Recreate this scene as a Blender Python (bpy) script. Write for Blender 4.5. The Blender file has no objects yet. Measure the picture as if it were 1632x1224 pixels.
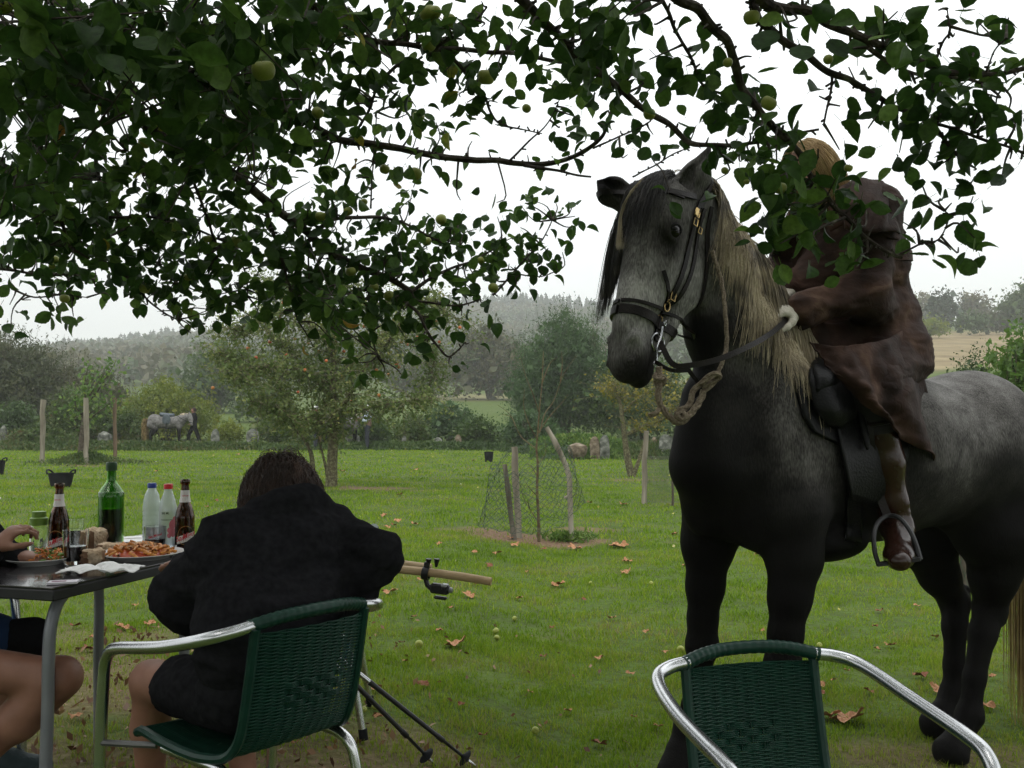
import bpy, math, random
import numpy as np
from mathutils import Vector, Matrix, noise as mnoise

S = bpy.context.scene
COL = S.collection
R = math.radians
FPX = 1540.0                      # focal length in photo pixels (photo 1632 wide)
CAMH = 1.25
PITCH = math.atan(56 / FPX)

# ---------------------------------------------------------------- camera
cd = bpy.data.cameras.new("camera")
cam = bpy.data.objects.new("camera", cd)
COL.objects.link(cam)
cam.location = (0, 0, CAMH)
cam.rotation_euler = (math.pi / 2 + PITCH, 0, 0)
cd.sensor_width = 36
cd.lens = 36 * FPX / 1632
cd.clip_start = 0.05
cd.clip_end = 6000
S.camera = cam

# ---------------------------------------------------------------- world: overcast sky
SUN_EL, SUN_AZ = R(58), R(205)
world = bpy.data.worlds.new("World")
S.world = world
world.use_nodes = True
nt = world.node_tree
nt.nodes.clear()
sky = nt.nodes.new("ShaderNodeTexSky")
sky.sky_type = 'NISHITA'
sky.sun_disc = False
sky.sun_elevation = SUN_EL
sky.sun_rotation = SUN_AZ
sky.dust_density = 4.0
hs = nt.nodes.new("ShaderNodeHueSaturation")
hs.inputs["Saturation"].default_value = 0.35
nt.links.new(sky.outputs[0], hs.inputs["Color"])
bg1 = nt.nodes.new("ShaderNodeBackground")
bg1.inputs["Strength"].default_value = 0.05
nt.links.new(hs.outputs[0], bg1.inputs[0])
tc = nt.nodes.new("ShaderNodeTexCoord")
sep = nt.nodes.new("ShaderNodeSeparateXYZ")
nt.links.new(tc.outputs["Generated"], sep.inputs[0])
mr = nt.nodes.new("ShaderNodeMapRange")
mr.inputs["From Min"].default_value = 0.0
mr.inputs["From Max"].default_value = 1.0
mr.inputs["To Min"].default_value = 0.71
mr.inputs["To Max"].default_value = 2.15
nt.links.new(sep.outputs["Z"], mr.inputs["Value"])
cn = nt.nodes.new("ShaderNodeTexNoise")
cn.inputs["Scale"].default_value = 1.6
cn.inputs["Detail"].default_value = 3
cm = nt.nodes.new("ShaderNodeMapRange")
cm.inputs["From Min"].default_value = 0.3
cm.inputs["From Max"].default_value = 0.7
cm.inputs["To Min"].default_value = 0.90
cm.inputs["To Max"].default_value = 1.08
nt.links.new(tc.outputs["Generated"], cn.inputs["Vector"])
nt.links.new(cn.outputs[0], cm.inputs["Value"])
mu = nt.nodes.new("ShaderNodeMath"); mu.operation = 'MULTIPLY'
nt.links.new(mr.outputs[0], mu.inputs[0]); nt.links.new(cm.outputs[0], mu.inputs[1])
bg2 = nt.nodes.new("ShaderNodeBackground")
bg2.inputs[0].default_value = (0.965, 0.99, 0.985, 1)
nt.links.new(mu.outputs[0], bg2.inputs["Strength"])
ad = nt.nodes.new("ShaderNodeAddShader")
nt.links.new(bg1.outputs[0], ad.inputs[0]); nt.links.new(bg2.outputs[0], ad.inputs[1])
wo = nt.nodes.new("ShaderNodeOutputWorld")
nt.links.new(ad.outputs[0], wo.inputs[0])

sd = bpy.data.lights.new("sun", 'SUN')
sd.energy = 0.5
sd.angle = R(25)
sd.color = (1.0, 0.97, 0.92)
sun = bpy.data.objects.new("sun", sd)
COL.objects.link(sun)
# sun direction: azimuth measured like the sky texture
sdir = Vector((math.sin(SUN_AZ) * math.cos(SUN_EL), math.cos(SUN_AZ) * math.cos(SUN_EL), math.sin(SUN_EL)))
sun.rotation_euler = sdir.to_track_quat('Z', 'Y').to_euler()
sun.location = (0, 0, 60)

S.view_settings.view_transform = 'Standard'
S.view_settings.look = 'None'
S.view_settings.gamma = 1
S.view_settings.exposure = 0.0
S.view_settings.use_curve_mapping = False
S.render.engine = 'CYCLES'
S.cycles.max_bounces = 8
S.cycles.diffuse_bounces = 3
S.cycles.glossy_bounces = 3
S.cycles.transmission_bounces = 7
S.cycles.transparent_max_bounces = 8
S.cycles.volume_bounces = 1
S.cycles.use_denoising = True

# ---------------------------------------------------------------- helpers
rnd = random.Random(7)
rng = np.random.default_rng(7)
ORG = {}

def V(*a):
    return Vector(a)

def P(px, py, Y):
    """world point seen at photo pixel px,py at distance Y ahead"""
    u = (px - 816) / FPX; v = (612 - py) / FPX
    dy = math.cos(PITCH) - v * math.sin(PITCH)
    dz = math.sin(PITCH) + v * math.cos(PITCH)
    return Vector((u * Y / dy, Y, CAMH + dz / dy * Y))

def proj(p):
    x, y, z = p[0], p[1], p[2] - CAMH
    f = y * math.cos(PITCH) + z * math.sin(PITCH)
    if f < 0.02: return (-9999, -9999)
    up = -y * math.sin(PITCH) + z * math.cos(PITCH)
    return (816 + FPX * x / f, 612 - FPX * up / f)

def sstep(a, b, x):
    t = np.clip((x - a) / (b - a), 0, 1)
    return t * t * (3 - 2 * t)

_AZ = np.array([-900, -100, 130, 300, 520, 700, 820, 970, 1200, 1450, 1632, 2400], float)
_DY = np.array([41, 60, 100, 150, 250, 400, 600, 800, 1100], float)
_DZ = np.array([  # z per azimuth column (rows) at distance _DY
    [0, .3, 1.5, 4, 9, 16, 25, 27, 10], [0, .3, 1.5, 4, 9, 18, 30, 33, 12], [0, .3, 1.5, 4, 11, 26, 42, 44, 15],
    [0, .4, 2.0, 4.5, 12, 29, 49, 51, 15], [0, .4, 2.2, 4.8, 13, 31, 60, 62, 18], [0, .5, 2.4, 4.9, 13, 32, 70, 72, 20],
    [0, .5, 2.4, 4.9, 13, 32, 72, 75, 20], [0, .6, 2.6, 5.4, 14, 33, 68, 70, 20], [0, 1.5, 5.0, 9.0, 18, 34, 60, 62, 20],
    [0, 2.2, 7.2, 14.0, 25, 40, 60, 60, 20], [0, 2.2, 7.2, 14.0, 25, 40, 60, 60, 20], [0, 2.2, 7.2, 14.0, 22, 36, 50, 50, 20]], float)

def ground_z(x, y):
    x = np.asarray(x, float); y = np.asarray(y, float)
    z = -0.12 * sstep(-0.9, 0.6, x)
    z = z + 0.012 * np.sin(x * 1.3 + 0.7) * np.sin(y * 1.1) * sstep(5, 9, np.abs(y)) + 0.03 * np.sin(x * .31) * np.sin(y * .27 + 1) * sstep(6, 14, np.abs(y))
    yy = np.maximum(y, 1e-3)
    az = np.where(y > 20, 816 + FPX * x / yy, np.where(x < 0, -900, 2400))
    az = np.clip(az, -900, 2400)
    ai = np.interp(az, _AZ, np.arange(len(_AZ)))
    di = np.interp(np.clip(y, 41, 1100), _DY, np.arange(len(_DY)))
    a0 = np.clip(np.floor(ai).astype(int), 0, len(_AZ) - 2); d0 = np.clip(np.floor(di).astype(int), 0, len(_DY) - 2)
    fa = ai - a0; fd = di - d0
    fa = fa * fa * (3 - 2 * fa)
    h = (_DZ[a0, d0] * (1 - fa) * (1 - fd) + _DZ[a0 + 1, d0] * fa * (1 - fd) + _DZ[a0, d0 + 1] * (1 - fa) * fd + _DZ[a0 + 1, d0 + 1] * fa * fd)
    return z + np.where(y > 41, h, 0)

def gz(x, y):
    return float(ground_z(x, y))

def G(px, py):
    """point on the ground seen at pixel"""
    Y = 1.25 * FPX / max(py - 668, 1)
    for _ in range(12):
        p = P(px, py, Y)
        z = gz(p.x, Y)
        Y = (CAMH - z) * Y / max(CAMH - p.z, 1e-6)
    p = P(px, py, Y); p.z = gz(p.x, p.y)
    return p

def GY(px, Y):
    p = P(px, 668, Y)
    return Vector((p.x, Y, gz(p.x, Y)))

def tag(o, label=None, cat=None, group=None, kind=None):
    if label: o["label"] = label
    if cat: o["category"] = cat
    if group: o["group"] = group
    if kind: o["kind"] = kind
    return o

def empty(name, loc, label, cat, group=None, rz=0):
    o = bpy.data.objects.new(name, None)
    COL.objects.link(o)
    o.location = loc
    o.rotation_euler = (0, 0, rz)
    o.empty_display_size = 0.1
    ORG[o] = Vector(loc) if rz == 0 else Vector((0, 0, 0))
    return tag(o, label, cat, group)

def link_mesh(name, me, mat=None, parent=None, center=True):
    """me in world coordinates (or the parent's local frame when the parent is rotated)"""
    if mat:
        for m in (mat if isinstance(mat, (list, tuple)) else [mat]): me.materials.append(m)
    o = bpy.data.objects.new(name, me)
    COL.objects.link(o)
    if parent is not None:
        org = ORG[parent]
        o.parent = parent
        if org.length > 0: me.transform(Matrix.Translation(-org))
        ORG[o] = org
    else:
        org = Vector((0, 0, 0))
        if center and len(me.vertices):
            n = len(me.vertices)
            co = np.empty(n * 3, np.float32); me.vertices.foreach_get("co", co); co = co.reshape(-1, 3)
            lo, hi = co.min(0), co.max(0)
            org = Vector((float(lo[0] + hi[0]) / 2, float(lo[1] + hi[1]) / 2, float(lo[2])))
            me.transform(Matrix.Translation(-org)); o.location = org
        ORG[o] = org
    return o

def mesh_np(name, verts, faces, k, smooth=False, attrs=None):
    """fast mesh: verts (n,3), faces (m,k) int"""
    me = bpy.data.meshes.new(name)
    verts = np.ascontiguousarray(verts, np.float32); faces = np.ascontiguousarray(faces, np.int32)
    me.vertices.add(len(verts)); me.vertices.foreach_set("co", verts.ravel())
    m = len(faces)
    me.loops.add(m * k); me.loops.foreach_set("vertex_index", faces.ravel())
    me.polygons.add(m)
    me.polygons.foreach_set("loop_start", np.arange(0, m * k, k, dtype=np.int32))
    try: me.polygons.foreach_set("loop_total", np.full(m, k, np.int32))
    except Exception: pass
    if smooth: me.polygons.foreach_set("use_smooth", np.ones(m, bool))
    me.update(calc_edges=True)
    if attrs:
        for an, av in attrs.items():
            a = me.attributes.new(an, 'FLOAT', 'POINT'); a.data.foreach_set("value", np.ascontiguousarray(av, np.float32))
    return me

def frames(pts):
    """parallel-transport frames along a polyline"""
    pts = [Vector(p) for p in pts]
    n = len(pts)
    T = []
    for i in range(n):
        t = (pts[min(i + 1, n - 1)] - pts[max(i - 1, 0)])
        T.append(t.normalized() if t.length > 1e-9 else Vector((0, 0, 1)))
    a = Vector((0, 0, 1)) if abs(T[0].z) < 0.9 else Vector((1, 0, 0))
    N = [(a - T[0] * a.dot(T[0])).normalized()]
    for i in range(1, n):
        b = N[-1] - T[i] * N[-1].dot(T[i])
        N.append(b.normalized() if b.length > 1e-6 else N[-1])
    B = [T[i].cross(N[i]) for i in range(n)]
    return pts, T, N, B

def smooth_path(pts, sub=4):
    """Catmull-Rom through points; works on lists of tuples of any length"""
    A = [np.array(p, float) for p in pts]
    if len(A) < 3: return [tuple(a) for a in A]
    A = [2 * A[0] - A[1]] + A + [2 * A[-1] - A[-2]]
    out = []
    for i in range(1, len(A) - 2):
        for j in range(sub):
            t = j / sub
            p = 0.5 * ((2 * A[i]) + (-A[i - 1] + A[i + 1]) * t + (2 * A[i - 1] - 5 * A[i] + 4 * A[i + 1] - A[i + 2]) * t * t + (-A[i - 1] + 3 * A[i] - 3 * A[i + 1] + A[i + 2]) * t ** 3)
            out.append(tuple(p))
    out.append(tuple(A[-2]))
    return out

class MB:
    def __init__(self):
        self.v = []; self.f = []; self.m = []; self.mi = 0
    def add(self, vs, fs):
        o = len(self.v)
        self.v.extend([tuple(p) for p in vs])
        self.f.extend([tuple(i + o for i in f) for f in fs])
        self.m.extend([self.mi] * len(fs))
    def tube(self, pts, rad, n=8, cap=True, flat=None):
        if not hasattr(rad, '__len__'): rad = [rad] * len(pts)
        pts, T, N, B = frames(pts)
        vs = []
        for i, p in enumerate(pts):
            for j in range(n):
                a = 2 * math.pi * j / n
                vs.append(p + (N[i] * math.cos(a) + B[i] * math.sin(a) * (flat or 1)) * rad[i])
        fs = []
        for i in range(len(pts) - 1):
            for j in range(n):
                k = (j + 1) % n
                fs.append((i * n + j, i * n + k, (i + 1) * n + k, (i + 1) * n + j))
        if cap:
            fs.append(tuple(range(n - 1, -1, -1))); fs.append(tuple((len(pts) - 1) * n + j for j in range(n)))
        self.add(vs, fs)
    def strap(self, pts, normals, w, t):
        """flat band: pts centre, normals outward, width w, thickness t"""
        pts = [Vector(p) for p in pts]
        n = len(pts); vs = []
        for i, p in enumerate(pts):
            tt = (pts[min(i + 1, n - 1)] - pts[max(i - 1, 0)]).normalized()
            no = Vector(normals[i] if isinstance(normals, list) else normals)
            no = (no - tt * no.dot(tt)).normalized(); s = tt.cross(no)
            for a, b in ((-.5, 0), (.5, 0), (.5, 1), (-.5, 1)): vs.append(p + s * w * a + no * t * b)
        fs = []
        for i in range(n - 1):
            for j in range(4):
                k = (j + 1) % 4
                fs.append((i * 4 + j, i * 4 + k, i * 4 + 4 + k, i * 4 + 4 + j))
        fs.append((3, 2, 1, 0)); fs.append(tuple((n - 1) * 4 + j for j in range(4)))
        self.add(vs, fs)
    def lathe(self, prof, c=(0, 0, 0), n=24, axis=None):
        c = Vector(c)
        M = Matrix.Identity(3) if axis is None else Vector(axis).to_track_quat('Z', 'X').to_matrix()
        vs = []
        for r, z in prof:
            for j in range(n):
                a = 2 * math.pi * j / n
                vs.append(c + M @ Vector((r * math.cos(a), r * math.sin(a), z)))
        fs = []
        for i in range(len(prof) - 1):
            for j in range(n):
                k = (j + 1) % n
                fs.append((i * n + j, i * n + k, (i + 1) * n + k, (i + 1) * n + j))
        self.add(vs, fs)
    def box(self, c, s, M=None, bev=0.0):
        c = Vector(c); hx, hy, hz = s[0] / 2, s[1] / 2, s[2] / 2
        M = M or Matrix.Identity(3)
        b = min(bev, hx * .9, hy * .9, hz * .9)
        if b <= 0:
            vs = [c + M @ Vector((x * hx, y * hy, z * hz)) for z in (-1, 1) for y in (-1, 1) for x in (-1, 1)]
            self.add(vs, [(0, 2, 3, 1), (4, 5, 7, 6), (0, 1, 5, 4), (2, 6, 7, 3), (0, 4, 6, 2), (1, 3, 7, 5)])
            return
        rings = []
        for z, ins in ((-hz, b), (-hz + b, 0), (hz - b, 0), (hz, b)):
            r = []
            X, Y = hx - ins, hy - ins
            for sx, sy in ((-1, -1), (1, -1), (1, 1), (-1, 1)):
                a, d = (Vector((sx * (X - b * (ins == 0)), sy * Y, z)), Vector((sx * X, sy * (Y - b * (ins == 0)), z)))
                if sx * sy > 0: r += [d, a] if True else [a, d]
                else: r += [a, d]
            rings.append(r)
        # order each ring by angle
        vs = []
        for r in rings:
            r = sorted(r, key=lambda q: math.atan2(q.y / max(hy, 1e-6), q.x / max(hx, 1e-6)))
            vs += [c + M @ q for q in r]
        n = 8; fs = []
        for i in range(3):
            for j in range(n):
                k = (j + 1) % n
                fs.append((i * n + j, i * n + k, (i + 1) * n + k, (i + 1) * n + j))
        fs.append(tuple(range(n - 1, -1, -1))); fs.append(tuple(3 * n + j for j in range(n)))
        self.add(vs, fs)
    def ball(self, c, r, n=12, m=8, M=None):
        c = Vector(c); M = M or Matrix.Identity(3)
        if not hasattr(r, '__len__'): r = (r, r, r)
        vs = []
        for i in range(m + 1):
            t = math.pi * i / m
            for j in range(n):
                a = 2 * math.pi * j / n
                vs.append(c + M @ Vector((r[0] * math.sin(t) * math.cos(a), r[1] * math.sin(t) * math.sin(a), r[2] * math.cos(t))))
        fs = []
        for i in range(m):
            for j in range(n):
                k = (j + 1) % n
                fs.append((i * n + j, (i + 1) * n + j, (i + 1) * n + k, i * n + k))
        self.add(vs, fs)
    def grid(self, rows):
        """rows of equal-length point lists"""
        m = len(rows[0]); vs = [p for r in rows for p in r]
        self.add(vs, [(i * m + j, i * m + j + 1, (i + 1) * m + j + 1, (i + 1) * m + j) for i in range(len(rows) - 1) for j in range(m - 1)])
    def build(self, name, mat, parent=None, smooth=True, center=True, merge=False, solid=0, sub=0):
        me = bpy.data.meshes.new(name)
        me.from_pydata(self.v, [], self.f)
        me.polygons.foreach_set("material_index", self.m)
        if smooth:
            me.polygons.foreach_set("use_smooth", [True] * len(self.f))
        me.update()
        me.validate()
        o = link_mesh(name, me, mat, parent, center)
        if smooth:
            try: me.set_sharp_from_angle(angle=R(42))
            except Exception: pass
        if solid:
            m = o.modifiers.new("solid", 'SOLIDIFY'); m.thickness = solid; m.offset = 0
        if sub:
            m = o.modifiers.new("sub", 'SUBSURF'); m.levels = sub; m.render_levels = sub
        return o

def copy_tree(o, parent=None):
    c = o.copy(); COL.objects.link(c); c.parent = parent
    ORG[c] = ORG.get(o, Vector((0, 0, 0)))
    for ch in list(o.children): copy_tree(ch, c)
    return c

# ---------------------------------------------------------------- materials
def newmat(name):
    m = bpy.data.materials.new(name); m.use_nodes = True
    b = m.node_tree.nodes["Principled BSDF"]
    return m, m.node_tree, b

def ramp(nt, stops):
    r = nt.nodes.new("ShaderNodeValToRGB")
    e = r.color_ramp.elements
    while len(e) > 1: e.remove(e[-1])
    for i, (p, c) in enumerate(stops):
        if i == 0: el = e[0]; el.position = p
        else: el = e.new(p)
        el.color = (*c, 1)
    return r

def mat(name, stops, scale=8.0, rough=0.6, bump=0.0, bscale=None, metal=0, spec=0.5, detail=4, stretch=None, trans=0, coat=0, coords="Object", ior=1.45, sheen=0, bdist=0.01):
    """noise-coloured surface; stops = colour or list of (pos, colour)"""
    m, nt, b = newmat(name)
    if not isinstance(stops[0], (tuple, list)): stops = [(0.0, stops), (1.0, tuple(c * 0.8 for c in stops))]
    tc = nt.nodes.new("ShaderNodeTexCoord")
    mp = nt.nodes.new("ShaderNodeMapping")
    nt.links.new(tc.outputs[coords], mp.inputs[0])
    if stretch: mp.inputs["Scale"].default_value = stretch
    n = nt.nodes.new("ShaderNodeTexNoise"); n.inputs["Scale"].default_value = scale; n.inputs["Detail"].default_value = detail
    nt.links.new(mp.outputs[0], n.inputs["Vector"])
    mr = nt.nodes.new("ShaderNodeMapRange"); mr.inputs["From Min"].default_value = 0.3; mr.inputs["From Max"].default_value = 0.7
    nt.links.new(n.outputs[0], mr.inputs["Value"])
    r = ramp(nt, stops); nt.links.new(mr.outputs[0], r.inputs[0])
    nt.links.new(r.outputs[0], b.inputs["Base Color"])
    b.inputs["Roughness"].default_value = rough
    b.inputs["Metallic"].default_value = metal
    b.inputs["Specular IOR Level"].default_value = spec
    b.inputs["Coat Weight"].default_value = coat
    b.inputs["Transmission Weight"].default_value = trans
    b.inputs["IOR"].default_value = ior
    if sheen: b.inputs["Sheen Weight"].default_value = sheen
    if bump:
        n2 = nt.nodes.new("ShaderNodeTexNoise"); n2.inputs["Scale"].default_value = bscale or scale * 4; n2.inputs["Detail"].default_value = 5
        nt.links.new(mp.outputs[0], n2.inputs["Vector"])
        bm = nt.nodes.new("ShaderNodeBump"); bm.inputs["Strength"].default_value = bump; bm.inputs["Distance"].default_value = bdist
        nt.links.new(n2.outputs[0], bm.inputs["Height"]); nt.links.new(bm.outputs[0], b.inputs["Normal"])
    return m

def leafmat(name, cols, trans=0.35, rough=0.5, wscale=0.6, wamp=0.5, objrnd=False, attr="rnd", spec=0.3, vein=False):
    """leaf: diffuse + translucent, colour picked by per-leaf value plus a world-space noise"""
    m, nt, b = newmat(name)
    if objrnd:
        src = nt.nodes.new("ShaderNodeObjectInfo").outputs["Random"]
    else:
        a = nt.nodes.new("ShaderNodeAttribute"); a.attribute_name = attr; src = a.outputs["Fac"]
    g = nt.nodes.new("ShaderNodeNewGeometry")
    n = nt.nodes.new("ShaderNodeTexNoise"); n.inputs["Scale"].default_value = wscale; n.inputs["Detail"].default_value = 3
    nt.links.new(g.outputs["Position"], n.inputs["Vector"])
    mr = nt.nodes.new("ShaderNodeMapRange"); mr.inputs["From Min"].default_value = 0.32; mr.inputs["From Max"].default_value = 0.68
    mr.inputs["To Min"].default_value = 0; mr.inputs["To Max"].default_value = wamp
    nt.links.new(n.outputs[0], mr.inputs["Value"])
    mu = nt.nodes.new("ShaderNodeMath"); mu.operation = 'MULTIPLY'; mu.inputs[1].default_value = 1 - wamp
    nt.links.new(src, mu.inputs[0])
    ad = nt.nodes.new("ShaderNodeMath"); ad.operation = 'ADD'
    nt.links.new(mu.outputs[0], ad.inputs[0]); nt.links.new(mr.outputs[0], ad.inputs[1])
    r = ramp(nt, cols); nt.links.new(ad.outputs[0], r.inputs[0])
    col = r.outputs[0]
    if vein:
        n3 = nt.nodes.new("ShaderNodeTexNoise"); n3.inputs["Scale"].default_value = 90; n3.inputs["Detail"].default_value = 3
        nt.links.new(g.outputs["Position"], n3.inputs["Vector"])
        bm = nt.nodes.new("ShaderNodeBump"); bm.inputs["Strength"].default_value = 0.5; bm.inputs["Distance"].default_value = 0.003
        nt.links.new(n3.outputs[0], bm.inputs["Height"]); nt.links.new(bm.outputs[0], b.inputs["Normal"])
        hsv = nt.nodes.new("ShaderNodeHueSaturation")
        m3 = nt.nodes.new("ShaderNodeMapRange"); m3.inputs["From Min"].default_value = .3; m3.inputs["From Max"].default_value = .7; m3.inputs["To Min"].default_value = .7; m3.inputs["To Max"].default_value = 1.25
        nt.links.new(n3.outputs[0], m3.inputs["Value"]); nt.links.new(m3.outputs[0], hsv.inputs["Value"])
        nt.links.new(col, hsv.inputs["Color"]); col = hsv.outputs[0]
    nt.links.new(col, b.inputs["Base Color"])
    b.inputs["Roughness"].default_value = rough
    b.inputs["Specular IOR Level"].default_value = spec
    tr = nt.nodes.new("ShaderNodeBsdfTranslucent")
    nt.links.new(col, tr.inputs[0])
    mx = nt.nodes.new("ShaderNodeMixShader"); mx.inputs[0].default_value = trans
    nt.links.new(b.outputs[0], mx.inputs[1]); nt.links.new(tr.outputs[0], mx.inputs[2])
    nt.links.new(mx.outputs[0], nt.nodes["Material Output"].inputs[0])
    return m

def rot_basis(n, up=None, spread=1.0):
    """random orthonormal frames: returns a,b (n,3) spanning leaf planes"""
    a = rng.normal(size=(n, 3))
    if up is not None: a = a * spread + np.array(up)
    a /= np.linalg.norm(a, axis=1, keepdims=True) + 1e-9
    t = rng.normal(size=(n, 3))
    b = np.cross(a, t); b /= np.linalg.norm(b, axis=1, keepdims=True) + 1e-9
    return a, b

def leaf_quads(cen, size, aspect=0.55, up=None, spread=1.0, jit=0.35):
    """folded diamond leaves: 4 verts, one quad each"""
    n = len(cen)
    a, b = rot_basis(n, up, spread)
    nn = np.cross(a, b)
    s = (size * (1 + jit * rng.normal(size=n))).clip(size * .4, size * 1.9)[:, None]
    w = s * aspect
    v = np.empty((n, 4, 3))
    v[:, 0] = cen - a * s * .5
    v[:, 1] = cen + b * w * .5 + nn * s * .06
    v[:, 2] = cen + a * s * .5
    v[:, 3] = cen - b * w * .5 + nn * s * .06
    f = np.arange(n * 4).reshape(n, 4)
    return v.reshape(-1, 3), f, np.repeat(rng.random(n), 4)

def foliage(name, mat, parent, blobs, nclump, perclump, size, clump_r=0.25, up=None, spread=1.0, aspect=.55, shell=0.55, label=None, low=-0.9):
    """leaf clumps through ellipsoid volumes; blobs (cx,cy,cz,rx,ry,rz)"""
    vol = np.array([b[3] * b[4] * b[5] for b in blobs]) ** (2 / 3)
    idx = rng.choice(len(blobs), nclump, p=vol / vol.sum())
    B = np.array(blobs)[idx]
    d = rng.normal(size=(nclump, 3)); d /= np.linalg.norm(d, axis=1, keepdims=True)
    d[:, 2] = np.where(d[:, 2] < low, -d[:, 2], d[:, 2])
    rr = shell + (1.02 - shell) * rng.random(nclump) ** .6
    # lumpy outline
    rr = rr * (1 + .16 * np.sin(d[:, 0] * 5 + B[:, 0] * 3) * np.cos(d[:, 2] * 6 + B[:, 1]) + .1 * rng.normal(size=nclump))
    C = B[:, :3] + d * rr[:, None] * B[:, 3:6]
    cs = np.repeat(C, perclump, axis=0)
    cr = np.repeat((clump_r * (0.6 + .8 * rng.random(nclump)))[:, None], perclump, axis=0)
    pts = cs + rng.normal(size=cs.shape) * cr * np.array([.6, .6, .5])
    v, f, r_ = leaf_quads(pts, size, aspect, up, spread)
    crn = np.repeat(np.repeat(rng.random(nclump), perclump), 4)
    me = mesh_np(name, v, f, 4, attrs={"rnd": .5 * r_ + .5 * crn})
    return link_mesh(name, me, mat, parent, center=parent is None)
# ---------------------------------------------------------------- setting: ground
def ground_material():
    m, nt, b = newmat("lawn_soil")
    g = nt.nodes.new("ShaderNodeNewGeometry")
    def noise(sc, det=4):
        n = nt.nodes.new("ShaderNodeTexNoise"); n.inputs["Scale"].default_value = sc; n.inputs["Detail"].default_value = det
        nt.links.new(g.outputs["Position"], n.inputs["Vector"]); return n.outputs[0]
    r1 = ramp(nt, [(0.3, (.035, .062, .008)), (0.5, (.055, .098, .012)), (0.62, (.08, .11, .02)), (0.75, (.11, .10, .045))])
    nt.links.new(noise(1.3, 6), r1.inputs[0])
    r2 = ramp(nt, [(0.35, (.05, .055, .02)), (0.6, (.075, .115, .02))])
    nt.links.new(noise(14, 5), r2.inputs[0])
    mx = nt.nodes.new("ShaderNodeMixRGB"); mx.inputs[0].default_value = .5
    nt.links.new(r1.outputs[0], mx.inputs[1]); nt.links.new(r2.outputs[0], mx.inputs[2])
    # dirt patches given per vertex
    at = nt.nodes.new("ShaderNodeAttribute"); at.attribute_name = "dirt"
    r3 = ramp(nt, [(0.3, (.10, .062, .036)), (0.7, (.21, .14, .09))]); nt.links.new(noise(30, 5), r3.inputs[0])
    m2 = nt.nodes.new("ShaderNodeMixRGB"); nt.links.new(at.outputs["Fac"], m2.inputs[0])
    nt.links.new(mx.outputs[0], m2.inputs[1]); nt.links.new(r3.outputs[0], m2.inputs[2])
    # dry stubble field
    a2 = nt.nodes.new("ShaderNodeAttribute"); a2.attribute_name = "dry"
    r4 = ramp(nt, [(0.3, (.14, .105, .055)), (0.7, (.25, .20, .11))]); nt.links.new(noise(.25, 6), r4.inputs[0])
    m3 = nt.nodes.new("ShaderNodeMixRGB"); nt.links.new(a2.outputs["Fac"], m3.inputs[0])
    nt.links.new(m2.outputs[0], m3.inputs[1]); nt.links.new(r4.outputs[0], m3.inputs[2])
    nt.links.new(m3.outputs[0], b.inputs["Base Color"])
    b.inputs["Roughness"].default_value = .95; b.inputs["Specular IOR Level"].default_value = .15
    bm = nt.nodes.new("ShaderNodeBump"); bm.inputs["Strength"].default_value = .8; bm.inputs["Distance"].default_value = .03
    nt.links.new(noise(22, 6), bm.inputs["Height"]); nt.links.new(bm.outputs[0], b.inputs["Normal"])
    return m
M_GROUND = ground_material()

# dirt patches (world x, y, rx, ry, strength)
def _g(px, py): p = G(px, py); return (p.x, p.y)
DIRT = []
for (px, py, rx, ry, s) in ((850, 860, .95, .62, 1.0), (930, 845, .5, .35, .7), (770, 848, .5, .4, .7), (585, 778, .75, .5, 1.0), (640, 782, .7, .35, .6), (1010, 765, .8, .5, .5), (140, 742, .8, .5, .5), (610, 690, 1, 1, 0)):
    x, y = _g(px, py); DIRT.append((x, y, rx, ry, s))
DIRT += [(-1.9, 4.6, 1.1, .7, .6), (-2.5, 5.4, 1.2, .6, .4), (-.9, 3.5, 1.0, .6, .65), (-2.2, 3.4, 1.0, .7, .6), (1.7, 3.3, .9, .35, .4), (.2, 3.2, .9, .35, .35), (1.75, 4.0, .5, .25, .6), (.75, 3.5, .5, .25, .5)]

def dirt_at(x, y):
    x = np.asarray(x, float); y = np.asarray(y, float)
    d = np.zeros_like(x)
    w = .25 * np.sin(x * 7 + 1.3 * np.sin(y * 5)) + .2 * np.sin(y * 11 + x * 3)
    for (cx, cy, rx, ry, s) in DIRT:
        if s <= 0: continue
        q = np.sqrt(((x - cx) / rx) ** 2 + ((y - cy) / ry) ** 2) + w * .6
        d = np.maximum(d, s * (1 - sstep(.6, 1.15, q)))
    return d

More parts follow.
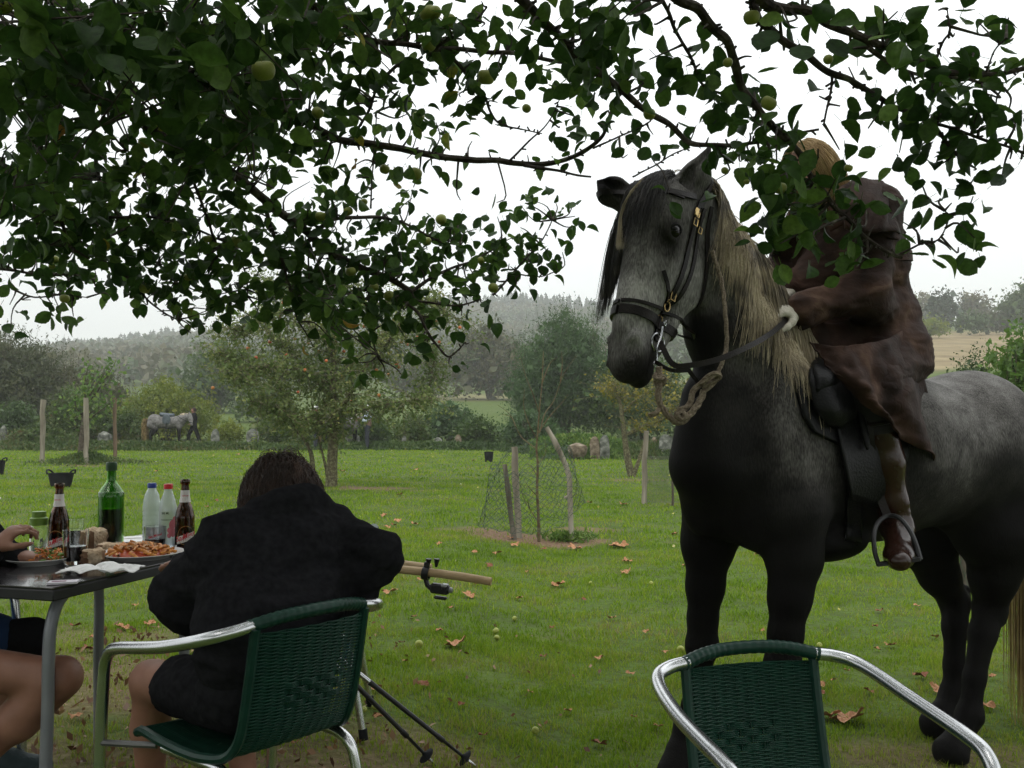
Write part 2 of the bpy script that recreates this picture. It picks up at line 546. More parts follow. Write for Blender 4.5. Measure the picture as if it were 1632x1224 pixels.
def build_ground():
    ys = np.concatenate([np.array([-400, -150, -60, -25, -10, -4, -1]), np.arange(0, 14, .14), np.arange(14, 30, .35), np.arange(30, 70, 1.2), np.arange(70, 160, 4), np.arange(160, 1110, 18)])
    us = np.linspace(-1, 1, 151)
    us = np.sign(us) * np.abs(us) ** 1.15
    rows = []
    for y in ys:
        W = max(8.0, abs(y) * 1.1 + 6) if y < 60 else y * 1.25
        if y < -3: W = 500 if y < -20 else 60
        rows.append(np.stack([us * W, np.full_like(us, y)], 1))
    A = np.array(rows)
    X, Y = A[..., 0], A[..., 1]
    Z = ground_z(X, Y)
    ii, jj = np.meshgrid(np.arange(len(ys) - 1), np.arange(len(us) - 1), indexing='ij')
    m = len(us)
    f = np.stack([ii * m + jj, ii * m + jj + 1, (ii + 1) * m + jj + 1, (ii + 1) * m + jj], -1).reshape(-1, 4)
    v = np.stack([X, Y, Z], -1).reshape(-1, 3)
    az = 816 + FPX * v[:, 0] / np.maximum(v[:, 1], 1)
    yy = v[:, 1]
    wob = 3 * np.sin(az / 70) + 2 * np.sin(az / 23)
    dry = np.where((az > 1150), sstep(88, 96, yy + wob) * (1 - sstep(180, 230, yy)), sstep(118, 126, yy + wob) * (1 - sstep(150, 158, yy)) * .55 * sstep(620, 700, az))
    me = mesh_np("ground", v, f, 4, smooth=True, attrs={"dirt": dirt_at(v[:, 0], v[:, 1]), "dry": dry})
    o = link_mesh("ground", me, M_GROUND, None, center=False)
    tag(o, "green lawn running back to the hedge and the hills beyond", kind="structure")
build_ground()

# ---------------------------------------------------------------- grass blades
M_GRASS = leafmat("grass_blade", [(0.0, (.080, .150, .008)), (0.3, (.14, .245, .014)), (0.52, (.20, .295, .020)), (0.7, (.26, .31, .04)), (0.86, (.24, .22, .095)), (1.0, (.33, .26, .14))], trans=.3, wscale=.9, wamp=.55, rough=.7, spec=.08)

def blades(n, y0, y1, h, w, lean=.55, power=1.0, keep_dirt=.12):
    k = int(n * 1.5)
    t = rng.random(k)
    y = (y0 ** 2 + t * (y1 ** 2 - y0 ** 2)) ** .5 if power == 1 else y0 + t * (y1 - y0)
    x = (rng.random(k) * 2 - 1) * (y * .68 + .4)
    # patchy lawn: tufts
    pn = np.sin(x * 5.1 + 2 * np.sin(y * 3.3)) * np.sin(y * 6.7 + 1.7 * np.sin(x * 4.1)) + .6 * np.sin(x * 17 + y * 5) * np.sin(y * 19 - x * 7)
    pr = .62 + .38 * pn
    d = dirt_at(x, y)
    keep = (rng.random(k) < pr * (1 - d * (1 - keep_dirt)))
    x, y, pn = x[keep][:n], y[keep][:n], pn[keep][:n]
    n = len(x)
    z = ground_z(x, y) - .004
    base = np.stack([x, y, z], 1)
    ang = rng.random(n) * 2 * np.pi
    hh = h * (.45 + .75 * rng.random(n)) * (.8 + .28 * np.clip(pn, -1, 1.3))
    ww = w * (.7 + .6 * rng.random(n))
    side = np.stack([np.cos(ang), np.sin(ang), np.zeros(n)], 1)
    la = rng.random(n) * 2 * np.pi
    ld = np.stack([np.cos(la), np.sin(la), np.zeros(n)], 1) * (hh * lean * rng.random(n) * 1.5)[:, None]
    up = np.zeros((n, 3)); up[:, 2] = hh
    v = np.empty((n, 5, 3))
    v[:, 0] = base - side * ww[:, None] * .5
    v[:, 1] = base + side * ww[:, None] * .5
    v[:, 2] = base + side * ww[:, None] * .4 + up * .55 + ld * .3
    v[:, 3] = base - side * ww[:, None] * .4 + up * .55 + ld * .3
    v[:, 4] = base + up + ld
    return v.reshape(-1, 3), n

def build_grass():
    vs = []; fs = []; ra = []; o = 0
    tri = []
    for (n, y0, y1, h, w) in ((150000, 2.6, 6.0, .036, .0042), (120000, 6, 11, .042, .0065), (90000, 11, 20, .05, .013), (70000, 20, 41, .06, .032)):
        v, m = blades(n, y0, y1, h, w)
        base = o + np.arange(m) * 5
        fs.append(np.stack([base, base + 1, base + 2, base + 3], 1))
        tri.append(np.stack([base + 3, base + 2, base + 4, base + 4], 1))
        rr = rng.random(m) ** 1.5
        # drier, yellower under and near the tables; foreground shade also painted in as browning
        vy = v.reshape(-1, 5, 3)[:, 0]
        dry = dirt_at(vy[:, 0], vy[:, 1])
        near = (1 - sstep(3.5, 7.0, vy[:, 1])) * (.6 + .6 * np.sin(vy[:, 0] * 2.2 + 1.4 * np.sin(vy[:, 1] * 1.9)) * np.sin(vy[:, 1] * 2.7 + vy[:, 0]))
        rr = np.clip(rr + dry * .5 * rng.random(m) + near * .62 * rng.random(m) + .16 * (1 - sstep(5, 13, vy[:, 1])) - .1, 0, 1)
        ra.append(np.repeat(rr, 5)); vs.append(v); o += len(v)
    verts = np.concatenate(vs); rr = np.concatenate(ra)
    quads = np.concatenate(fs); tr = np.concatenate(tri)[:, :3]
    me = bpy.data.meshes.new("grass")
    me.vertices.add(len(verts)); me.vertices.foreach_set("co", verts.astype(np.float32).ravel())
    nl = len(quads) * 4 + len(tr) * 3
    me.loops.add(nl); me.loops.foreach_set("vertex_index", np.concatenate([quads.ravel(), tr.ravel()]).astype(np.int32))
    me.polygons.add(len(quads) + len(tr))
    ls = np.concatenate([np.arange(len(quads)) * 4, len(quads) * 4 + np.arange(len(tr)) * 3]).astype(np.int32)
    me.polygons.foreach_set("loop_start", ls)
    me.update(calc_edges=True)
    a = me.attributes.new("rnd", 'FLOAT', 'POINT'); a.data.foreach_set("value", rr.astype(np.float32))
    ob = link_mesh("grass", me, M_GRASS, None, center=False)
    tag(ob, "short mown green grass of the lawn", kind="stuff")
build_grass()

def litter():
    n = 5200
    x = -2.4 + 2.9 * rng.random(n); y = 2.5 + 3.6 * rng.random(n) ** 1.3
    k = rng.random(n) < (.25 + .75 * dirt_at(x, y)) * np.where(x < -.6, 1, .35)
    x, y = x[k], y[k]; c = np.stack([x, y, ground_z(x, y) + .012 + .02 * rng.random(len(x))], 1)
    v, f, r_ = leaf_quads(c, .030, .5, jit=.5)
    m = leafmat("litter_leaf", [(0, (.05, .022, .012)), (.5, (.13, .065, .03)), (1, (.30, .18, .09))], trans=.1, wscale=3, wamp=.3)
    tag(link_mesh("leaf_litter", mesh_np("leaf_litter", v, f, 4, attrs={"rnd": r_}), m, None), "crumbled brown leaf litter in the worn grass round the table", kind="stuff")
    n = 520; y = np.sqrt(36 + rng.random(n) * (1600 - 36)); x = (rng.random(n) * 2 - 1) * y * .7
    c = np.stack([x, y, ground_z(x, y) + .055], 1); v, f, r_ = leaf_quads(c, .015, .9, (0, 0, 0), 1)
    v2 = v.reshape(-1, 4, 3); s_ = (1 + y / 16)[:, None, None]; v2 = c[:, None] + (v2 - c[:, None]) * s_
    m = leafmat("tiny_flower", [(0, (.32, .30, .05)), (.7, (.38, .35, .08)), (1, (.5, .5, .45))], trans=.2, wscale=1, wamp=0)
    tag(link_mesh("tiny_flowers", mesh_np("tiny_flowers", v2.reshape(-1, 3), f, 4, attrs={"rnd": r_}), m, None), "tiny yellow and white flowers dotted through the lawn", kind="stuff")
litter()
# ---------------------------------------------------------------- haze
def build_haze():
    m = bpy.data.materials.new("haze_air"); m.use_nodes = True
    nt = m.node_tree; nt.nodes.clear()
    pv = nt.nodes.new("ShaderNodeVolumePrincipled")
    pv.inputs["Color"].default_value = (.97, .98, .97, 1)
    pv.inputs["Density"].default_value = 0.0008
    pv.inputs["Anisotropy"].default_value = .2
    out = nt.nodes.new("ShaderNodeOutputMaterial"); nt.links.new(pv.outputs[0], out.inputs["Volume"])
    b = MB(); b.box((0, 380, 48), (3400, 1600, 106))
    o = b.build("haze", m, None, smooth=False)
    tag(o, "thin grey mist over the valley", kind="stuff")
build_haze()
# ---------------------------------------------------------------- far woods and hedges
M_CONIFER = leafmat("conifer_needles", [(0, (.012, .03, .016)), (1, (.035, .06, .03))], trans=.1, wscale=.02, wamp=.4)
M_WOOD = leafmat("woodland_leaves", [(0, (.025, .045, .016)), (.45, (.045, .075, .022)), (.7, (.085, .075, .032)), (1, (.10, .11, .035))], trans=.2, wscale=.012, wamp=.6)
M_BUSHDARK = leafmat("dark_leaves", [(0, (.018, .040, .009)), (.5, (.042, .082, .016)), (1, (.10, .15, .03))], trans=.3, wscale=.5, wamp=.4)
M_BUSHOLIVE = leafmat("olive_leaves", [(0, (.03, .045, .016)), (.5, (.055, .07, .026)), (.8, (.095, .09, .04)), (1, (.13, .09, .045))], trans=.25, wscale=.3, wamp=.5)
M_WILLOW = leafmat("willow_leaves", [(0, (.022, .052, .016)), (.5, (.050, .10, .030)), (1, (.11, .18, .06))], trans=.3, wscale=.5, wamp=.35)
M_YELLOW = leafmat("yellowgreen_leaves", [(0, (.06, .10, .012)), (.5, (.13, .17, .018)), (.8, (.20, .22, .025)), (1, (.20, .15, .035))], trans=.35, wscale=.7, wamp=.4)
M_FRESH = leafmat("fresh_leaves", [(0, (.045, .10, .018)), (.5, (.09, .17, .03)), (.85, (.17, .25, .05)), (1, (.30, .34, .08))], trans=.4, wscale=1.2, wamp=.3)
M_BRAMBLE = leafmat("bramble_leaves", [(0, (.022, .045, .010)), (.45, (.055, .10, .018)), (.75, (.10, .12, .03)), (.92, (.13, .07, .035)), (1, (.17, .075, .035))], trans=.3, wscale=1.0, wamp=.45)
M_APPLELEAF_FAR = leafmat("orchard_leaves", [(0, (.05, .085, .018)), (.5, (.11, .155, .04)), (.85, (.20, .23, .07)), (1, (.30, .27, .08))], trans=.35, wscale=1.2, wamp=.35)
M_LIMEYEL = leafmat("autumn_leaves", [(0, (.07, .09, .018)), (.5, (.15, .15, .025)), (1, (.32, .25, .04))], trans=.4, wscale=2, wamp=.3)
M_BARK = mat("bark", [(0, (.035, .028, .02)), (.5, (.075, .06, .045)), (1, (.13, .12, .085))], scale=14, rough=.9, bump=.8, bscale=40, spec=.2)
M_BARKG = mat("mossy_bark", [(0, (.05, .042, .028)), (.5, (.10, .09, .05)), (1, (.20, .20, .11))], scale=22, rough=.95, bump=.8, bscale=60, spec=.2)
M_TWIG = mat("twig_bark", [(0, (.05, .035, .025)), (1, (.14, .11, .08))], scale=20, rough=.9, spec=.2)
M_STONE = mat("lichened_stone", [(0, (.035, .04, .03)), (.45, (.09, .095, .08)), (.7, (.16, .165, .14)), (1, (.30, .30, .27))], scale=5, rough=.95, bump=.7, bscale=25, spec=.2, bdist=.03)
M_STONEB = mat("brown_stone", [(0, (.06, .045, .03)), (.5, (.14, .11, .075)), (1, (.27, .23, .17))], scale=6, rough=.95, bump=.7, bscale=25, spec=.2, bdist=.03)

def hill_wood():
    # conifer forest along the far ridge: one mass
    vs = []; fs = []; ra = []; o = 0
    def conifer(x, y, h, r):
        nonlocal o
        z0 = gz(x, y) - 1
        n = 8; k = 8
        pts = []
        for i in range(n):
            t = i / n
            zz = z0 + h * (.12 + .88 * t)
            rr = r * (1 - t) ** .65 * (0.75 + .5 * rnd.random())
            for j in range(k):
                a = rnd.random() * 6.283
                tip = (x + math.cos(a) * rr, y + math.sin(a) * rr, zz - h * .05 * rnd.random())
                wq = h * .055
                c = (x, y, zz + h * .05)
                s = (-math.sin(a) * wq, math.cos(a) * wq)
                pts.append(((c[0], c[1], c[2] + h * .03), (tip[0] + s[0], tip[1] + s[1], tip[2]), (tip[0], tip[1], tip[2] - h * .03), (tip[0] - s[0], tip[1] - s[1], tip[2])))
        top = ((x, y, z0 + h * 1.06), (x + r * .12, y, z0 + h * .86), (x, y, z0 + h * .8), (x - r * .12, y, z0 + h * .86))
        pts.append(top)
        for q in pts:
            vs.extend(q); fs.append((o, o + 1, o + 2, o + 3)); o += 4
        ra.extend([rnd.random()] * (len(pts) * 4))
    for i in range(1500):
        px = rnd.uniform(-350, 1250)
        Y = rnd.uniform(560, 680)
        if 200 < px < 420 and rnd.random() < .15: continue
        x = (px - 816) / FPX * Y
        conifer(x, Y, rnd.uniform(6.5, 12), rnd.uniform(2.2, 3.6))
    me = mesh_np("conifer_forest", np.array(vs), np.array(fs), 4, attrs={"rnd": np.array(ra)})
    tag(link_mesh("conifer_forest", me, M_CONIFER), "hazy dark conifer forest along the skyline of the far hill", kind="stuff")
    # mixed woodland and scrub on the slopes
    n = 3600
    px = rng.uniform(-500, 1500, n); Y = 165 + 380 * rng.random(n) ** .8
    # open scrub left-centre at mid distance
    x = (px - 816) / FPX * Y
    z = ground_z(x, Y)
    right = px > 1330
    keep = ~(right & (Y < 280)) & ~((Y < 190) & (px > 560) & (px<1000))
    x, Y, z = x[keep], Y[keep], z[keep]
    n = len(x)
    sz = rng.uniform(2.2, 5.2, n)
    sz = np.where((px[keep] > 380) & (px[keep] < 620) & (Y > 330), sz * .6, sz)
    B = np.stack([x, Y, z + sz * .75, sz, sz, sz * .95], 1)
    per = 46
    d = rng.normal(size=(n, per, 3)); d /= np.linalg.norm(d, axis=2, keepdims=True); d[..., 2] = np.abs(d[..., 2]) * 1.1 - .25
    C = B[:, None, :3] + d * B[:, None, 3:6] * (.75 + .35 * rng.random((n, per, 1)))
    v, f, r_ = leaf_quads(C.reshape(-1, 3), 1.7, .8)
    cr = np.repeat(np.repeat(rng.random(n), per), 4)
    me = mesh_np("hillside_wood", v, f, 4, attrs={"rnd": .35 * r_ + .65 * cr})
    tag(link_mesh("hillside_wood", me, M_WOOD), "mixed scrub and broadleaf woodland covering the misty hillside", kind="stuff")
hill_wood()

def stems(x, y, z, h, n, spread, r0, parent, material=None, name="branches", splits=2, seed=None):
    b = MB()
    rr = random.Random(seed or int(abs(x * 91 + y * 37)))
    for i in range(n):
        a = rr.random() * 6.283; q = rr.random() ** .6 * spread
        p0 = Vector((x + math.cos(a) * q * .08, y + math.sin(a) * q * .08, z - .05))
        p2 = Vector((x + math.cos(a) * q, y + math.sin(a) * q, z + h * rr.uniform(.6, .95)))
        pm = p0.lerp(p2, .5) + Vector((rr.uniform(-.1, .1) * h * .3, rr.uniform(-.1, .1) * h * .3, h * .08))
        path = [Vector(p) for p in smooth_path([p0, pm, p2], 4)]
        b.tube(path, [r0 * (1 - .85 * k / (len(path) - 1)) for k in range(len(path))], 5, cap=False)
        for s in range(splits):
            k = rr.randrange(2, len(path) - 1)
            e = path[k] + Vector((rr.uniform(-1, 1), rr.uniform(-1, 1), rr.uniform(.2, 1))) * h * .22
            b.tube([path[k], path[k].lerp(e, .5) + Vector((0, 0, h * .02)), e], [r0 * .45, r0 * .3, r0 * .1], 4, cap=False)
    return b.build(name, material or M_BARK, parent)

def bush(name, label, cat, px0, px1, pytop, Y, m, leaf, dens=1.0, depth=None, group=None, lobes=5, clump=None, up=None, spread=1., spikes=0, aspect=.55, seed=1, pybase=None, shell=.5, nst=7):
    rr = random.Random(seed)
    xc = ((px0 + px1) / 2 - 816) / FPX * Y
    w = (px1 - px0) / FPX * Y / 2
    z0 = gz(xc, Y) if pybase is None else P((px0 + px1) / 2, pybase, Y).z
    ztop = P((px0 + px1) / 2, pytop, Y).z
    h = ztop - z0
    dp = depth or w * .8
    bl = []
    for i in range(lobes):
        t = (i + .5) / lobes * 2 - 1
        lw = w * (1.15 / lobes + .16)
        lx = xc + t * (w - lw * .7)
        top = h * (1 - .38 * t * t) * rr.uniform(.86, 1.02)
        bl.append((lx, Y + rr.uniform(-.3, .3) * dp, z0 + top * .5, lw * 1.1, dp * rr.uniform(.6, .9), top * .52))
    bl.append((xc, Y, z0 + h * .52, w * .62, dp * .8, h * .47))
    e = empty(name, (xc, Y, z0), label, cat, group)
    area = (w * 2) * h; leaf = leaf * .82; dens = dens * 1.55
    cl = clump or leaf * 2.6
    nq = int(area / (leaf * leaf * aspect) * 3.2 * dens)
    per = 14
    nc = max(20, nq // per)
    foliage("foliage", m, e, bl, nc, per, leaf, clump_r=cl, up=up, spread=spread, aspect=aspect, shell=shell)
    bi = [(q[0], q[1], q[2], q[3] * .80, q[4] * .8, q[5] * .82) for q in bl]
    foliage('inner_leaves', m, e, bi, max(16, int(area / (leaf * leaf * 9) * 2.2)), 6, leaf * 2.6, clump_r=leaf * 2.4, aspect=.75, shell=.25)
    stems(xc, Y, z0, h * .85, nst, w * .75, max(.02, h * .016), e, seed=seed)
    if spikes:
        b = MB(); cs = []
        for i in range(spikes):
            t = rr.uniform(-.95, .95)
            bx = xc + t * w; by = Y + rr.uniform(-.5, .5) * dp
            topz = z0 + h * (1 - .35 * t * t) * .93
            l = h * rr.uniform(.05, .2)
            tip = Vector((bx + rr.uniform(-.3, .3) * l, by, topz + l))
            b0 = Vector((bx, by, topz - h * .18))
            b.tube([b0, tip], [leaf * .06, leaf * .02], 3, cap=False)
            for k in range(16): cs.append(b0.lerp(tip, rr.random() ** .7) + Vector((rr.gauss(0, .3), rr.gauss(0, .3), 0)) * leaf)
        tag(b.build("shoots", M_TWIG, e), kind="stuff")
        v, f, r_ = leaf_quads(np.array([tuple(c) for c in cs]), leaf * .9, aspect, (0, 0, 1.4), 1.)
        link_mesh("shoot_leaves", mesh_np("shoot_leaves", v, f, 4, attrs={"rnd": r_}), m, e)
    return e

# far trees one can tell apart
bush("round_tree", "big round dark tree in the mist behind the yellow-green bush", "tree", 290, 398, 545, 95, M_BUSHDARK, .38, 1.0, depth=4, seed=3)
bush("round_tree", "low round grey-green tree just right of the big round dark one, behind the apple tree", "tree", 375, 470, 618, 75, M_BUSHDARK, .30, .9, depth=3, seed=4)
bush("broad_tree", "broad misty tree with dark underside above the brown field edge", "tree", 700, 860, 512, 128, M_WOOD, .55, 1.0, depth=6, seed=5, pybase=634)
bush("broad_tree", "smaller brownish tree at the field edge left of the broad misty tree", "tree", 612, 712, 560, 140, M_WOOD, .55, .9, depth=5, seed=6, pybase=636)
bush("willow_bush", "tall feathery green willow bush rising left of the horse's nose", "bush", 806, 1000, 492, 52, M_WILLOW, .17, 1.25, depth=3.2, up=(0, 0, .9), spread=.8, spikes=60, aspect=.3, seed=7, lobes=6)
bush("willow_bush", "dark lower part of the thicket behind the horse's chin and neck", "bush", 925, 1120, 560, 49, M_BUSHDARK, .17, 1.2, depth=2.6, seed=8)
bush("thicket", "big dark olive thicket at the left edge of the lawn", "bush", -120, 150, 535, 54, M_BUSHOLIVE, .20, 1.25, depth=4, up=(0, 0, .7), spread=.9, spikes=70, aspect=.35, seed=9, lobes=7)
bush("thicket", "lower grey-green end of the thicket sloping down behind the posts", "bush", 100, 215, 592, 56, M_BUSHOLIVE, .20, 1.1, depth=3, up=(0, 0, .6), spikes=20, aspect=.4, seed=10)
bush("dome_bush", "yellow-green domed bush behind the far grey horse", "bush", 190, 345, 606, 48, M_YELLOW, .14, 1.4, depth=2.6, seed=11, spikes=14, lobes=6)
bush("hedge_bush", "dark leafy bush behind the left fence post", "bush", -30, 70, 640, 43.5, M_BUSHDARK, .12, 1.2, depth=1.2, seed=12)
bush("hedge_bush", "green bush filling the gap between the first two posts", "bush", 68, 178, 618, 42.5, M_BRAMBLE, .12, 1.2, depth=1.2, seed=13)
bush("hedge_bush", "russet bramble bush left of the far grey horse", "bush", 170, 240, 650, 43, M_BRAMBLE, .11, 1.2, depth=.9, seed=14)
bush("hedge_bush", "small yellow-green bush right of the far grey horse", "bush", 338, 392, 672, 43.5, M_YELLOW, .10, 1.2, depth=.7, seed=15)
bush("hedge_bush", "bramble bush between the white boulder and the apple tree trunk", "bush", 398, 500, 660, 44, M_BRAMBLE, .12, 1.2, depth=1, seed=16)
bush("hedge_bush", "tangled green bush behind the man with the pale cap", "bush", 520, 640, 655, 43.5, M_BUSHDARK, .12, 1.1, depth=1, seed=17)
bush("hedge_bush", "brown leafless-topped bramble clump left of the grey upright slab", "bush", 625, 690, 662, 41.5, M_BRAMBLE, .10, .9, depth=.8, seed=18, spikes=26)
bush("hedge_bush", "rounded leafy bush behind the black bucket", "bush", 722, 800, 662, 41, M_BUSHDARK, .12, 1.3, depth=.9, seed=19)
bush("hedge_bush", "hazy light green shrubs between the slab and the field", "bush", 660, 770, 640, 47, M_WILLOW, .13, .9, depth=1, seed=20)
bush("hedge_bush", "green undergrowth at the foot of the tall willow bush", "bush", 790, 900, 655, 44, M_WILLOW, .12, 1.2, depth=.9, seed=21)
bush("hedge_bush", "low bramble along the wall right of the white boulder", "bush", 455, 560, 690, 41, M_BRAMBLE, .10, 1.1, depth=.6, seed=22)
bush("hedge_bush", "low bramble at the hedge foot left of the far grey horse", "bush", 0, 130, 680, 40.5, M_BRAMBLE, .10, 1.1, depth=.6, seed=23)
bush("hedge_bush", "dark shade-loving shrub under the thicket at the lawn's left end", "bush", -180, 20, 660, 42, M_BUSHDARK, .13, 1.1, depth=1, seed=24)
# right side, seen past the rider
bush("round_tree", "dark bushy pine behind the dry field, just right of the rider's back", "tree", 1478, 1528, 462, 190, M_CONIFER, .7, 1.1, depth=4, seed=31, pybase=524)
bush("round_tree", "pale misty poplar-topped tree on the right skyline", "tree", 1526, 1580, 462, 230, M_WOOD, .8, 1.1, depth=5, seed=32, pybase=524)
bush("round_tree", "pale round tree furthest back on the right skyline", "tree", 1440, 1500, 468, 260, M_WOOD, .9, 1.0, depth=5, seed=33, pybase=524)
bush("round_tree", "large dark tree cut by the right edge of the view", "tree", 1594, 1720, 448, 170, M_BUSHDARK, .6, 1.1, depth=6, seed=34, pybase=524)
bush("field_bush", "low dark green bush on the far edge of the dry field", "bush", 1522, 1578, 502, 165, M_BUSHDARK, .5, 1.2, depth=3, seed=35, pybase=526)
bush("field_bush", "low yellowish bush right of the dark green one at the field edge", "bush", 1560, 1640, 498, 172, M_BUSHOLIVE, .5, 1.1, depth=3, seed=36, pybase=526)
bush("field_bush", "small yellow-green bush at the left end of the dry field", "bush", 1455, 1512, 508, 150, M_YELLOW, .45, 1.1, depth=3, seed=37, pybase=532)
bush("hedge_tree", "mid green small-leaved tree right behind the rider's coat", "tree", 1378, 1476, 462, 46, M_BUSHDARK, .15, .8, depth=1.6, seed=38, pybase=640)
bush("hedge_tree", "dark hedge hidden mostly by the big horse", "bush", 1120, 1400, 600, 47, M_BUSHDARK, .2, .9, depth=1.5, seed=39)
bush("hedge_bush", "dark round bush above the big horse's rump", "bush", 1510, 1590, 556, 24, M_BUSHDARK, .085, 1.1, depth=.7, seed=40)
bush("leafy_sapling", "bright leafy sapling at the right edge beyond the horse's rump", "tree", 1555, 1700, 520, 13.5, M_FRESH, .075, .65, depth=.7, seed=41, spikes=26, lobes=4, shell=.3)
bush("hedge_bush", "tall hedge on the far right behind the horse's tail", "bush", 1560, 1900, 590, 26, M_BUSHDARK, .13, .9, depth=1.2, seed=42)

# wall stones along the hedge foot: each boulder or slab a thing
def stone(px0, px1, pt, pb, Y, label, m=None, group="stones of the old wall", slab=False, seed=0, cat="stone"):
    rr = random.Random(seed * 13 + int(px0))
    a = P(px0, pb, Y); c = P(px1, pt, Y)
    w = (c.x - a.x) / 2; h = (c.z - a.z)
    cx, z0 = (a.x + c.x) / 2, min(a.z, gz((a.x + c.x) / 2, Y)) - .05
    h = c.z - z0
    b = MB()
    n, k = 11, 7; vs = []
    for i in range(k + 1):
        t = i / k
        prof = (1 - abs(t) ** 5 * .35) if slab else math.sin(math.pi * min(.97, .12 + .88 * (1 - t)) ** .9) ** .5
        prof = max(prof, .05) if i < k else .35 if slab else .2
        for j in range(n):
            an = 6.283 * j / n
            q = 1 + .22 * mnoise.noise(Vector((math.cos(an) * 1.4 + seed, math.sin(an) * 1.4 + px0, t * 2.5)))
            cxs = math.copysign(abs(math.cos(an)) ** .6, math.cos(an)); sxs = math.copysign(abs(math.sin(an)) ** .6, math.sin(an))
            vs.append((cx + cxs * w * prof * q, Y + sxs * w * (.4 if slab else .8) * prof * q, z0 + h * t * (1 + .06 * mnoise.noise(Vector((an, t, seed))))))
    fs = [(i * n + j, i * n + (j + 1) % n, (i + 1) * n + (j + 1) % n, (i + 1) * n + j) for i in range(k) for j in range(n)]
    fs.append(tuple(k * n + j for j in range(n)))
    b.add(vs, fs)
    o = b.build("stone_slab" if slab else "boulder", m or M_STONE, None, smooth=True)
    tag(o, label, cat, group)
stone(548, 574, 690, 722, 39.5, "grey pointed upright slab standing behind the apple tree, right of the capped man", slab=True, seed=1)
stone(690, 706, 697, 719, 39.5, "grey upright slab with a rounded top left of the bushy shrub", slab=True, seed=2)
stone(724, 736, 693, 718, 40, "brown leaning slab under the bush left of the bucket", M_STONEB, slab=True, seed=3)
stone(392, 412, 684, 704, 41.5, "pale boulder right of the far grey horse", seed=4)
stone(336, 350, 684, 712, 41.5, "grey standing slab just right of the far horse's handler", slab=True, seed=5)
stone(0, 12, 678, 700, 41.5, "grey stone at the left edge of the view below the thicket", seed=6)
stone(364, 376, 705, 714, 40.5, "small reddish stone at the hedge foot left of the pale boulder", M_STONEB, seed=7)
stone(372, 384, 703, 713, 40.6, "small pale stone lying below the pale boulder", seed=8)
stone(156, 178, 688, 704, 41.5, "broad grey stone half hidden behind the middle post", seed=9)
stone(186, 196, 702, 710, 41, "small round stone left of the far horse's tail", seed=10)
stone(306, 318, 703, 710, 41, "small flat stone under the far horse's nose", M_STONEB, seed=11)
stone(940, 956, 696, 716, 33, "brown broken stone left of the pale one behind the big horse's chest", M_STONEB, slab=True, seed=12)
stone(956, 972, 694, 714, 33, "pale square stone right of the brown broken one", slab=True, seed=13)
stone(905, 936, 706, 718, 33, "long low tan stone lying in the grass", M_STONEB, seed=14)
stone(1036, 1050, 697, 712, 34, "pinkish stone near the wire fence", M_STONEB, seed=15)
stone(1050, 1072, 693, 716, 33.5, "grey rectangular slab beside the big horse's chest", slab=True, seed=16)
stone(640, 648, 695, 710, 40, "thin pale stone standing in the brambles left of the slab", slab=True, seed=17)
stone(150, 166, 708, 716, 40.5, "flat stone at the lawn edge behind the middle post", seed=18)
# bank of rough grass left and right of the right-hand stones
def bank(px0, px1, pt, Y, label, m, seed):
    xc = ((px0 + px1) / 2 - 816) / FPX * Y; w = (px1 - px0) / FPX * Y / 2
    z0 = gz(xc, Y); h = P((px0 + px1) / 2, pt, Y).z - z0
    n = 14000
    t = rng.uniform(-1, 1, n); x = xc + t * w; y = Y + rng.normal(0, .45, n)
    hh = h * (1 - .3 * t * t) * (.35 + .75 * rng.random(n)) * np.exp(-((y - Y) / .8) ** 2)
    c = np.stack([x, y, ground_z(x, y) + hh * .9], 1)
    v, f, r_ = leaf_quads(c, .16, .28, (0, 0, 1.2), .8)
    o = link_mesh("rough_grass", mesh_np("rough_grass", v, f, 4, attrs={"rnd": r_}), m, None)
    tag(o, label, kind="stuff")
bank(845, 1000, 690, 34, "bank of long bright grass under the willow bush", M_FRESH, 1)
bank(980, 1120, 702, 34, "rough weedy bank among the stones right of centre", M_BRAMBLE, 2)
bank(-60, 420, 702, 39.6, 'weedy strip along the foot of the hedge behind the far grey horse', M_BRAMBLE, 4)
bank(420, 900, 704, 39.0, 'weedy strip along the foot of the hedge right of the apple tree', M_BUSHDARK, 5)
bank(-60, 900, 706, 40.3, "weedy strip along the foot of the hedge", M_BRAMBLE, 3)
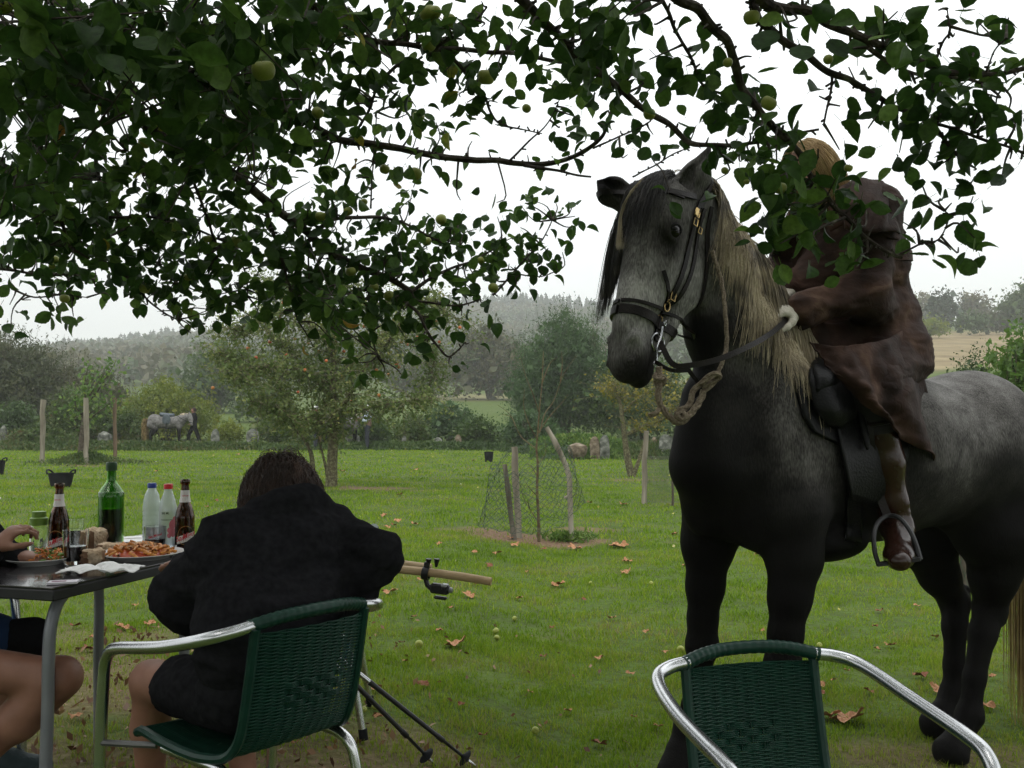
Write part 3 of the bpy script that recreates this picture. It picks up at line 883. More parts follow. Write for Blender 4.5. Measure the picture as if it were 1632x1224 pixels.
# ---------------------------------------------------------------- smooth bodies: distance field + surface nets
class Field:
    def __init__(self, lo, hi, h):
        self.lo = np.array(lo, float); self.h = h
        self.n = np.ceil((np.array(hi, float) - self.lo) / h).astype(int) + 1
        self.d = np.full(self.n, .25, np.float32)
    def _box(self, lo, hi, pad):
        i0 = np.clip(np.floor((np.array(lo) - pad - self.lo) / self.h).astype(int), 0, self.n - 1)
        i1 = np.clip(np.ceil((np.array(hi) + pad - self.lo) / self.h).astype(int) + 1, 1, self.n)
        sl = tuple(slice(a, b) for a, b in zip(i0, i1))
        ax = [self.lo[k] + self.h * np.arange(i0[k], i1[k]) for k in range(3)]
        return sl, ax
    def _merge(self, sl, d, k, sub=False):
        a = self.d[sl]
        if sub:
            d = -d; h = np.clip(k - np.abs(a - d), 0, None) / k
            self.d[sl] = np.maximum(a, d) + h * h * k * .25
        else:
            h = np.clip(k - np.abs(a - d), 0, None) / k
            self.d[sl] = np.minimum(a, d) - h * h * k * .25
    def cone(self, a, b, ra, rb, k=.04, w=None, f=1.0, sub=False):
        """tapered capsule; along unit direction w the section is f times wider"""
        a = np.array(a, float); b = np.array(b, float)
        m = max(ra, rb) * max(f, 1)
        sl, ax = self._box(np.minimum(a, b) - m, np.maximum(a, b) + m, k + 2 * self.h)
        X, Y, Z = np.meshgrid(*ax, indexing='ij')
        p = np.stack([X - a[0], Y - a[1], Z - a[2]], -1)
        ab = b - a; L = ab @ ab
        t = np.clip((p @ ab) / L, 0, 1) if L > 1e-12 else np.zeros(X.shape)
        q = p - t[..., None] * ab
        if w is not None and f != 1:
            w = np.array(w, float); w /= np.linalg.norm(w)
            c = q @ w
            q = q - (c * (1 - 1 / f))[..., None] * w
        d = np.linalg.norm(q, axis=-1) - (ra + (rb - ra) * t)
        self._merge(sl, d.astype(np.float32), k, sub)
    def ell(self, c, r, M=None, k=.04, sub=False):
        c = np.array(c, float); r = np.array(r, float)
        m = r.max()
        sl, ax = self._box(c - m, c + m, k + 2 * self.h)
        X, Y, Z = np.meshgrid(*ax, indexing='ij')
        p = np.stack([X - c[0], Y - c[1], Z - c[2]], -1)
        if M is not None: p = p @ np.array(M, float)      # columns of M = local axes
        k0 = np.linalg.norm(p / r, axis=-1); k1 = np.linalg.norm(p / (r * r), axis=-1) + 1e-9
        d = k0 * (k0 - 1) / k1
        self._merge(sl, d.astype(np.float32), k, sub)
    def chain(self, pts, rad, k=.03, w=None, f=1.0):
        for i in range(len(pts) - 1):
            self.cone(pts[i], pts[i + 1], rad[i], rad[i + 1], k, w, f)
    def mesh(self, name):
        d = self.d; s = d < 0
        n0, n1, n2 = d.shape
        c = np.stack([s[i:n0 - 1 + i, j:n1 - 1 + j, l:n2 - 1 + l] for i in (0, 1) for j in (0, 1) for l in (0, 1)], 0)
        cnt = c.sum(0); act = (cnt > 0) & (cnt < 8)
        I = np.argwhere(act); N = len(I)
        ids = np.full(act.shape, -1, np.int64); ids[tuple(I.T)] = np.arange(N)
        acc = np.zeros((N, 3)); wt = np.zeros(N)
        offs = [(i, j, l) for i in (0, 1) for j in (0, 1) for l in (0, 1)]
        for a in range(8):
            for b in range(a + 1, 8):
                oa, ob = np.array(offs[a]), np.array(offs[b])
                if np.abs(oa - ob).sum() != 1: continue
                da = d[tuple((I + oa).T)]; db = d[tuple((I + ob).T)]
                x = (da < 0) != (db < 0)
                t = da[x] / (da[x] - db[x])
                acc[x] += oa + (ob - oa) * t[:, None]; wt[x] += 1
        v = self.lo + (I + acc / wt[:, None]) * self.h
        F = []
        for ax in range(3):
            o1, o2 = [(1, 2), (2, 0), (0, 1)][ax]
            sh = [slice(None)] * 3; sh2 = [slice(None)] * 3
            sh[ax] = slice(0, -1); sh2[ax] = slice(1, None)
            x = s[tuple(sh)] != s[tuple(sh2)]
            E = np.argwhere(x)
            m = np.ones(len(E), bool)
            for o in (o1, o2): m &= (E[:, o] > 0) & (E[:, o] < d.shape[o] - 1)
            m &= E[:, ax] < d.shape[ax] - 1
            E = E[m]
            ins = s[tuple(E.T)]
            def idd(u, w_):
                q = E.copy(); q[:, o1] -= u; q[:, o2] -= w_
                return ids[tuple(q.T)]
            q = np.stack([idd(1, 1), idd(0, 1), idd(0, 0), idd(1, 0)], 1)
            q[~ins] = q[~ins][:, ::-1]
            F.append(q[(q >= 0).all(1)])
        F = np.concatenate(F)
        me = mesh_np(name, v, F, 4, smooth=True)
        self.v = v
        return me

def Rm(*axes):
    """matrix with given local axes as columns"""
    return np.array([list(a) for a in axes], float).T

def unit(v):
    v = np.array(v, float); return v / (np.linalg.norm(v) + 1e-12)

def hair_mesh(strands, rad, n=3, taper=.3):
    """strands: (k, m, 3) arrays -> tubes in one mesh; returns verts, faces, rnd"""
    S_ = np.asarray(strands, float); k, m, _ = S_.shape
    T = np.gradient(S_, axis=1); T /= np.linalg.norm(T, axis=2, keepdims=True) + 1e-9
    ref = rng.normal(size=(k, 1, 3))
    N = np.cross(T, ref); N /= np.linalg.norm(N, axis=2, keepdims=True) + 1e-9
    B = np.cross(T, N)
    rr = np.asarray(rad) if hasattr(rad, '__len__') else np.full(k, rad)
    prof = 1 - (1 - taper) * np.linspace(0, 1, m) ** 2
    ang = np.arange(n) * 2 * np.pi / n
    v = S_[:, :, None, :] + (N[:, :, None, :] * np.cos(ang)[None, None, :, None] + B[:, :, None, :] * np.sin(ang)[None, None, :, None]) * (rr[:, None] * prof[None])[:, :, None, None]
    base = (np.arange(k)[:, None, None] * m + np.arange(m - 1)[None, :, None]) * n
    j = np.arange(n)[None, None, :]; j2 = (j + 1) % n
    f = np.stack([base + j, base + j2, base + n + j2, base + n + j], -1).reshape(-1, 4)
    r_ = np.repeat(rng.random(k), m * n)
    return v.reshape(-1, 3), f, r_

def hairmat(name, cols, rough=.45, spec=.4):
    m = leafmat(name, cols, trans=.08, rough=rough, wscale=9, wamp=.5, spec=spec)
    return m

M_SKIN = mat("skin", [(0, (.19, .09, .057)), (1, (.27, .135, .09))], scale=12, rough=.5, bump=.15, bscale=160, spec=.4, bdist=.002)
M_BLACKCLOTH = mat("black_fleece", [(0, (.008, .008, .009)), (1, (.016, .016, .018))], scale=60, rough=.95, bump=.12, bscale=90, spec=.02, bdist=.003)
M_WHITECLOTH = mat("white_cloth", [(0, (.6, .6, .6)), (1, (.8, .8, .8))], scale=20, rough=.9)
M_BLUEGREYCLOTH = mat("pale_blue_cloth", [(0, (.3, .36, .42)), (1, (.42, .47, .52))], scale=10, rough=.9)
M_DARKBLUE = mat("navy_cloth", [(0, (.012, .014, .022)), (1, (.02, .024, .035))], scale=20, rough=.9)
# ---------------------------------------------------------------- middle distance
def rough_post(b, p0, p1, r, n=8, seg=5, seed=0, top_cut=True):
    rr = random.Random(seed)
    pts = [Vector(p0).lerp(Vector(p1), i / seg) + Vector((rr.uniform(-1, 1), rr.uniform(-1, 1), 0)) * r * .25 for i in range(seg + 1)]
    b.tube(pts, [r * rr.uniform(.85, 1.1) for _ in pts], n)
M_POST = mat("weathered_wood", [(0, (.13, .11, .085)), (.5, (.22, .195, .15)), (1, (.34, .31, .25))], scale=10, rough=.95, bump=.9, bscale=30, stretch=(1, 1, .12), spec=.15)
M_POSTD = mat("dark_weathered_wood", [(0, (.05, .042, .032)), (.5, (.10, .085, .065)), (1, (.19, .17, .14))], scale=12, rough=.95, bump=.9, bscale=34, stretch=(1, 1, .12), spec=.15)
M_POSTB = mat("brown_stake_wood", [(0, (.10, .065, .04)), (1, (.20, .14, .09))], scale=12, rough=.9, bump=.7, stretch=(1, 1, .15))
M_WIRE = mat("green_wire", (.02, .045, .02), scale=10, rough=.5)
M_WIREG = mat("grey_wire", (.10, .11, .08), scale=10, rough=.5)
M_RUBBER = mat("black_rubber", [(0, (.008, .009, .010)), (1, (.016, .017, .019))], scale=8, rough=.7, spec=.1, bump=.3, bscale=30)

def post(px0, py0, px1, py1, Y, rpx, label, m, group, seed):
    a = P(px0, py0, Y); a.z = gz(a.x, Y) - .05; c = P(px1, py1, Y)
    b = MB(); rough_post(b, a, c, rpx * Y / FPX, seed=seed)
    return tag(b.build("fence_post", m), label, "post", group)
post(67, 737, 69, 637, 27.5, 4.3, "pale weathered post left of the leafy sapling, the leftmost of three", M_POST, "stakes round the leafy sapling", 1)
post(138, 741, 137, 634, 26.5, 4.0, "pale grey post standing in front of the leafy sapling's trunk", M_POST, "stakes round the leafy sapling", 2)
post(184, 737, 183, 634, 27.5, 3.2, "thin brown stake right of the leafy sapling, the rightmost of three", M_POSTB, "stakes round the leafy sapling", 3)

# sapling inside the stakes
def sapling():
    Y = 27.2
    p = GY(131, Y)
    e = empty("fruit_sapling", p, "leafy young fruit tree growing between three tall stakes", "tree")
    b = MB()
    b.tube([p + V(0, 0, -.05), P(131, 700, Y), P(135, 660, Y), P(150, 620, Y + .2)], [.11, .09, .06, .02], 7)
    tips = [(185, 575), (176, 580), (150, 596), (140, 585), (120, 625), (160, 600), (172, 640), (112, 655), (190, 632)]
    cs = []
    for i, (tx, ty) in enumerate(tips):
        s = P(133 + rnd.uniform(-2, 8), rnd.uniform(640, 680), Y)
        t = P(tx, ty, Y + rnd.uniform(-.7, .7))
        path = [Vector(q) for q in smooth_path([s, s.lerp(t, .5) + V(rnd.uniform(-.2, .2), 0, -.1), t], 5)]
        b.tube(path, [.03 * (1 - .8 * k / (len(path) - 1)) for k in range(len(path))], 5)
        for k in range(62):
            q = path[min(len(path) - 1, int(len(path) * (1 - rnd.random() ** 1.5 * .75)))]
            cs.append(q + V(rnd.gauss(0, .17), rnd.gauss(0, .17), rnd.gauss(0, .17)))
    b.build("trunk", M_BARK, e)
    v, f, r_ = leaf_quads(np.array([tuple(c) for c in cs]), .12, .6)
    link_mesh("foliage", mesh_np("foliage", v, f, 4, attrs={"rnd": r_}), M_FRESH, e)
    n = 3800; a = rng.random(n) * 6.28; q = np.abs(rng.normal(size=n)) * .75 * (1 + .3 * np.sin(a * 3))
    x = p.x + .3 + q * np.cos(a); y = p.y - .3 + q * np.sin(a) * .7
    c = np.stack([x, y, ground_z(x, y) + .42 * rng.random(n) * np.exp(-q * 1.1)], 1)
    v, f, r_ = leaf_quads(c, .09, .3, (0, 0, 1), .9)
    o = link_mesh("weeds", mesh_np("weeds", v, f, 4, attrs={"rnd": r_}), M_BRAMBLE, None)
    tag(o, "rough weeds round the foot of the staked fruit sapling", kind="stuff")
sapling()

# rubber tubs
def tub(px, pyb, wpx, hpx, label, handles=True):
    g = G(px, pyb); Y = g.y
    w = wpx / FPX * Y / 2; h = hpx / FPX * Y
    e = empty("rubber_tub", g, label, "tub", "black tubs on the lawn")
    b = MB()
    b.lathe([(.01, .0), (w * .78, 0), (w * .8, .02), (w * .92, h * .6), (w, h), (w * 1.04, h), (w * 1.04, h - .02), (w * 1.0, h - .02)][:6] + [(w * .97, h), (w * .76, .03), (.01, .03)], g, 24)
    b.build("body", M_RUBBER, e)
    if handles:
        for s in (-1, 1):
            hb = MB()
            hb.tube(smooth_path([(g.x + s * w * .9, g.y - .12, g.z + h - .01), (g.x + s * w * 1.08, g.y - .06, g.z + h + .05), (g.x + s * w * 1.08, g.y + .06, g.z + h + .05), (g.x + s * w * .9, g.y + .12, g.z + h - .01)], 4), .016, 6)
            hb.build("handle", M_RUBBER, e)
    return e
tub(97, 776, 38, 22, "black rubber tub with two handles standing on the lawn behind the left beer bottle")
tub(-6, 756, 26, 22, "black tub cut off by the left edge of the view")
tub(779, 736, 15, 16, "small black bucket standing on the grass by the hedge", handles=False)

# ---- orchard tree with red apples
M_REDAPPLE = leafmat("red_apple_skin", [(0, (.30, .045, .02)), (.6, (.42, .12, .04)), (1, (.40, .28, .06))], trans=0, wscale=8, wamp=.5, objrnd=True, rough=.35)
def orchard_tree():
    Y = G(527, 776).y
    p = G(527, 776)
    e = empty("apple_tree", p, "bushy apple tree with small red apples behind the seated woman", "tree")
    b = MB()
    def br(pts, r0, r1, sub=5):
        path = smooth_path([P(x, y, Y + d) for x, y, d in pts], sub)
        n = len(path)
        b.tube(path, [r0 + (r1 - r0) * k / (n - 1) for k in range(n)], 7)
        return [Vector(q) for q in path]
    main = [br([(528, 778, 0), (529, 740, 0), (531, 700, 0), (533, 660, 0), (530, 620, 0), (532, 585, .1), (530, 550, .2), (520, 520, .3)], .115, .02),
            br([(500, 772, .1), (497, 730, .1), (488, 705, .2), (470, 680, .3), (455, 640, .4), (440, 600, .5)], .05, .012),
            br([(523, 775, .1), (519, 745, .1), (512, 715, .2), (505, 690, .3), (498, 650, .2)], .03, .01),
            br([(530, 690, 0), (545, 650, -.3), (575, 600, -.6), (600, 560, -.7), (625, 540, -.8), (640, 505, -.8)], .05, .012),
            br([(531, 640, 0), (500, 600, .5), (470, 570, .8), (445, 545, 1.0), (420, 520, 1.1)], .045, .01),
            br([(531, 620, 0), (560, 580, .6), (600, 540, .9), (650, 520, 1.2), (690, 560, 1.3), (686, 600, 1.3), (680, 640, 1.3)], .045, .008),
            br([(520, 610, 0), (480, 590, -.5), (430, 585, -.9), (385, 590, -1.2), (370, 600, -1.3)], .035, .006),
            br([(440, 600, .5), (400, 580, .6), (370, 575, .6), (350, 560, .6)], .02, .006),
            br([(530, 560, .1), (500, 520, -.2), (455, 500, -.4), (420, 500, -.5), (390, 520, -.5), (360, 525, -.5)], .03, .006),
            br([(530, 540, .2), (560, 500, .3), (620, 480, .2), (680, 475, .1), (700, 490, .1), (730, 510, .1)], .03, .006),
            br([(518, 500, .3), (480, 470, .3), (440, 455, .3), (425, 455, .3)], .02, .004),
            br([(520, 500, .3), (540, 460, .5), (560, 440, .5)], .02, .004),
            br([(535, 660, 0), (590, 650, -.6), (640, 640, -.9), (690, 635, -1)], .025, .006),
            br([(533, 680, 0), (480, 665, -.6), (440, 650, -.9), (400, 640, -1)], .025, .006)]
    cs = []; seeds = []
    for path in main:
        n = len(path)
        for i in range(3, n):
            if proj(path[i])[1] > 690: continue
            for s in range(5):
                a = path[i] + Vector((rnd.gauss(0, 1), rnd.gauss(0, 1), rnd.gauss(-.35, .8))) * .27
                b.tube([path[i], path[i].lerp(a, .5) + V(0, 0, .04), a], [.010, .007, .003], 3, cap=False)
                seeds.append(a)
                for k in range(27):
                    q = path[i].lerp(a, rnd.random() ** .6)
                    cs.append(q + V(rnd.gauss(0, .085), rnd.gauss(0, .085), rnd.gauss(0, .085)))
    b.build("trunk", M_BARKG, e)
    C = np.array([tuple(c) for c in cs])
    v, f, r_ = leaf_quads(C, .062, .55)
    link_mesh("foliage", mesh_np("foliage", v, f, 4, attrs={"rnd": r_}), M_APPLELEAF_FAR, e)
    # apples: hand-placed where the photo shows them
    ab = MB(); ab.ball((0, 0, 0), .034, 8, 6)
    first = None
    spots = [(425, 480), (452, 482), (600, 512), (612, 520), (640, 545), (655, 560), (672, 565), (696, 512), (733, 522), (655, 570), (632, 580), (580, 520), (535, 545), (562, 610), (470, 540), (492, 548), (508, 560), (430, 545), (408, 570), (380, 600), (318, 600), (505, 530), (545, 600), (573, 470), (600, 590), (650, 525), (683, 550), (520, 575), (548, 560), (456, 565), (486, 590), (540, 525), (626, 512), (665, 538), (588, 545), (613, 565), (446, 505), (560, 640), (475, 625), (395, 555), (700, 545), (716, 560), (530, 620), (604, 630)]
    for k, (x, y) in enumerate(spots):
        q = P(x, y, Y + rnd.uniform(-1.1, .6))
        best = min(seeds, key=lambda s_: (s_ - q).length)
        if (best - q).length > .35: q = best + V(0, 0, -.06)
        if first is None:
            first = ab.build("apple", M_REDAPPLE, None, center=False); o = first
        else: o = first.copy(); COL.objects.link(o)
        o.parent = e; o.location = q - p; s = rnd.uniform(.8, 1.15); o.scale = (s, s, s * .95)
orchard_tree()

# ---- small yellowing tree right of centre
def yellow_tree():
    p = G(1008, 760); Y = p.y
    e = empty("yellowing_tree", p, "small forked tree with thin yellow autumn leaves behind the big horse's chin", "tree")
    b = MB(); cs = []
    def br(pts, r0, r1):
        path = [Vector(q) for q in smooth_path([P(x, y, Y + d) for x, y, d in pts], 5)]
        n = len(path); b.tube(path, [r0 + (r1 - r0) * k / (n - 1) for k in range(n)], 6); return path
    L = [br([(1008, 762, 0), (1001, 735, 0), (996, 700, 0), (991, 660, 0), (984, 625, 0), (975, 610, 0)], .10, .02),
         br([(1008, 762, 0), (1016, 740, 0), (1024, 715, .1), (1032, 690, .2)], .06, .025),
         br([(1000, 692, 0), (1030, 678, -.2), (1060, 665, -.3), (1090, 640, -.4), (1110, 620, -.4)], .05, .02),
         br([(991, 660, 0), (1010, 640, 0), (1040, 620, .2), (1070, 600, .3)], .03, .01),
         br([(988, 640, 0), (975, 625, .3), (965, 615, .5)], .02, .01)]
    for path in L[2:] + [L[0][-8:]]:
        for q in path[2:]:
            for s in range(3):
                t = q + Vector((rnd.gauss(0, .4), rnd.gauss(0, .4), rnd.uniform(-.2, .5)))
                b.tube([q, t], [.008, .003], 3, cap=False)
                for k in range(13): cs.append(q.lerp(t, rnd.random()) + Vector((rnd.gauss(0, .09), rnd.gauss(0, .09), rnd.gauss(0, .09))))
    b.build("trunk", M_BARKG, e)
    v, f, r_ = leaf_quads(np.array([tuple(c) for c in cs]), .07, .6)
    link_mesh("foliage", mesh_np("foliage", v, f, 4, attrs={"rnd": r_}), M_LIMEYEL, e)
yellow_tree()

# ---- young tree in its wire cage
def cage():
    c = G(845, 862); Y = c.y
    # stakes
    def stake(pts, r, label, m, seed, knot=None):
        b = MB()
        path = [P(x, y, Y + d) for x, y, d in pts]
        path[0].z = gz(path[0].x, path[0].y) - .06
        q = [Vector(a) for a in smooth_path(path, 3)]
        rr = random.Random(seed)
        b.tube([a + Vector((rr.gauss(0, r * .08), rr.gauss(0, r * .08), 0)) for a in q], [r * rr.uniform(.88, 1.1) for _ in q], 9)
        if knot: b.tube([P(*knot[0]), P(*knot[1])], [r * .9, r * .45], 6)
        return tag(b.build("stake", m), label, "stake", "stakes of the tree cage")
    stake([(820, 856, -.05), (812, 800, -.05), (804, 740, -.05)], .030, "short dark leaning stake, leftmost of the tree cage", M_POSTD, 1)
    stake([(827, 855, .15), (824, 800, .15), (821, 750, .15), (820, 712, .15)], .040, "thick pale split-topped stake left of the caged young tree", M_POST, 2)
    stake([(912, 845, .1), (908, 800, .1), (906, 756, .1), (890, 715, .1), (871, 681, .1)], .030, "crooked grey branch used as the right stake of the tree cage", M_POST, 3, knot=((906, 792, Y + .1), (899, 794, Y + .1)))
    # young tree
    p = G(858, 862)
    e = empty("young_tree", p, "thin reddish-brown young tree growing in the middle of the wire cage", "tree")
    b = MB()
    def br(pts, r0, r1, sub=4):
        path = [Vector(q) for q in smooth_path([P(x, y, Y + d) for x, y, d in pts], sub)]
        n = len(path); b.tube(path, [r0 + (r1 - r0) * k / (n - 1) for k in range(n)], 6)
        return path
    br([(859, 865, 0), (858, 820, 0), (856, 780, 0), (857, 740, 0), (855, 715, 0), (857, 690, 0), (860, 650, 0), (864, 610, 0), (866, 560, .1)], .019, .004)
    tw = [[(857, 830, 0), (845, 812, .1), (835, 795, .2), (828, 770, .2)], [(856, 790, 0), (846, 780, -.1), (835, 765, -.1)], [(856, 740, 0), (864, 732, .1), (870, 720, .1), (868, 700, .1)],
          [(855, 715, 0), (842, 706, .1), (830, 695, .2), (822, 680, .2), (812, 660, .2), (793, 645, .2)], [(822, 680, .2), (815, 665, .3), (800, 660, .3)],
          [(860, 690, 0), (868, 660, .1), (882, 640, .2), (893, 610, .2), (902, 590, .2), (920, 565, .2)], [(858, 690, 0), (875, 665, .1), (897, 640, .2), (905, 628, .2)],
          [(860, 660, 0), (850, 630, -.1), (838, 600, -.1), (830, 570, -.1)], [(864, 610, 0), (876, 580, .1), (888, 570, .1)], [(857, 700, 0), (845, 680, -.2), (835, 650, -.2), (836, 620, -.2)],
          [(893, 610, .2), (896, 580, .2), (895, 560, .2)], [(857, 760, 0), (848, 745, .1), (840, 738, .1)], [(845, 812, .1), (842, 800, 0), (850, 792, 0)]]
    paths = [br(t, .007, .002) for t in tw]
    b.build("stem", mat("lichened_bark", [(0, (.06, .035, .018)), (.5, (.09, .065, .03)), (1, (.13, .12, .05))], scale=30, rough=.9, bump=.5), e)
    cs = [tuple(q + Vector((rnd.gauss(0, .012), rnd.gauss(0, .012), rnd.gauss(0, .012)))) for pa in paths for q in pa[3:] if rnd.random() < .35]
    v, f, r_ = leaf_quads(np.array(cs), .022, .5)
    link_mesh("foliage", mesh_np("foliage", v, f, 4, attrs={"rnd": r_}), M_FRESH, e)
    # wire netting: a loose sagging sheet round the stakes
    b = MB()
    nu, nv = 56, 20
    # ring in plan (photo px, depth offset) and height range
    ring = [(762, .0, 838, 740), (775, -.25, 842, 745), (800, -.38, 846, 752), (830, -.45, 850, 750), (860, -.46, 848, 738), (895, -.4, 838, 716), (925, -.2, 808, 706), (930, .1, 800, 712), (905, .45, 824, 706), (868, .6, 826, 700), (820, .62, 826, 705), (782, .45, 830, 728), (762, .0, 838, 740)]
    rs = smooth_path(ring, 5)
    U = np.array(rs); tt = np.linspace(0, len(U) - 1, nu)
    Ui = np.stack([np.interp(tt, np.arange(len(U)), U[:, k]) for k in range(4)], 1)
    def wp(i, j):
        px, d, yb, yt = Ui[i % nu]
        t = j / nv
        lean = 22 * (t ** 1.3)                      # the net leans in towards the top
        x = px + (845 - px) * .28 * t + 3 * math.sin(i * .9 + t * 5)
        y = yb + (yt - yb) * t + 2.5 * math.sin(i * 1.7 + j)
        return P(x, y, Y + d * (1 - .25 * t) + .03 * math.sin(i * 2.1 + j * .8))
    g = [[wp(i, j) for j in range(nv + 1)] for i in range(nu)]
    for j in range(0, nv):
        for i in range(nu):
            k = (i + 1) % nu
            # diamond mesh
            if (i + j) % 2 == 0: b.tube([g[i][j], g[k][j + 1]], .0026, 3, cap=False)
            else: b.tube([g[k][j], g[i][j + 1]], .0026, 3, cap=False)
            if j in (0, nv - 1): b.tube([g[i][j], g[k][j]], .0034, 3, cap=False)
    tag(b.build("wire_netting", M_WIRE, smooth=False), "loose green wire netting wrapped round the stakes of the young tree", "netting")
    # leafy weeds at its foot
    n = 420; q = G(905, 862)
    cc = np.stack([q.x + rng.normal(0, .13, n), q.y + rng.normal(0, .09, n), q.z + .10 * rng.random(n)], 1)
    v, f, r_ = leaf_quads(cc, .10, .2, (0, 0, .8), .9)
    q2 = G(838, 858); cc = np.stack([q2.x + rng.normal(0, .06, 60), q2.y + rng.normal(0, .05, 60), q2.z + .05 * rng.random(60)], 1)
    tag(link_mesh("weeds", mesh_np("weeds", v, f, 4, attrs={"rnd": r_}), M_FRESH, None), "green dock leaves growing at the foot of the crooked stake", kind="stuff")
cage()

# ---- wire fence with one post right of centre (a second caged tree)
def right_fence():
    g = G(1026, 803); Y = g.y
    e = empty("wire_fence", g, "pale post with a run of square wire fence beside the big horse's chest", "fence")
    b = MB(); rough_post(b, P(1026, 806, Y), P(1029, 687, Y), .046, seed=5); b.build("post", M_POST, e)
    b = MB(); q = P(1072, 806, Y - .6); rough_post(b, q, P(1073, 716, Y - .6), .02, seed=6); b.build("post", M_POSTD, e)
    b = MB()
    A = (1029, Y); pts = [(1029, 0), (1050, -.35), (1072, -.6), (1110, -.7), (1150, -.4), (1170, .2)]
    ps = smooth_path(pts, 10)
    for k in range(len(ps) - 1):
        (x0, d0), (x1, d1) = ps[k], ps[k + 1]
        for j in range(10):
            y0 = 728 + j * 8
            b.tube([P(x0, y0, Y + d0), P(x1, y0, Y + d1)], .0028, 3, cap=False)
        b.tube([P(x0, 728, Y + d0), P(x0, 801, Y + d0)], .0026, 3, cap=False)
        xm, dm = (x0 + x1) / 2, (d0 + d1) / 2
        b.tube([P(xm, 728, Y + dm), P(xm, 801, Y + dm)], .0026, 3, cap=False)
    b.build("wire_mesh", M_WIREG, e, smooth=False)
right_fence()
# leaning post with netting seen between the big horse's hind legs
def rear_cage():
    g = G(1542, 935); Y = g.y
    e = empty("caged_trunk", g, "grey trunk wrapped in wire netting seen between the big horse's hind legs", "tree trunk")
    b = MB(); rough_post(b, P(1540, 940, Y), P(1535, 820, Y), .05, seed=9, seg=8); b.build("trunk", M_POSTD, e)
    b = MB()
    for k in range(10):
        a0 = 2 * math.pi * k / 10
        for j in range(9):
            z0, z1 = g.z + j * .1, g.z + j * .1 + .1
            a1 = a0 + .31
            for (s, t) in ((a0, a1), (a1 + .31, a1)) if j % 2 == 0 else ((a1, a0), (a1, a1 + .31)):
                b.tube([(g.x + (.10) * math.cos(s), g.y + (.10) * math.sin(s), z0), (g.x + (.10) * math.cos(t), g.y + (.10) * math.sin(t), z1)], .0028, 3, cap=False)
    b.build("netting", M_WIRE, e, smooth=False)
rear_cage()

# ---- fallen leaves and windfall apples: each one a thing
M_DRYLEAF = mat("dry_leaf", [(0, (.20, .075, .03)), (.5, (.36, .17, .075)), (1, (.50, .30, .16))], scale=9, rough=.8, bump=.5, bscale=60, coords="Generated")
M_DRYLEAF2 = mat("brown_leaf", [(0, (.12, .04, .02)), (1, (.26, .10, .045))], scale=9, rough=.8, bump=.5, bscale=60, coords="Generated")
def big_leaf_mesh(seed):
    """plane-tree leaf: lobed, curled"""
    rr = random.Random(seed); n = 34; vs = [(0, 0, .012)]
    pts = []
    for k in range(n):
        a = 2 * math.pi * k / n
        r = .42 + .36 * abs(math.cos(2.5 * a)) ** .7 + rr.uniform(-.05, .07)
        if k % 2: r *= .9
        pts.append((a, r))
    for f_ in (.5, 1.0):
        for a, r in pts:
            x, y = math.cos(a) * r * f_, math.sin(a) * r * f_
            vs.append((x, y, .02 + f_ * f_ * (.16 + (.10) * math.sin(a * 2 + seed) + .12 * math.cos(a * 3.3 + seed * 2)) + .05 * math.sin(a * 7)))
    fs = [(0, 1 + k, 1 + (k + 1) % n) for k in range(n)] + [(1 + k, 1 + n + k, 1 + n + (k + 1) % n, 1 + (k + 1) % n) for k in range(n)]
    o = len(vs); vs += [(-.5, -.02, .1), (-.5, .02, .1), (-1.1, .01, .16), (-1.1, -.01, .16)]; fs.append((o, o + 1, o + 2, o + 3))
    me = bpy.data.meshes.new("fallen_leaf"); me.from_pydata(vs, [], fs); me.polygons.foreach_set("use_smooth", [True] * len(fs)); me.update()
    return me
LEAFM = [big_leaf_mesh(s) for s in range(6)]
for k, m in enumerate(LEAFM): m.materials.append(M_DRYLEAF if k < 4 else M_DRYLEAF2)
def fallen(px, py, wpx, k, label, group="fallen leaves on the lawn"):
    g = G(px, py); s = wpx / FPX * g.y / 1.35
    o = bpy.data.objects.new("fallen_leaf", LEAFM[k % 6]); COL.objects.link(o)
    o.location = g + V(0, 0, .022 if g.y > 4 else .015); o.scale = (s, s, s); o.rotation_euler = (rnd.uniform(-.35, .1), rnd.uniform(-.3, .3), rnd.uniform(0, 6.28))
    tag(o, label, "leaf", group)
NAMED = [(726, 1033, 34, 0, "large pale curled leaf on the grass left of centre foreground, right of the walking poles"), (985, 873, 28, 1, "big ragged leaf just right of the tree cage"), (915, 877, 22, 2, "wide orange leaf at the foot of the dock leaves"), (1352, 1154, 52, 0, "broad pale leaf on the grass behind the empty chair's right arm"), (1320, 1148, 34, 2, "reddish leaf touching the broad pale one behind the empty chair"), (1496, 1106, 28, 3, "flat tan leaf beside the big horse's hind hoof"), (1570, 1132, 28, 1, "curled leaf at the right of the big horse's hind hoof"), (622, 948, 24, 2, "upturned leaf on the grass right of the woman's elbow"), (747, 953, 20, 1, "curled leaf below the end of the wooden staffs"), (890, 936, 20, 3, "pale leaf in mid lawn below the caged tree"), (1467, 1083, 22, 4, "brown curled leaf left of the big horse's hind leg"), (998, 916, 18, 0, "flat leaf on the lawn left of the big horse's foreleg"), (793, 885, 14, 1, "small leaf in front of the soil round the caged tree"), (955, 1193, 24, 4, "dark leaf left of the empty chair"), (675, 1097, 18, 5, "small orange leaf right of the walking poles")]
for a in NAMED: fallen(*a)
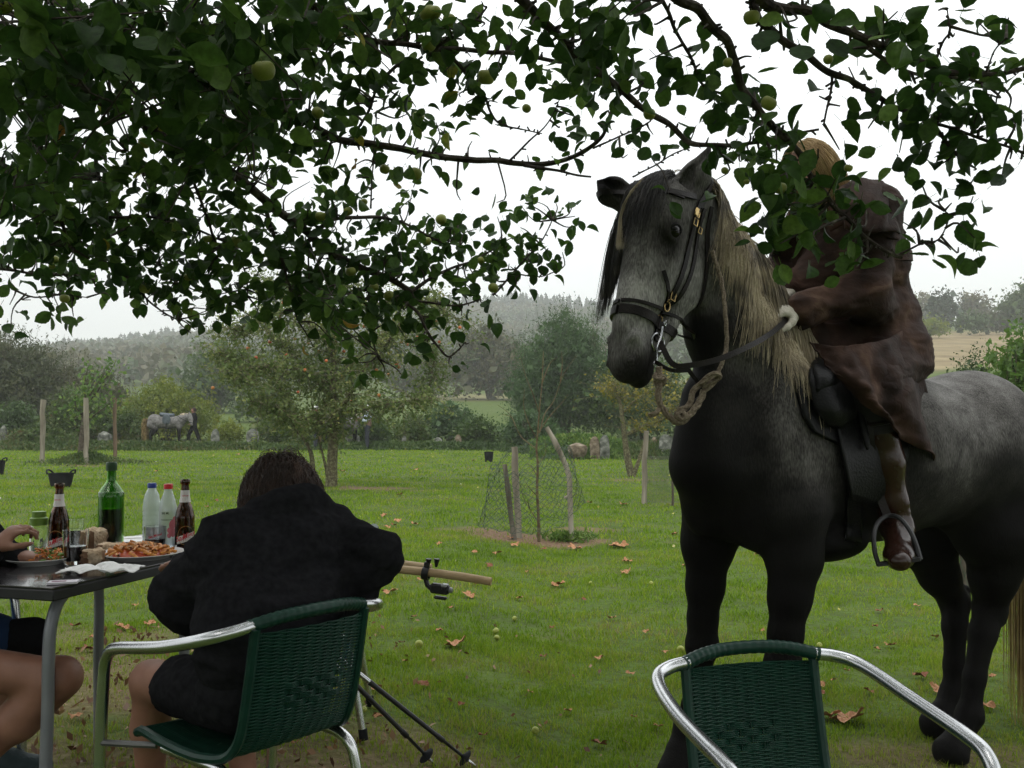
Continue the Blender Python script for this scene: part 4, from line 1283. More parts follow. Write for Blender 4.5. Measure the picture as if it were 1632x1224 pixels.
spots = [(612, 824, 12), (617, 843, 14), (633, 833, 10), (660, 838, 12), (610, 878, 14), (628, 840, 9), (700, 870, 12), (757, 884, 10), (812, 860, 12), (828, 958, 14), (850, 870, 10), (866, 878, 12), (820, 872, 14), (668, 928, 10), (718, 974, 10), (884, 938, 12), (780, 905, 14), (660, 988, 10), (1000, 898, 16), (996, 872, 10), (1110, 870, 10), (1075, 854, 10), (1160, 880, 8), (940, 803, 10), (994, 806, 12), (663, 750, 9), (637, 790, 10), (545, 752, 8), (1210, 886, 14), (1240, 970, 10), (975, 990, 14), (1030, 1012, 12), (1060, 1045, 12), (1118, 978, 12), (1395, 1003, 12), (1402, 978, 12), (1420, 1034, 16), (1310, 1098, 16), (1330, 1090, 14), (1350, 1075, 12), (1310, 1112, 18), (1385, 1108, 18), (1398, 1040, 10), (1462, 970, 10), (1490, 1020, 12), (1582, 1085, 14), (770, 1180, 18), (735, 1130, 14), (700, 1010, 12), (1005, 1080, 14), (1048, 1165, 16), (955, 1055, 14), (866, 1052, 14), (640, 1030, 12), (645, 1060, 10), (598, 1105, 20), (605, 1150, 16), (560, 1000, 10), (140, 1040, 22), (120, 1003, 16), (215, 970, 12), (195, 1005, 22), (150, 1022, 18), (238, 1000, 16), (250, 1115, 18), (220, 1142, 22), (120, 1150, 26), (115, 1085, 22), (290, 1180, 18), (470, 1190, 16), (456, 1160, 14), (1588, 1020, 12), (1215, 1010, 10), (845, 1110, 12), (905, 1140, 14), (1010, 1150, 12), (880, 1005, 10), (930, 960, 9), (840, 915, 9), (760, 935, 9), (1090, 905, 8), (380, 725, 6), (345, 800, 8), (330, 810, 8), (585, 900, 10), (250, 752, 6), (410, 735, 6), (755, 735, 6)]
LM = [((845, 800), "the tree cage"), ((1120, 1050), "the big horse's farther foreleg"), ((1260, 1000), "the big horse's nearer foreleg"), ((1530, 1100), "the big horse's hind legs"), ((1180, 1110), "the empty chair"), ((700, 915), "the wooden staffs"), ((650, 1130), "the walking poles"), ((165, 1060), "the grey table legs"), ((527, 775), "the red-apple tree's trunk"), ((1026, 800), "the post of the wire fence"), ((420, 1190), "the seated woman's feet"), ((280, 800), "the right beer bottle"), ((975, 1000), "the open grass left of the horse"), ((860, 1140), "the front windfall apple")]
_key = []
for (x, y, w) in spots:
    li = min(range(len(LM)), key=lambda k: (LM[k][0][0] - x) ** 2 + ((LM[k][0][1] - y) * 1.6) ** 2); lx, ly = LM[li][0]
    side = ("to the right of" if x > lx else "to the left of") if abs(x - lx) > abs(y - ly) * 1.3 else ("in front of" if y > ly else "beyond")
    _key.append((li, side, math.hypot(lx - x, ly - y)))
LEAFLAB = []; _o = ["nearest", "second nearest", "third nearest", "fourth nearest", "fifth nearest", "sixth nearest", "seventh nearest", "eighth nearest", "ninth nearest", "tenth nearest", "eleventh nearest", "twelfth nearest"]
for i, (li, side, d) in enumerate(_key):
    rk = sum(1 for q in _key if q[0] == li and q[1] == side and q[2] < d)
    LEAFLAB.append("small dry leaf, %s %s %s" % (_o[min(rk, 11)], side, LM[li][1]))
for i, (x, y, w) in enumerate(spots):
    fallen(x, y, w * rnd.uniform(.75, 1.15), i, LEAFLAB[i], "small leaves scattered on the far lawn" if y < 900 else "small leaves scattered on the near lawn")
M_GREENAPPLE = mat("green_apple_skin", [(0, (.16, .20, .03)), (.6, (.24, .27, .05)), (1, (.34, .33, .09))], scale=30, rough=.4, spec=.4, coords="Object")
def apple_mesh(n=16, m=10):
    vs = []
    for i in range(m + 1):
        t = math.pi * i / m
        r = math.sin(t) ** .85 * (1 + .08 * math.cos(t)); z = math.cos(t) * .9 - .22 * math.exp(-(math.sin(t) / .3) ** 2) * math.copysign(1, math.cos(t))
        for j in range(n):
            a = 2 * math.pi * j / n; vs.append((r * math.cos(a), r * math.sin(a), z))
    fs = [(i * n + j, (i + 1) * n + j, (i + 1) * n + (j + 1) % n, i * n + (j + 1) % n) for i in range(m) for j in range(n)]
    o = len(vs)
    for z, r in ((.66, .05), (1.05, .04)):
        for j in range(4):
            a = math.pi / 2 * j; vs.append((r * math.cos(a) + (z - .66) * .2, r * math.sin(a), z))
    fs += [(o + j, o + (j + 1) % 4, o + 4 + (j + 1) % 4, o + 4 + j) for j in range(4)]
    me = bpy.data.meshes.new("apple"); me.from_pydata(vs, [], fs); me.polygons.foreach_set("use_smooth", [True] * len(fs)); me.materials.append(M_GREENAPPLE); me.update()
    return me
APPLE = apple_mesh()
for (px, py, wpx, lab) in ((668, 1034, 13, "pale green windfall apple left of the large curled leaf"), (790, 1012, 11, "windfall apple right of the large curled leaf, upper of two"), (792, 1022, 9, "half hidden windfall apple right of the large curled leaf, lower of two"), (1085, 1042, 12, "windfall apple just behind the empty chair's left arm"), (820, 991, 8, "lone tiny windfall apple in the middle of the lawn"), (1038, 934, 7, "windfall apple on the lawn left of the big horse's foreleg"), (941, 933, 6, "smallest windfall apple, far out on the lawn"), (1306, 1034, 9, "windfall apple between the big horse's fore and hind legs"), (598, 1134, 12, "windfall apple right of the chair leg with the blue strap, nearer one"), (580, 1138, 10, "windfall apple right of the chair leg with the blue strap, farther one"), (488, 1140, 10, "windfall apple behind the chair back's lower edge"), (853, 1172, 12, "windfall apple in the front centre of the grass"), (540, 1110, 9, "windfall apple beside the walking poles")):
    g = G(px, py); s = wpx / FPX * g.y / 2
    o = bpy.data.objects.new("windfall_apple", APPLE); COL.objects.link(o); o.scale = (s, s, s); o.location = g + V(0, 0, s * .8 + .008)
    o.rotation_euler = (rnd.uniform(0, 3), rnd.uniform(0, 3), 0); tag(o, lab, "apple", "windfall apples on the grass")
# ---------------------------------------------------------------- chairs
M_ALU = mat("polished_aluminium", [(0, (.46, .47, .48)), (1, (.66, .67, .68))], scale=3, rough=.24, metal=1, bump=.05, bscale=90, stretch=(1, 1, .2))
M_OLDTUBE = mat("worn_grey_tube", [(0, (.07, .07, .07)), (1, (.13, .13, .125))], scale=9, rough=.5, metal=.6)
M_WEAVE = mat("dark_green_plastic_cane", [(0, (.004, .026, .016)), (1, (.008, .042, .026))], scale=40, rough=.38, spec=.25)
M_WRAP = mat("dark_green_wrapping", [(0, (.004, .024, .016)), (1, (.007, .036, .024))], scale=40, rough=.36, spec=.25)
M_BEIGE = mat("beige_plastic", [(0, (.42, .36, .22)), (1, (.5, .44, .29))], scale=20, rough=.5)

BACKP = smooth_path([(-.262, .752), (-.246, .66), (-.226, .56), (-.205, .48), (-.165, .425), (-.09, .412), (0, .41), (.10, .415), (.19, .425), (.215, .415)], 10)
def _cum(path):
    L = [0]
    for a, b in zip(path, path[1:]): L.append(L[-1] + math.hypot(a[0] - b[0], a[1] - b[1]))
    return L
_BL = _cum(BACKP)
def back_at(s):
    return (np.interp(s, _BL, [p[0] for p in BACKP]), np.interp(s, _BL, [p[1] for p in BACKP]))
def make_chair(label):
    e = bpy.data.objects.new("cane_chair", None); COL.objects.link(e); ORG[e] = Vector((0, 0, 0))
    tag(e, label, "chair", "green cane chairs round the tables")
    tot = _BL[-1]
    hw = lambda s: .172 + .028 * float(sstep(.28, .45, s))
    def surf(x, s, off=0):
        y, z = back_at(s); y2, z2 = back_at(min(s + .01, tot)); y1, z1 = back_at(max(s - .01, 0))
        ty, tz = y2 - y1, z2 - z1; L = math.hypot(ty, tz) or 1
        ny, nz = -tz / L, ty / L                     # points backward / down
        ny, nz = (ny, nz) if ny < 0 or nz < 0 else (-ny, -nz)
        bow = .028 * (1 - (x / .19) ** 2) * (1 - float(sstep(.2, .5, s)))
        return (x, y - bow + ny * off, z + nz * off - .008 * (1 - (x / .2) ** 2) * float(sstep(.45, .6, s)))
    def woven(s0, s1, name):
        b = MB()
        NW = 11
        pitch = .0044; n = int((s1 - s0) / pitch)
        for i in range(n):
            s = s0 + (i + .5) * pitch; w = hw(s)
            pts = []
            band = .155 < s < .225
            m = NW * 2 + 1
            for j in range(m):
                x = -w + 2 * w * j / (m - 1)
                ph = 0 if j % 2 == 0 else (1 if ((j // 2) + (i if not (band and 6 < j < 18) else (i // 4))) % 2 else -1)
                amp = .0028 if not (band and 6 < j < 18) else .0055
                pts.append(surf(x, s, ph * amp))
            b.tube(pts, .0027, 4, cap=False)
        for j in range(NW):
            x = -1 + 2 * (j + .5) / NW
            b.tube([surf(x * hw(s0 + (s1 - s0) * k / 16), s0 + (s1 - s0) * k / 16) for k in range(17)], .0022, 4, cap=False)
        o = b.build(name, M_WEAVE, e, smooth=True); return o
    woven(.012, .335, "backrest"); woven(.335, tot - .01, "seat")
    # green wrapped edge tubes
    for sx in (-1, 1):
        b = MB(); b.tube([surf(sx * (hw(s) + .006), s) for s in np.linspace(.0, tot, 34)], .013, 8)
        b.build("side_rail", M_WRAP, e)
    b = MB()
    pth = [(-.188, -.252, .758), (-.12, -.274, .772), (-.05, -.287, .778), (.05, -.287, .778), (.12, -.274, .772), (.188, -.252, .758)]
    q = smooth_path(pth, 16); n = len(q)
    b.tube(q, [.0165 + (.0012 if (k % 4 < 2) else 0) for k in range(n)], 10)
    b.build("top_rail", M_WRAP, e)
    b = MB(); b.tube(smooth_path([surf(-.2, tot), surf(-.1, tot), surf(.1, tot), surf(.2, tot)], 5), .013, 8); b.build("front_rail", M_WRAP, e)
    for sx in (-1, 1):
        b = MB()
        p = [(.175, -.255, .760), (.225, -.25, .753), (.268, -.222, .742), (.288, -.16, .725), (.297, -.05, .70), (.297, .06, .682), (.294, .15, .668), (.292, .205, .652), (.289, .237, .615), (.287, .248, .56), (.285, .262, .42), (.283, .275, .2), (.282, .285, 0.0)]
        b.tube(smooth_path([(x * sx, y, z) for x, y, z in p], 5), .0165, 12)
        a = b.build("armrest", M_ALU, e)
        b = MB(); b.tube([(sx * .282, .284, .03), (sx * .282, .286, -.012)], .019, 10); b.build("foot_cap", M_RUBBER, a)
        b = MB()
        p = [(.192, .10, .395), (.192, -.06, .395), (.192, -.14, .392), (.196, -.185, .37), (.202, -.205, .32), (.215, -.235, .15), (.226, -.262, 0)]
        b.tube(smooth_path([(x * sx, y, z) for x, y, z in p], 5), .0155, 12)
        l = b.build("rear_leg", M_ALU, e)
        b = MB(); b.tube([(sx * .2245, -.258, .03), (sx * .227, -.263, -.012)], .018, 10); b.build("foot_cap", M_RUBBER, l)
        b = MB(); b.tube([(sx * .205, .12, .40), (sx * .286, .255, .40)], .009, 8); b.build("bracket", M_OLDTUBE, e)
    b = MB(); b.tube([(-.205, -.214, .285), (.205, -.214, .285)], .0085, 8); st = b.build("stretcher", M_ALU, e)
    for sx in (-1, 1):
        b = MB(); b.tube([(sx * .19, -.214, .285), (sx * .152, -.214, .285)], .0145, 10); b.build("spacer", M_BEIGE, e)
    b = MB(); b.tube([(-.192, .09, .385), (.192, .09, .385)], .0085, 8); b.build("cross_bar", M_ALU, e)
    return e
def place(e, x, y, rz):
    e.location = (x, y, gz(x, y) + .012); e.rotation_euler = (0, 0, R(rz))
chair = make_chair("empty green cane armchair with bright aluminium arms in the right foreground")
place(chair, .668, 2.20, 195)
c2 = copy_tree(chair); c2["label"] = "green cane armchair with the woman in black sitting in it"; place(c2, -.72, 2.68, 51); c2.location.z -= .022
c3 = copy_tree(chair); c3["label"] = "cane armchair cut by the left edge under the man in blue shorts"; place(c3, -2.0, 3.15, -90)
c4 = copy_tree(chair); c4["label"] = "chair beyond the woman with its aluminium arm showing past her right elbow"; place(c4, -.86, 4.02, 95)

# ---------------------------------------------------------------- table
TU = Vector((.28, .96, 0)).normalized(); TV = Vector((-.96, .28, 0)).normalized()
C0 = Vector((-1.372, 2.91, 0)); TZ = .745
M_TOP = mat("dark_table_top", [(0, (.012, .010, .012)), (1, (.022, .018, .02))], scale=3, rough=.16, spec=.5, coat=.3)
M_EDGE = mat("dark_table_edge", [(0, (.010, .010, .012)), (1, (.02, .02, .022))], scale=10, rough=.5)
M_TLEG = mat("grey_enamelled_tube", [(0, (.16, .17, .19)), (1, (.23, .24, .26))], scale=8, rough=.35, metal=.3)
def T(u, v, z=0): return C0 + TU * u + TV * v + Vector((0, 0, z))
def table():
    e = empty("table", T(.6, .3, 0), "dark glossy cafe table on grey tube legs laden with food and bottles", "table")
    Mx = Matrix((TU, TV, Vector((0, 0, 1)))).transposed()
    b = MB(); b.box(T(.62, .31, TZ - .0035), (1.235, .615, .007), Mx, .002); b.build("table_top", M_TOP, e)
    b = MB(); b.box(T(.62, .31, TZ - .007 - .017), (1.24, .62, .033), Mx, .004); b.build("top_edge", M_EDGE, e)
    for (u, v, lu, lv) in ((.07, .075, -.03, 0), (.74, .44, .03, 0), (.74, .06, .03, 0), (.07, .50, -.03, 0)):
        z0 = gz(*T(u, v).xy)
        b = MB(); p = [T(u + lu * -2.2, v, TZ - .04), T(u + lu * -1.0, v, TZ - .075), T(u + lu * -.2, v, TZ - .14), T(u, v, TZ - .24), T(u, v, .35), T(u + lu * .3, v, z0)]
        b.tube(smooth_path(p, 5), .019, 12); b.build("leg", M_TLEG, e)
    b = MB(); b.box(T(.4, .27, TZ - .052), (.62, .03, .02), Mx); b.build("frame_bar", M_TLEG, e)
table()

def on_table(px, pyb, z=TZ):
    Y = (CAMH - z) * FPX / (pyb - 668)
    p = P(px, pyb, Y); return Vector((p.x, p.y, z + .0008))

def glassmat(name, col, rough=.02, ior=1.48, dens=None):
    m, nt, b = newmat(name)
    n = nt.nodes.new("ShaderNodeTexNoise"); n.inputs["Scale"].default_value = 15
    r = ramp(nt, [(0.3, col), (0.7, tuple(min(1, c * 1.06) for c in col))]); nt.links.new(n.outputs[0], r.inputs[0])
    nt.links.new(r.outputs[0], b.inputs["Base Color"])
    b.inputs["Transmission Weight"].default_value = 1; b.inputs["Roughness"].default_value = rough; b.inputs["IOR"].default_value = ior
    return m
M_GGLASS = glassmat("green_bottle_glass", (.16, .42, .04))
M_BGLASS = glassmat("brown_bottle_glass", (.20, .075, .015))
M_CGLASS = glassmat("clear_glass", (.93, .95, .95))
M_PET = glassmat("clear_plastic", (.90, .95, .98), rough=.32, ior=1.25)
M_PET.node_tree.nodes["Principled BSDF"].inputs["Transmission Weight"].default_value = .80
M_WINE = mat("red_wine", [(0, (.008, .001, .002)), (1, (.012, .002, .003))], rough=.1, spec=.5)
M_BEER = glassmat("amber_beer", (.30, .11, .015), ior=1.33)
M_WATER = glassmat("water", (.92, .95, .96), ior=1.33)
M_PAPER = mat("white_label_paper", [(0, (.58, .56, .54)), (1, (.68, .66, .64))], scale=30, rough=.6)
M_RED = mat("red_ink", [(0, (.45, .02, .03)), (1, (.5, .03, .04))], rough=.6)
M_PINK = mat("pink_ink", [(0, (.75, .18, .24)), (1, (.8, .3, .34))], rough=.6)
M_INK = mat("black_ink", (.01, .01, .015), rough=.6)
M_GOLD = mat("gold_ink", [(0, (.28, .17, .05)), (1, (.4, .26, .09))], rough=.4, metal=.4)
M_BLUECAP = mat("blue_cap", [(0, (.01, .03, .22)), (1, (.015, .045, .30))], rough=.35)
M_REDCAP = mat("red_cap", [(0, (.5, .01, .015)), (1, (.6, .015, .02))], rough=.35)
M_GREENCAP = mat("lime_green_cap", [(0, (.10, .19, .02)), (1, (.14, .24, .03))], rough=.45)

def text_on_cyl(txt, size, c, r, ang, z, slant, m, parent, name, xs=1.0):
    """lettering wrapped round a vertical cylinder; ang = facing angle of its middle"""
    cu = bpy.data.curves.new("lettering", 'FONT'); cu.body = txt; cu.size = size; cu.align_x = 'CENTER'; cu.resolution_u = 3; cu.offset = size * .018
    to = bpy.data.objects.new("lettering_tmp", cu)
    COL.objects.link(to)
    dg = bpy.context.evaluated_depsgraph_get()
    me = bpy.data.meshes.new_from_object(to.evaluated_get(dg))
    bpy.data.objects.remove(to); bpy.data.curves.remove(cu)
    me.materials.clear()
    for v in me.vertices:
        x, y = v.co.x * xs, v.co.y
        h = y + x * slant
        a = ang + x / r
        v.co = (c[0] + r * math.cos(a), c[1] + r * math.sin(a), c[2] + z + h)
    me.update()
    return link_mesh(name, me, m, parent)
def label_patch(c, r, a0, a1, z0, z1, m, parent, name, slant=0, n=14):
    b = MB(); rows = []
    for zz in (z0, z1):
        row = []
        for k in range(n + 1):
            a = a0 + (a1 - a0) * k / n
            row.append((c[0] + r * math.cos(a), c[1] + r * math.sin(a), c[2] + zz + slant * (a - (a0 + a1) / 2) * r))
        rows.append(row)
    b.grid(rows); return b.build(name, m, parent)
FACE = lambda c: math.atan2(-c[1], -c[0])      # angle towards the camera

def beer_bottle(px, pyb, label, s=1.0, turn=0.0):
    c = on_table(px, pyb); e = empty("beer_bottle", c, label, "bottle", "brown beer bottles on the table")
    H = .262 * s; r = .033 * s * 1.06
    prof = [(.001, .004), (r * .85, 0), (r, .008), (r, .115 * s), (r * .97, .13 * s), (r * .78, .158 * s), (r * .52, .18 * s), (r * .44, .205 * s), (r * .40, .235 * s), (r * .40, .243 * s), (r * .50, .246 * s), (r * .50, .258 * s), (r * .44, H)]
    inner = [(q * .88 if i < 4 else q - .003, z if i > 1 else .008) for i, (q, z) in enumerate(prof)][::-1]
    b = MB(); b.lathe(smooth_path(prof, 3) + smooth_path([(a * .9, z) for a, z in inner], 3), c, 28); b.build("glass", M_BGLASS, e)
    b = MB(); b.lathe([(.001, .01), (r * .84, .011), (r * .84, .085 * s), (.001, .085 * s)], c, 20); b.build("beer", M_BEER, e)
    f = FACE(c) + turn
    lp = label_patch(c, r * 1.012, f - .95, f + .95, .035 * s, .062 * s, M_PAPER, e, "front_label", slant=.28)
    text_on_cyl("San", .027 * s, c, r * 1.02, f - .50, .040 * s, .28, M_RED, lp, "lettering")
    text_on_cyl("Miguel", .027 * s, c, r * 1.02, f + .52, .053 * s, .28, M_RED, lp, "lettering", .8)
    # gold ring round the emblem
    b = MB(); ring = []
    for k in range(33):
        a = 2 * math.pi * k / 32; x = .029 * s * math.cos(a); z = .058 * s + .034 * s * math.sin(a)
        ring.append((c.x + r * 1.012 * math.cos(f + x / r), c.y + r * 1.012 * math.sin(f + x / r), c.z + z))
    b.tube(ring, .0009, 4, cap=False); b.build("emblem_ring", M_GOLD, e)
    b = MB(); b.lathe([(r * .60, .178 * s), (r * .49, .196 * s), (r * .455, .222 * s)], c, 20); nl = b.build("neck_label", M_PAPER, e)
    text_on_cyl("ESPECIAL", .0062 * s, c, r * .52, f, .20 * s, 0, M_RED, nl, "lettering")
    return e
beer_bottle(93, 884, "left brown beer bottle, beside the man's hand", 1.02, -.35)
beer_bottle(294, 876, "right brown beer bottle, against the woman's shoulder", 1.04, .1)

def wine_bottle():
    c = on_table(176, 870); e = empty("wine_bottle", c, "tall green wine bottle half full of red wine", "bottle")
    r = .0485
    prof = [(.001, .012), (r * .8, 0), (r, .01), (r, .195), (r * .96, .215), (r * .7, .236), (r * .42, .255), (r * .37, .27), (r * .36, .315), (r * .42, .317), (r * .42, .328), (r * .36, .331)]
    b = MB(); b.lathe(smooth_path(prof, 3) + smooth_path([(max(q - .004, .001), z if z > .02 else z + .012) for q, z in prof][::-1], 3), c, 32); b.build("glass", M_GGLASS, e)
    b = MB(); b.lathe([(.001, .016), (r * .86, .016), (r * .9, .03), (r * .9, .150), (.001, .150)], c, 28); b.build("wine", M_WINE, e)
    b = MB(); b.lathe([(r * .435, .300), (r * .435, .318), (r * .445, .328), (r * .40, .333), (r * .30, .333)], c, 20); b.build("capsule", mat("dark_green_foil", (.012, .05, .012), rough=.4), e)
wine_bottle()

def water_bottle(px, pyb, label, capm, H, r, kind):
    c = on_table(px, pyb); e = empty("water_bottle", c, label, "bottle")
    if kind == 0:
        prof = [(.001, .004), (r * .8, 0), (r, .012)]
        for k in range(7): z = .03 + k * .018; prof += [(r, z), (r * .955, z + .004), (r, z + .008)]
        prof += [(r, H * .64), (r * .93, H * .72), (r * .78, H * .82), (r * .5, H * .90), (r * .42, H * .93), (r * .42, H * .96)]
    else:
        prof = [(.001, .004), (r * .85, 0), (r, .012), (r * 1.0, .04), (r * .95, H * .35), (r * 1.0, H * .55), (r * .97, H * .64), (r * .8, H * .75), (r * .5, H * .87), (r * .42, H * .92), (r * .42, H * .96)]
    b = MB(); b.lathe(prof + [(max(q - .0015, .001), z + (.002 if z < .01 else 0)) for q, z in prof][::-1], c, 28); b.build("body", M_PET, e)
    b = MB(); b.lathe([(.001, H * .925), (r * .50, H * .925), (r * .50, H * .985), (r * .46, H), (.001, H)], c, 20); b.build("cap", capm, e)
    if kind:
        f = FACE(c)
        text_on_cyl("500 ML", .011, c, r * 1.01, f - .3, H * .545, 0, M_INK, e, "lettering", .9)
        label_patch(c, r * 1.0, f - .8, f + .6, H * .455, H * .462, M_INK, e, "printed_line")
        b = MB()
        for (dx, z, sx, sz) in ((.25, .30, .30, .05), (.5, .38, .35, .08), (.6, .26, .35, .07), (.15, .22, .2, .04), (.75, .46, .2, .05)):
            rows = []
            for kk in range(7):
                t = kk / 6 * 2 - 1; w = sx * math.sqrt(max(0, 1 - t * t)) + .02
                rows.append([(c.x + r * 1.012 * math.cos(f + dx + w * q), c.y + r * 1.012 * math.sin(f + dx + w * q), c.z + H * z + H * sz * t) for q in np.linspace(-1, 1, 9)])
            b.grid(rows)
        b.build("printed_flower", M_PINK, e)
        b = MB(); b.lathe([(.001, .006), (r * .9, .012), (r * .9, H * .60), (.001, H * .60)], c, 20); b.build("water", M_WATER, e)
    return e
water_bottle(241, 871, "ribbed clear plastic water bottle with a blue cap", M_BLUECAP, .252, .034, 0)
water_bottle(267, 874, "clear plastic bottle with a red cap and pink flower print", M_REDCAP, .252, .034, 1)

def tumbler(px, pyb, label, H, r, fill, logo=False):
    c = on_table(px, pyb); e = empty("drinking_glass", c, label, "glass")
    b = MB(); b.lathe([(.001, .0), (r * .8, 0), (r * .84, .006), (r, H), (r - .0016, H + .0008), (r * .8, .012), (.001, .012)], c, 28); b.build("glass", M_CGLASS, e)
    if fill:
        k = fill / H; b = MB(); b.lathe([(.001, .013), (r * .795, .013), (r * (.79 + .17 * k), fill), (.001, fill)], c, 24); b.build("wine", M_WINE, e)
    if logo:
        f = FACE(c); text_on_cyl("San Miguel", .015, c, r * .985, f, H * .60, .25, M_RED, e, "lettering", .8)
    return e
tumbler(120, 897, "tumbler of dark wine in front of the left beer bottle", .118, .044, .062)
tumbler(247, 876, "printed tumbler a third full of wine in front of the water bottles", .092, .042, .045, True)
tumbler(118, 874, "taller clear tumbler half hidden behind the wine tumbler and bread", .115, .036, 0)

def jar():
    c = on_table(61, 884); e = empty("oil_cruet", c, "small clear cruet with a stepped lime green lid behind the man's hand", "cruet")
    b = MB(); r = .031
    b.lathe([(.001, 0), (r * .95, 0), (r, .005), (r, .10), (r * .8, .115), (r * .7, .12), (r * .68, .12), (r * .77, .11), (r * .93, .098), (r * .93, .008), (.001, .006)], c, 24); b.build("glass", M_CGLASS, e)
    b = MB(); b.lathe([(.001, .112), (r * .98, .112), (r * 1.0, .137), (r * .80, .142), (r * .78, .162), (.001, .164)], c, 24); b.build("lid", M_GREENCAP, e)
jar()

M_CHINA = mat("white_china", [(0, (.62, .62, .60)), (1, (.72, .72, .70))], scale=4, rough=.2, spec=.5)
def plate(px, py, r, label, rim=None):
    c = on_table(px, py); b = MB()
    b.lathe([(.001, .004), (r * .55, .004), (r * .62, .002), (r * .62, 0), (r * .66, 0), (r * .70, .006), (r * .97, .019), (r, .021), (r, .023), (r * .97, .023), (r * .70, .011), (r * .6, .008), (.001, .008)], c, 40)
    e = b.build("plate", M_CHINA, None)
    tag(e, label, "plate", "plates on the table")
    if rim:
        ORG[e] = Vector(e.location)
        b = MB(); b.lathe([(r * .80, .0158), (r * .83, .0172)], c, 40); b.build("rim_band", rim, e)
    return c
cp = plate(224, 888, .152, "wide oval-looking white plate heaped with pasta")
cs = plate(64, 897, .112, "white plate of grated carrot salad in front of the man")
cw = plate(214, 867, .10, "white plate behind the wine bottle with a dark red printed rim", mat('dark_red_band', (.10, .012, .015), rough=.5))

M_PENNE = mat("sauced_penne", [(0, (.42, .13, .02)), (.6, (.55, .22, .035)), (1, (.62, .32, .07))], scale=60, rough=.35, spec=.5)
M_TOMATO = mat("tomato_sauce", [(0, (.35, .04, .015)), (1, (.5, .10, .025))], scale=60, rough=.3)
M_CHEESE = mat("grated_cheese", [(0, (.62, .42, .24)), (1, (.75, .60, .42))], scale=50, rough=.7)
M_CARROT = mat("grated_carrot", [(0, (.45, .12, .015)), (1, (.6, .22, .03))], scale=60, rough=.5)
M_LETTUCE = mat("lettuce", [(0, (.07, .16, .02)), (1, (.18, .30, .05))], scale=60, rough=.5)
def shared_pieces(name, mesh, m, e, poses, kids="penne"):
    for i, (p, rot, s) in enumerate(poses):
        o = bpy.data.objects.new(kids, mesh); COL.objects.link(o); o.parent = e
        o.location = Vector(p) - ORG[e]; o.rotation_euler = rot; o.scale = s if hasattr(s, '__len__') else (s, s, s)
def tube_mesh(name, L, r, n, m, hollow=True):
    b = MB(); b.tube([(-L / 2, 0, 0), (0, 0, L * .04), (L / 2, 0, 0)], r, n, cap=not hollow)
    if hollow: b.tube([(-L / 2, 0, 0), (0, 0, L * .04), (L / 2, 0, 0)], r * .75, n, cap=False)
    me = bpy.data.meshes.new(name); me.from_pydata(b.v, [], b.f); me.polygons.foreach_set("use_smooth", [True] * len(b.f)); me.materials.append(m); me.update(); return me
def pasta():
    e = empty("pasta_heap", cp + V(0, 0, .01), "heap of penne in orange tomato sauce topped with grated cheese", "pasta")
    b = MB(); b.ball(cp + V(0, 0, .012), (.10, .085, .026), 20, 8); b.build("sauce", M_TOMATO, e)
    me = tube_mesh("penne", .034, .0052, 8, M_PENNE)
    ps = []
    for k in range(110):
        a = rnd.random() * 6.283; q = math.sqrt(rnd.random()) * .095
        h = .018 + .034 * (1 - (q / .1) ** 2) * rnd.uniform(.75, 1.1)
        ps.append((cp + V(q * math.cos(a) * 1.15, q * math.sin(a), h), (rnd.uniform(-.5, .5), rnd.uniform(-.6, .6), rnd.uniform(0, 6.28)), rnd.uniform(.85, 1.15)))
    shared_pieces("penne", me, M_PENNE, e, ps)
    b = MB()
    for k in range(150):
        q = cp + V(rnd.gauss(.0, .04), rnd.gauss(-.01, .032), 0); d = (q - cp).length
        if d > .085: continue
        q.z += .052 * (1 - (d / .12) ** 2) + .006
        b.box(q, (.011, .002, .0016), Matrix.Rotation(rnd.random() * 6.28, 3, 'Z') @ Matrix.Rotation(rnd.uniform(-.5, .5), 3, 'X'))
    tag(b.build("cheese", M_CHEESE, e, smooth=False), kind="stuff")
pasta()
def salad():
    e = empty("carrot_salad", cs + V(0, 0, .01), "small pile of grated carrot and lettuce on the left plate", "salad")
    me = tube_mesh("carrot_shred", .035, .0022, 4, M_CARROT, False); lf = tube_mesh("lettuce_shred", .03, .004, 5, M_LETTUCE, False)
    ps = []; pl = []
    for k in range(120):
        a = rnd.random() * 6.283; q = math.sqrt(rnd.random()) * .065
        h = .012 + .038 * (1 - (q / .075) ** 2) * rnd.uniform(.5, 1.1)
        (ps if k % 4 else pl).append((cs + V(.02 + q * math.cos(a), q * math.sin(a), h), (rnd.uniform(-.6, .6), rnd.uniform(-.6, .6), rnd.uniform(0, 6.28)), rnd.uniform(.7, 1.2)))
    shared_pieces("c", me, M_CARROT, e, ps, "carrot_shred"); shared_pieces("l", lf, M_LETTUCE, e, pl, "lettuce_shred")
salad()
M_CRUMB = mat("bread_crumb", [(0, (.42, .28, .17)), (.5, (.56, .42, .28)), (1, (.66, .54, .40))], scale=35, rough=.95, bump=1.0, bscale=120)
M_CRUST = mat("bread_crust", [(0, (.12, .06, .03)), (1, (.26, .15, .08))], scale=25, rough=.8, bump=.6, bscale=70)
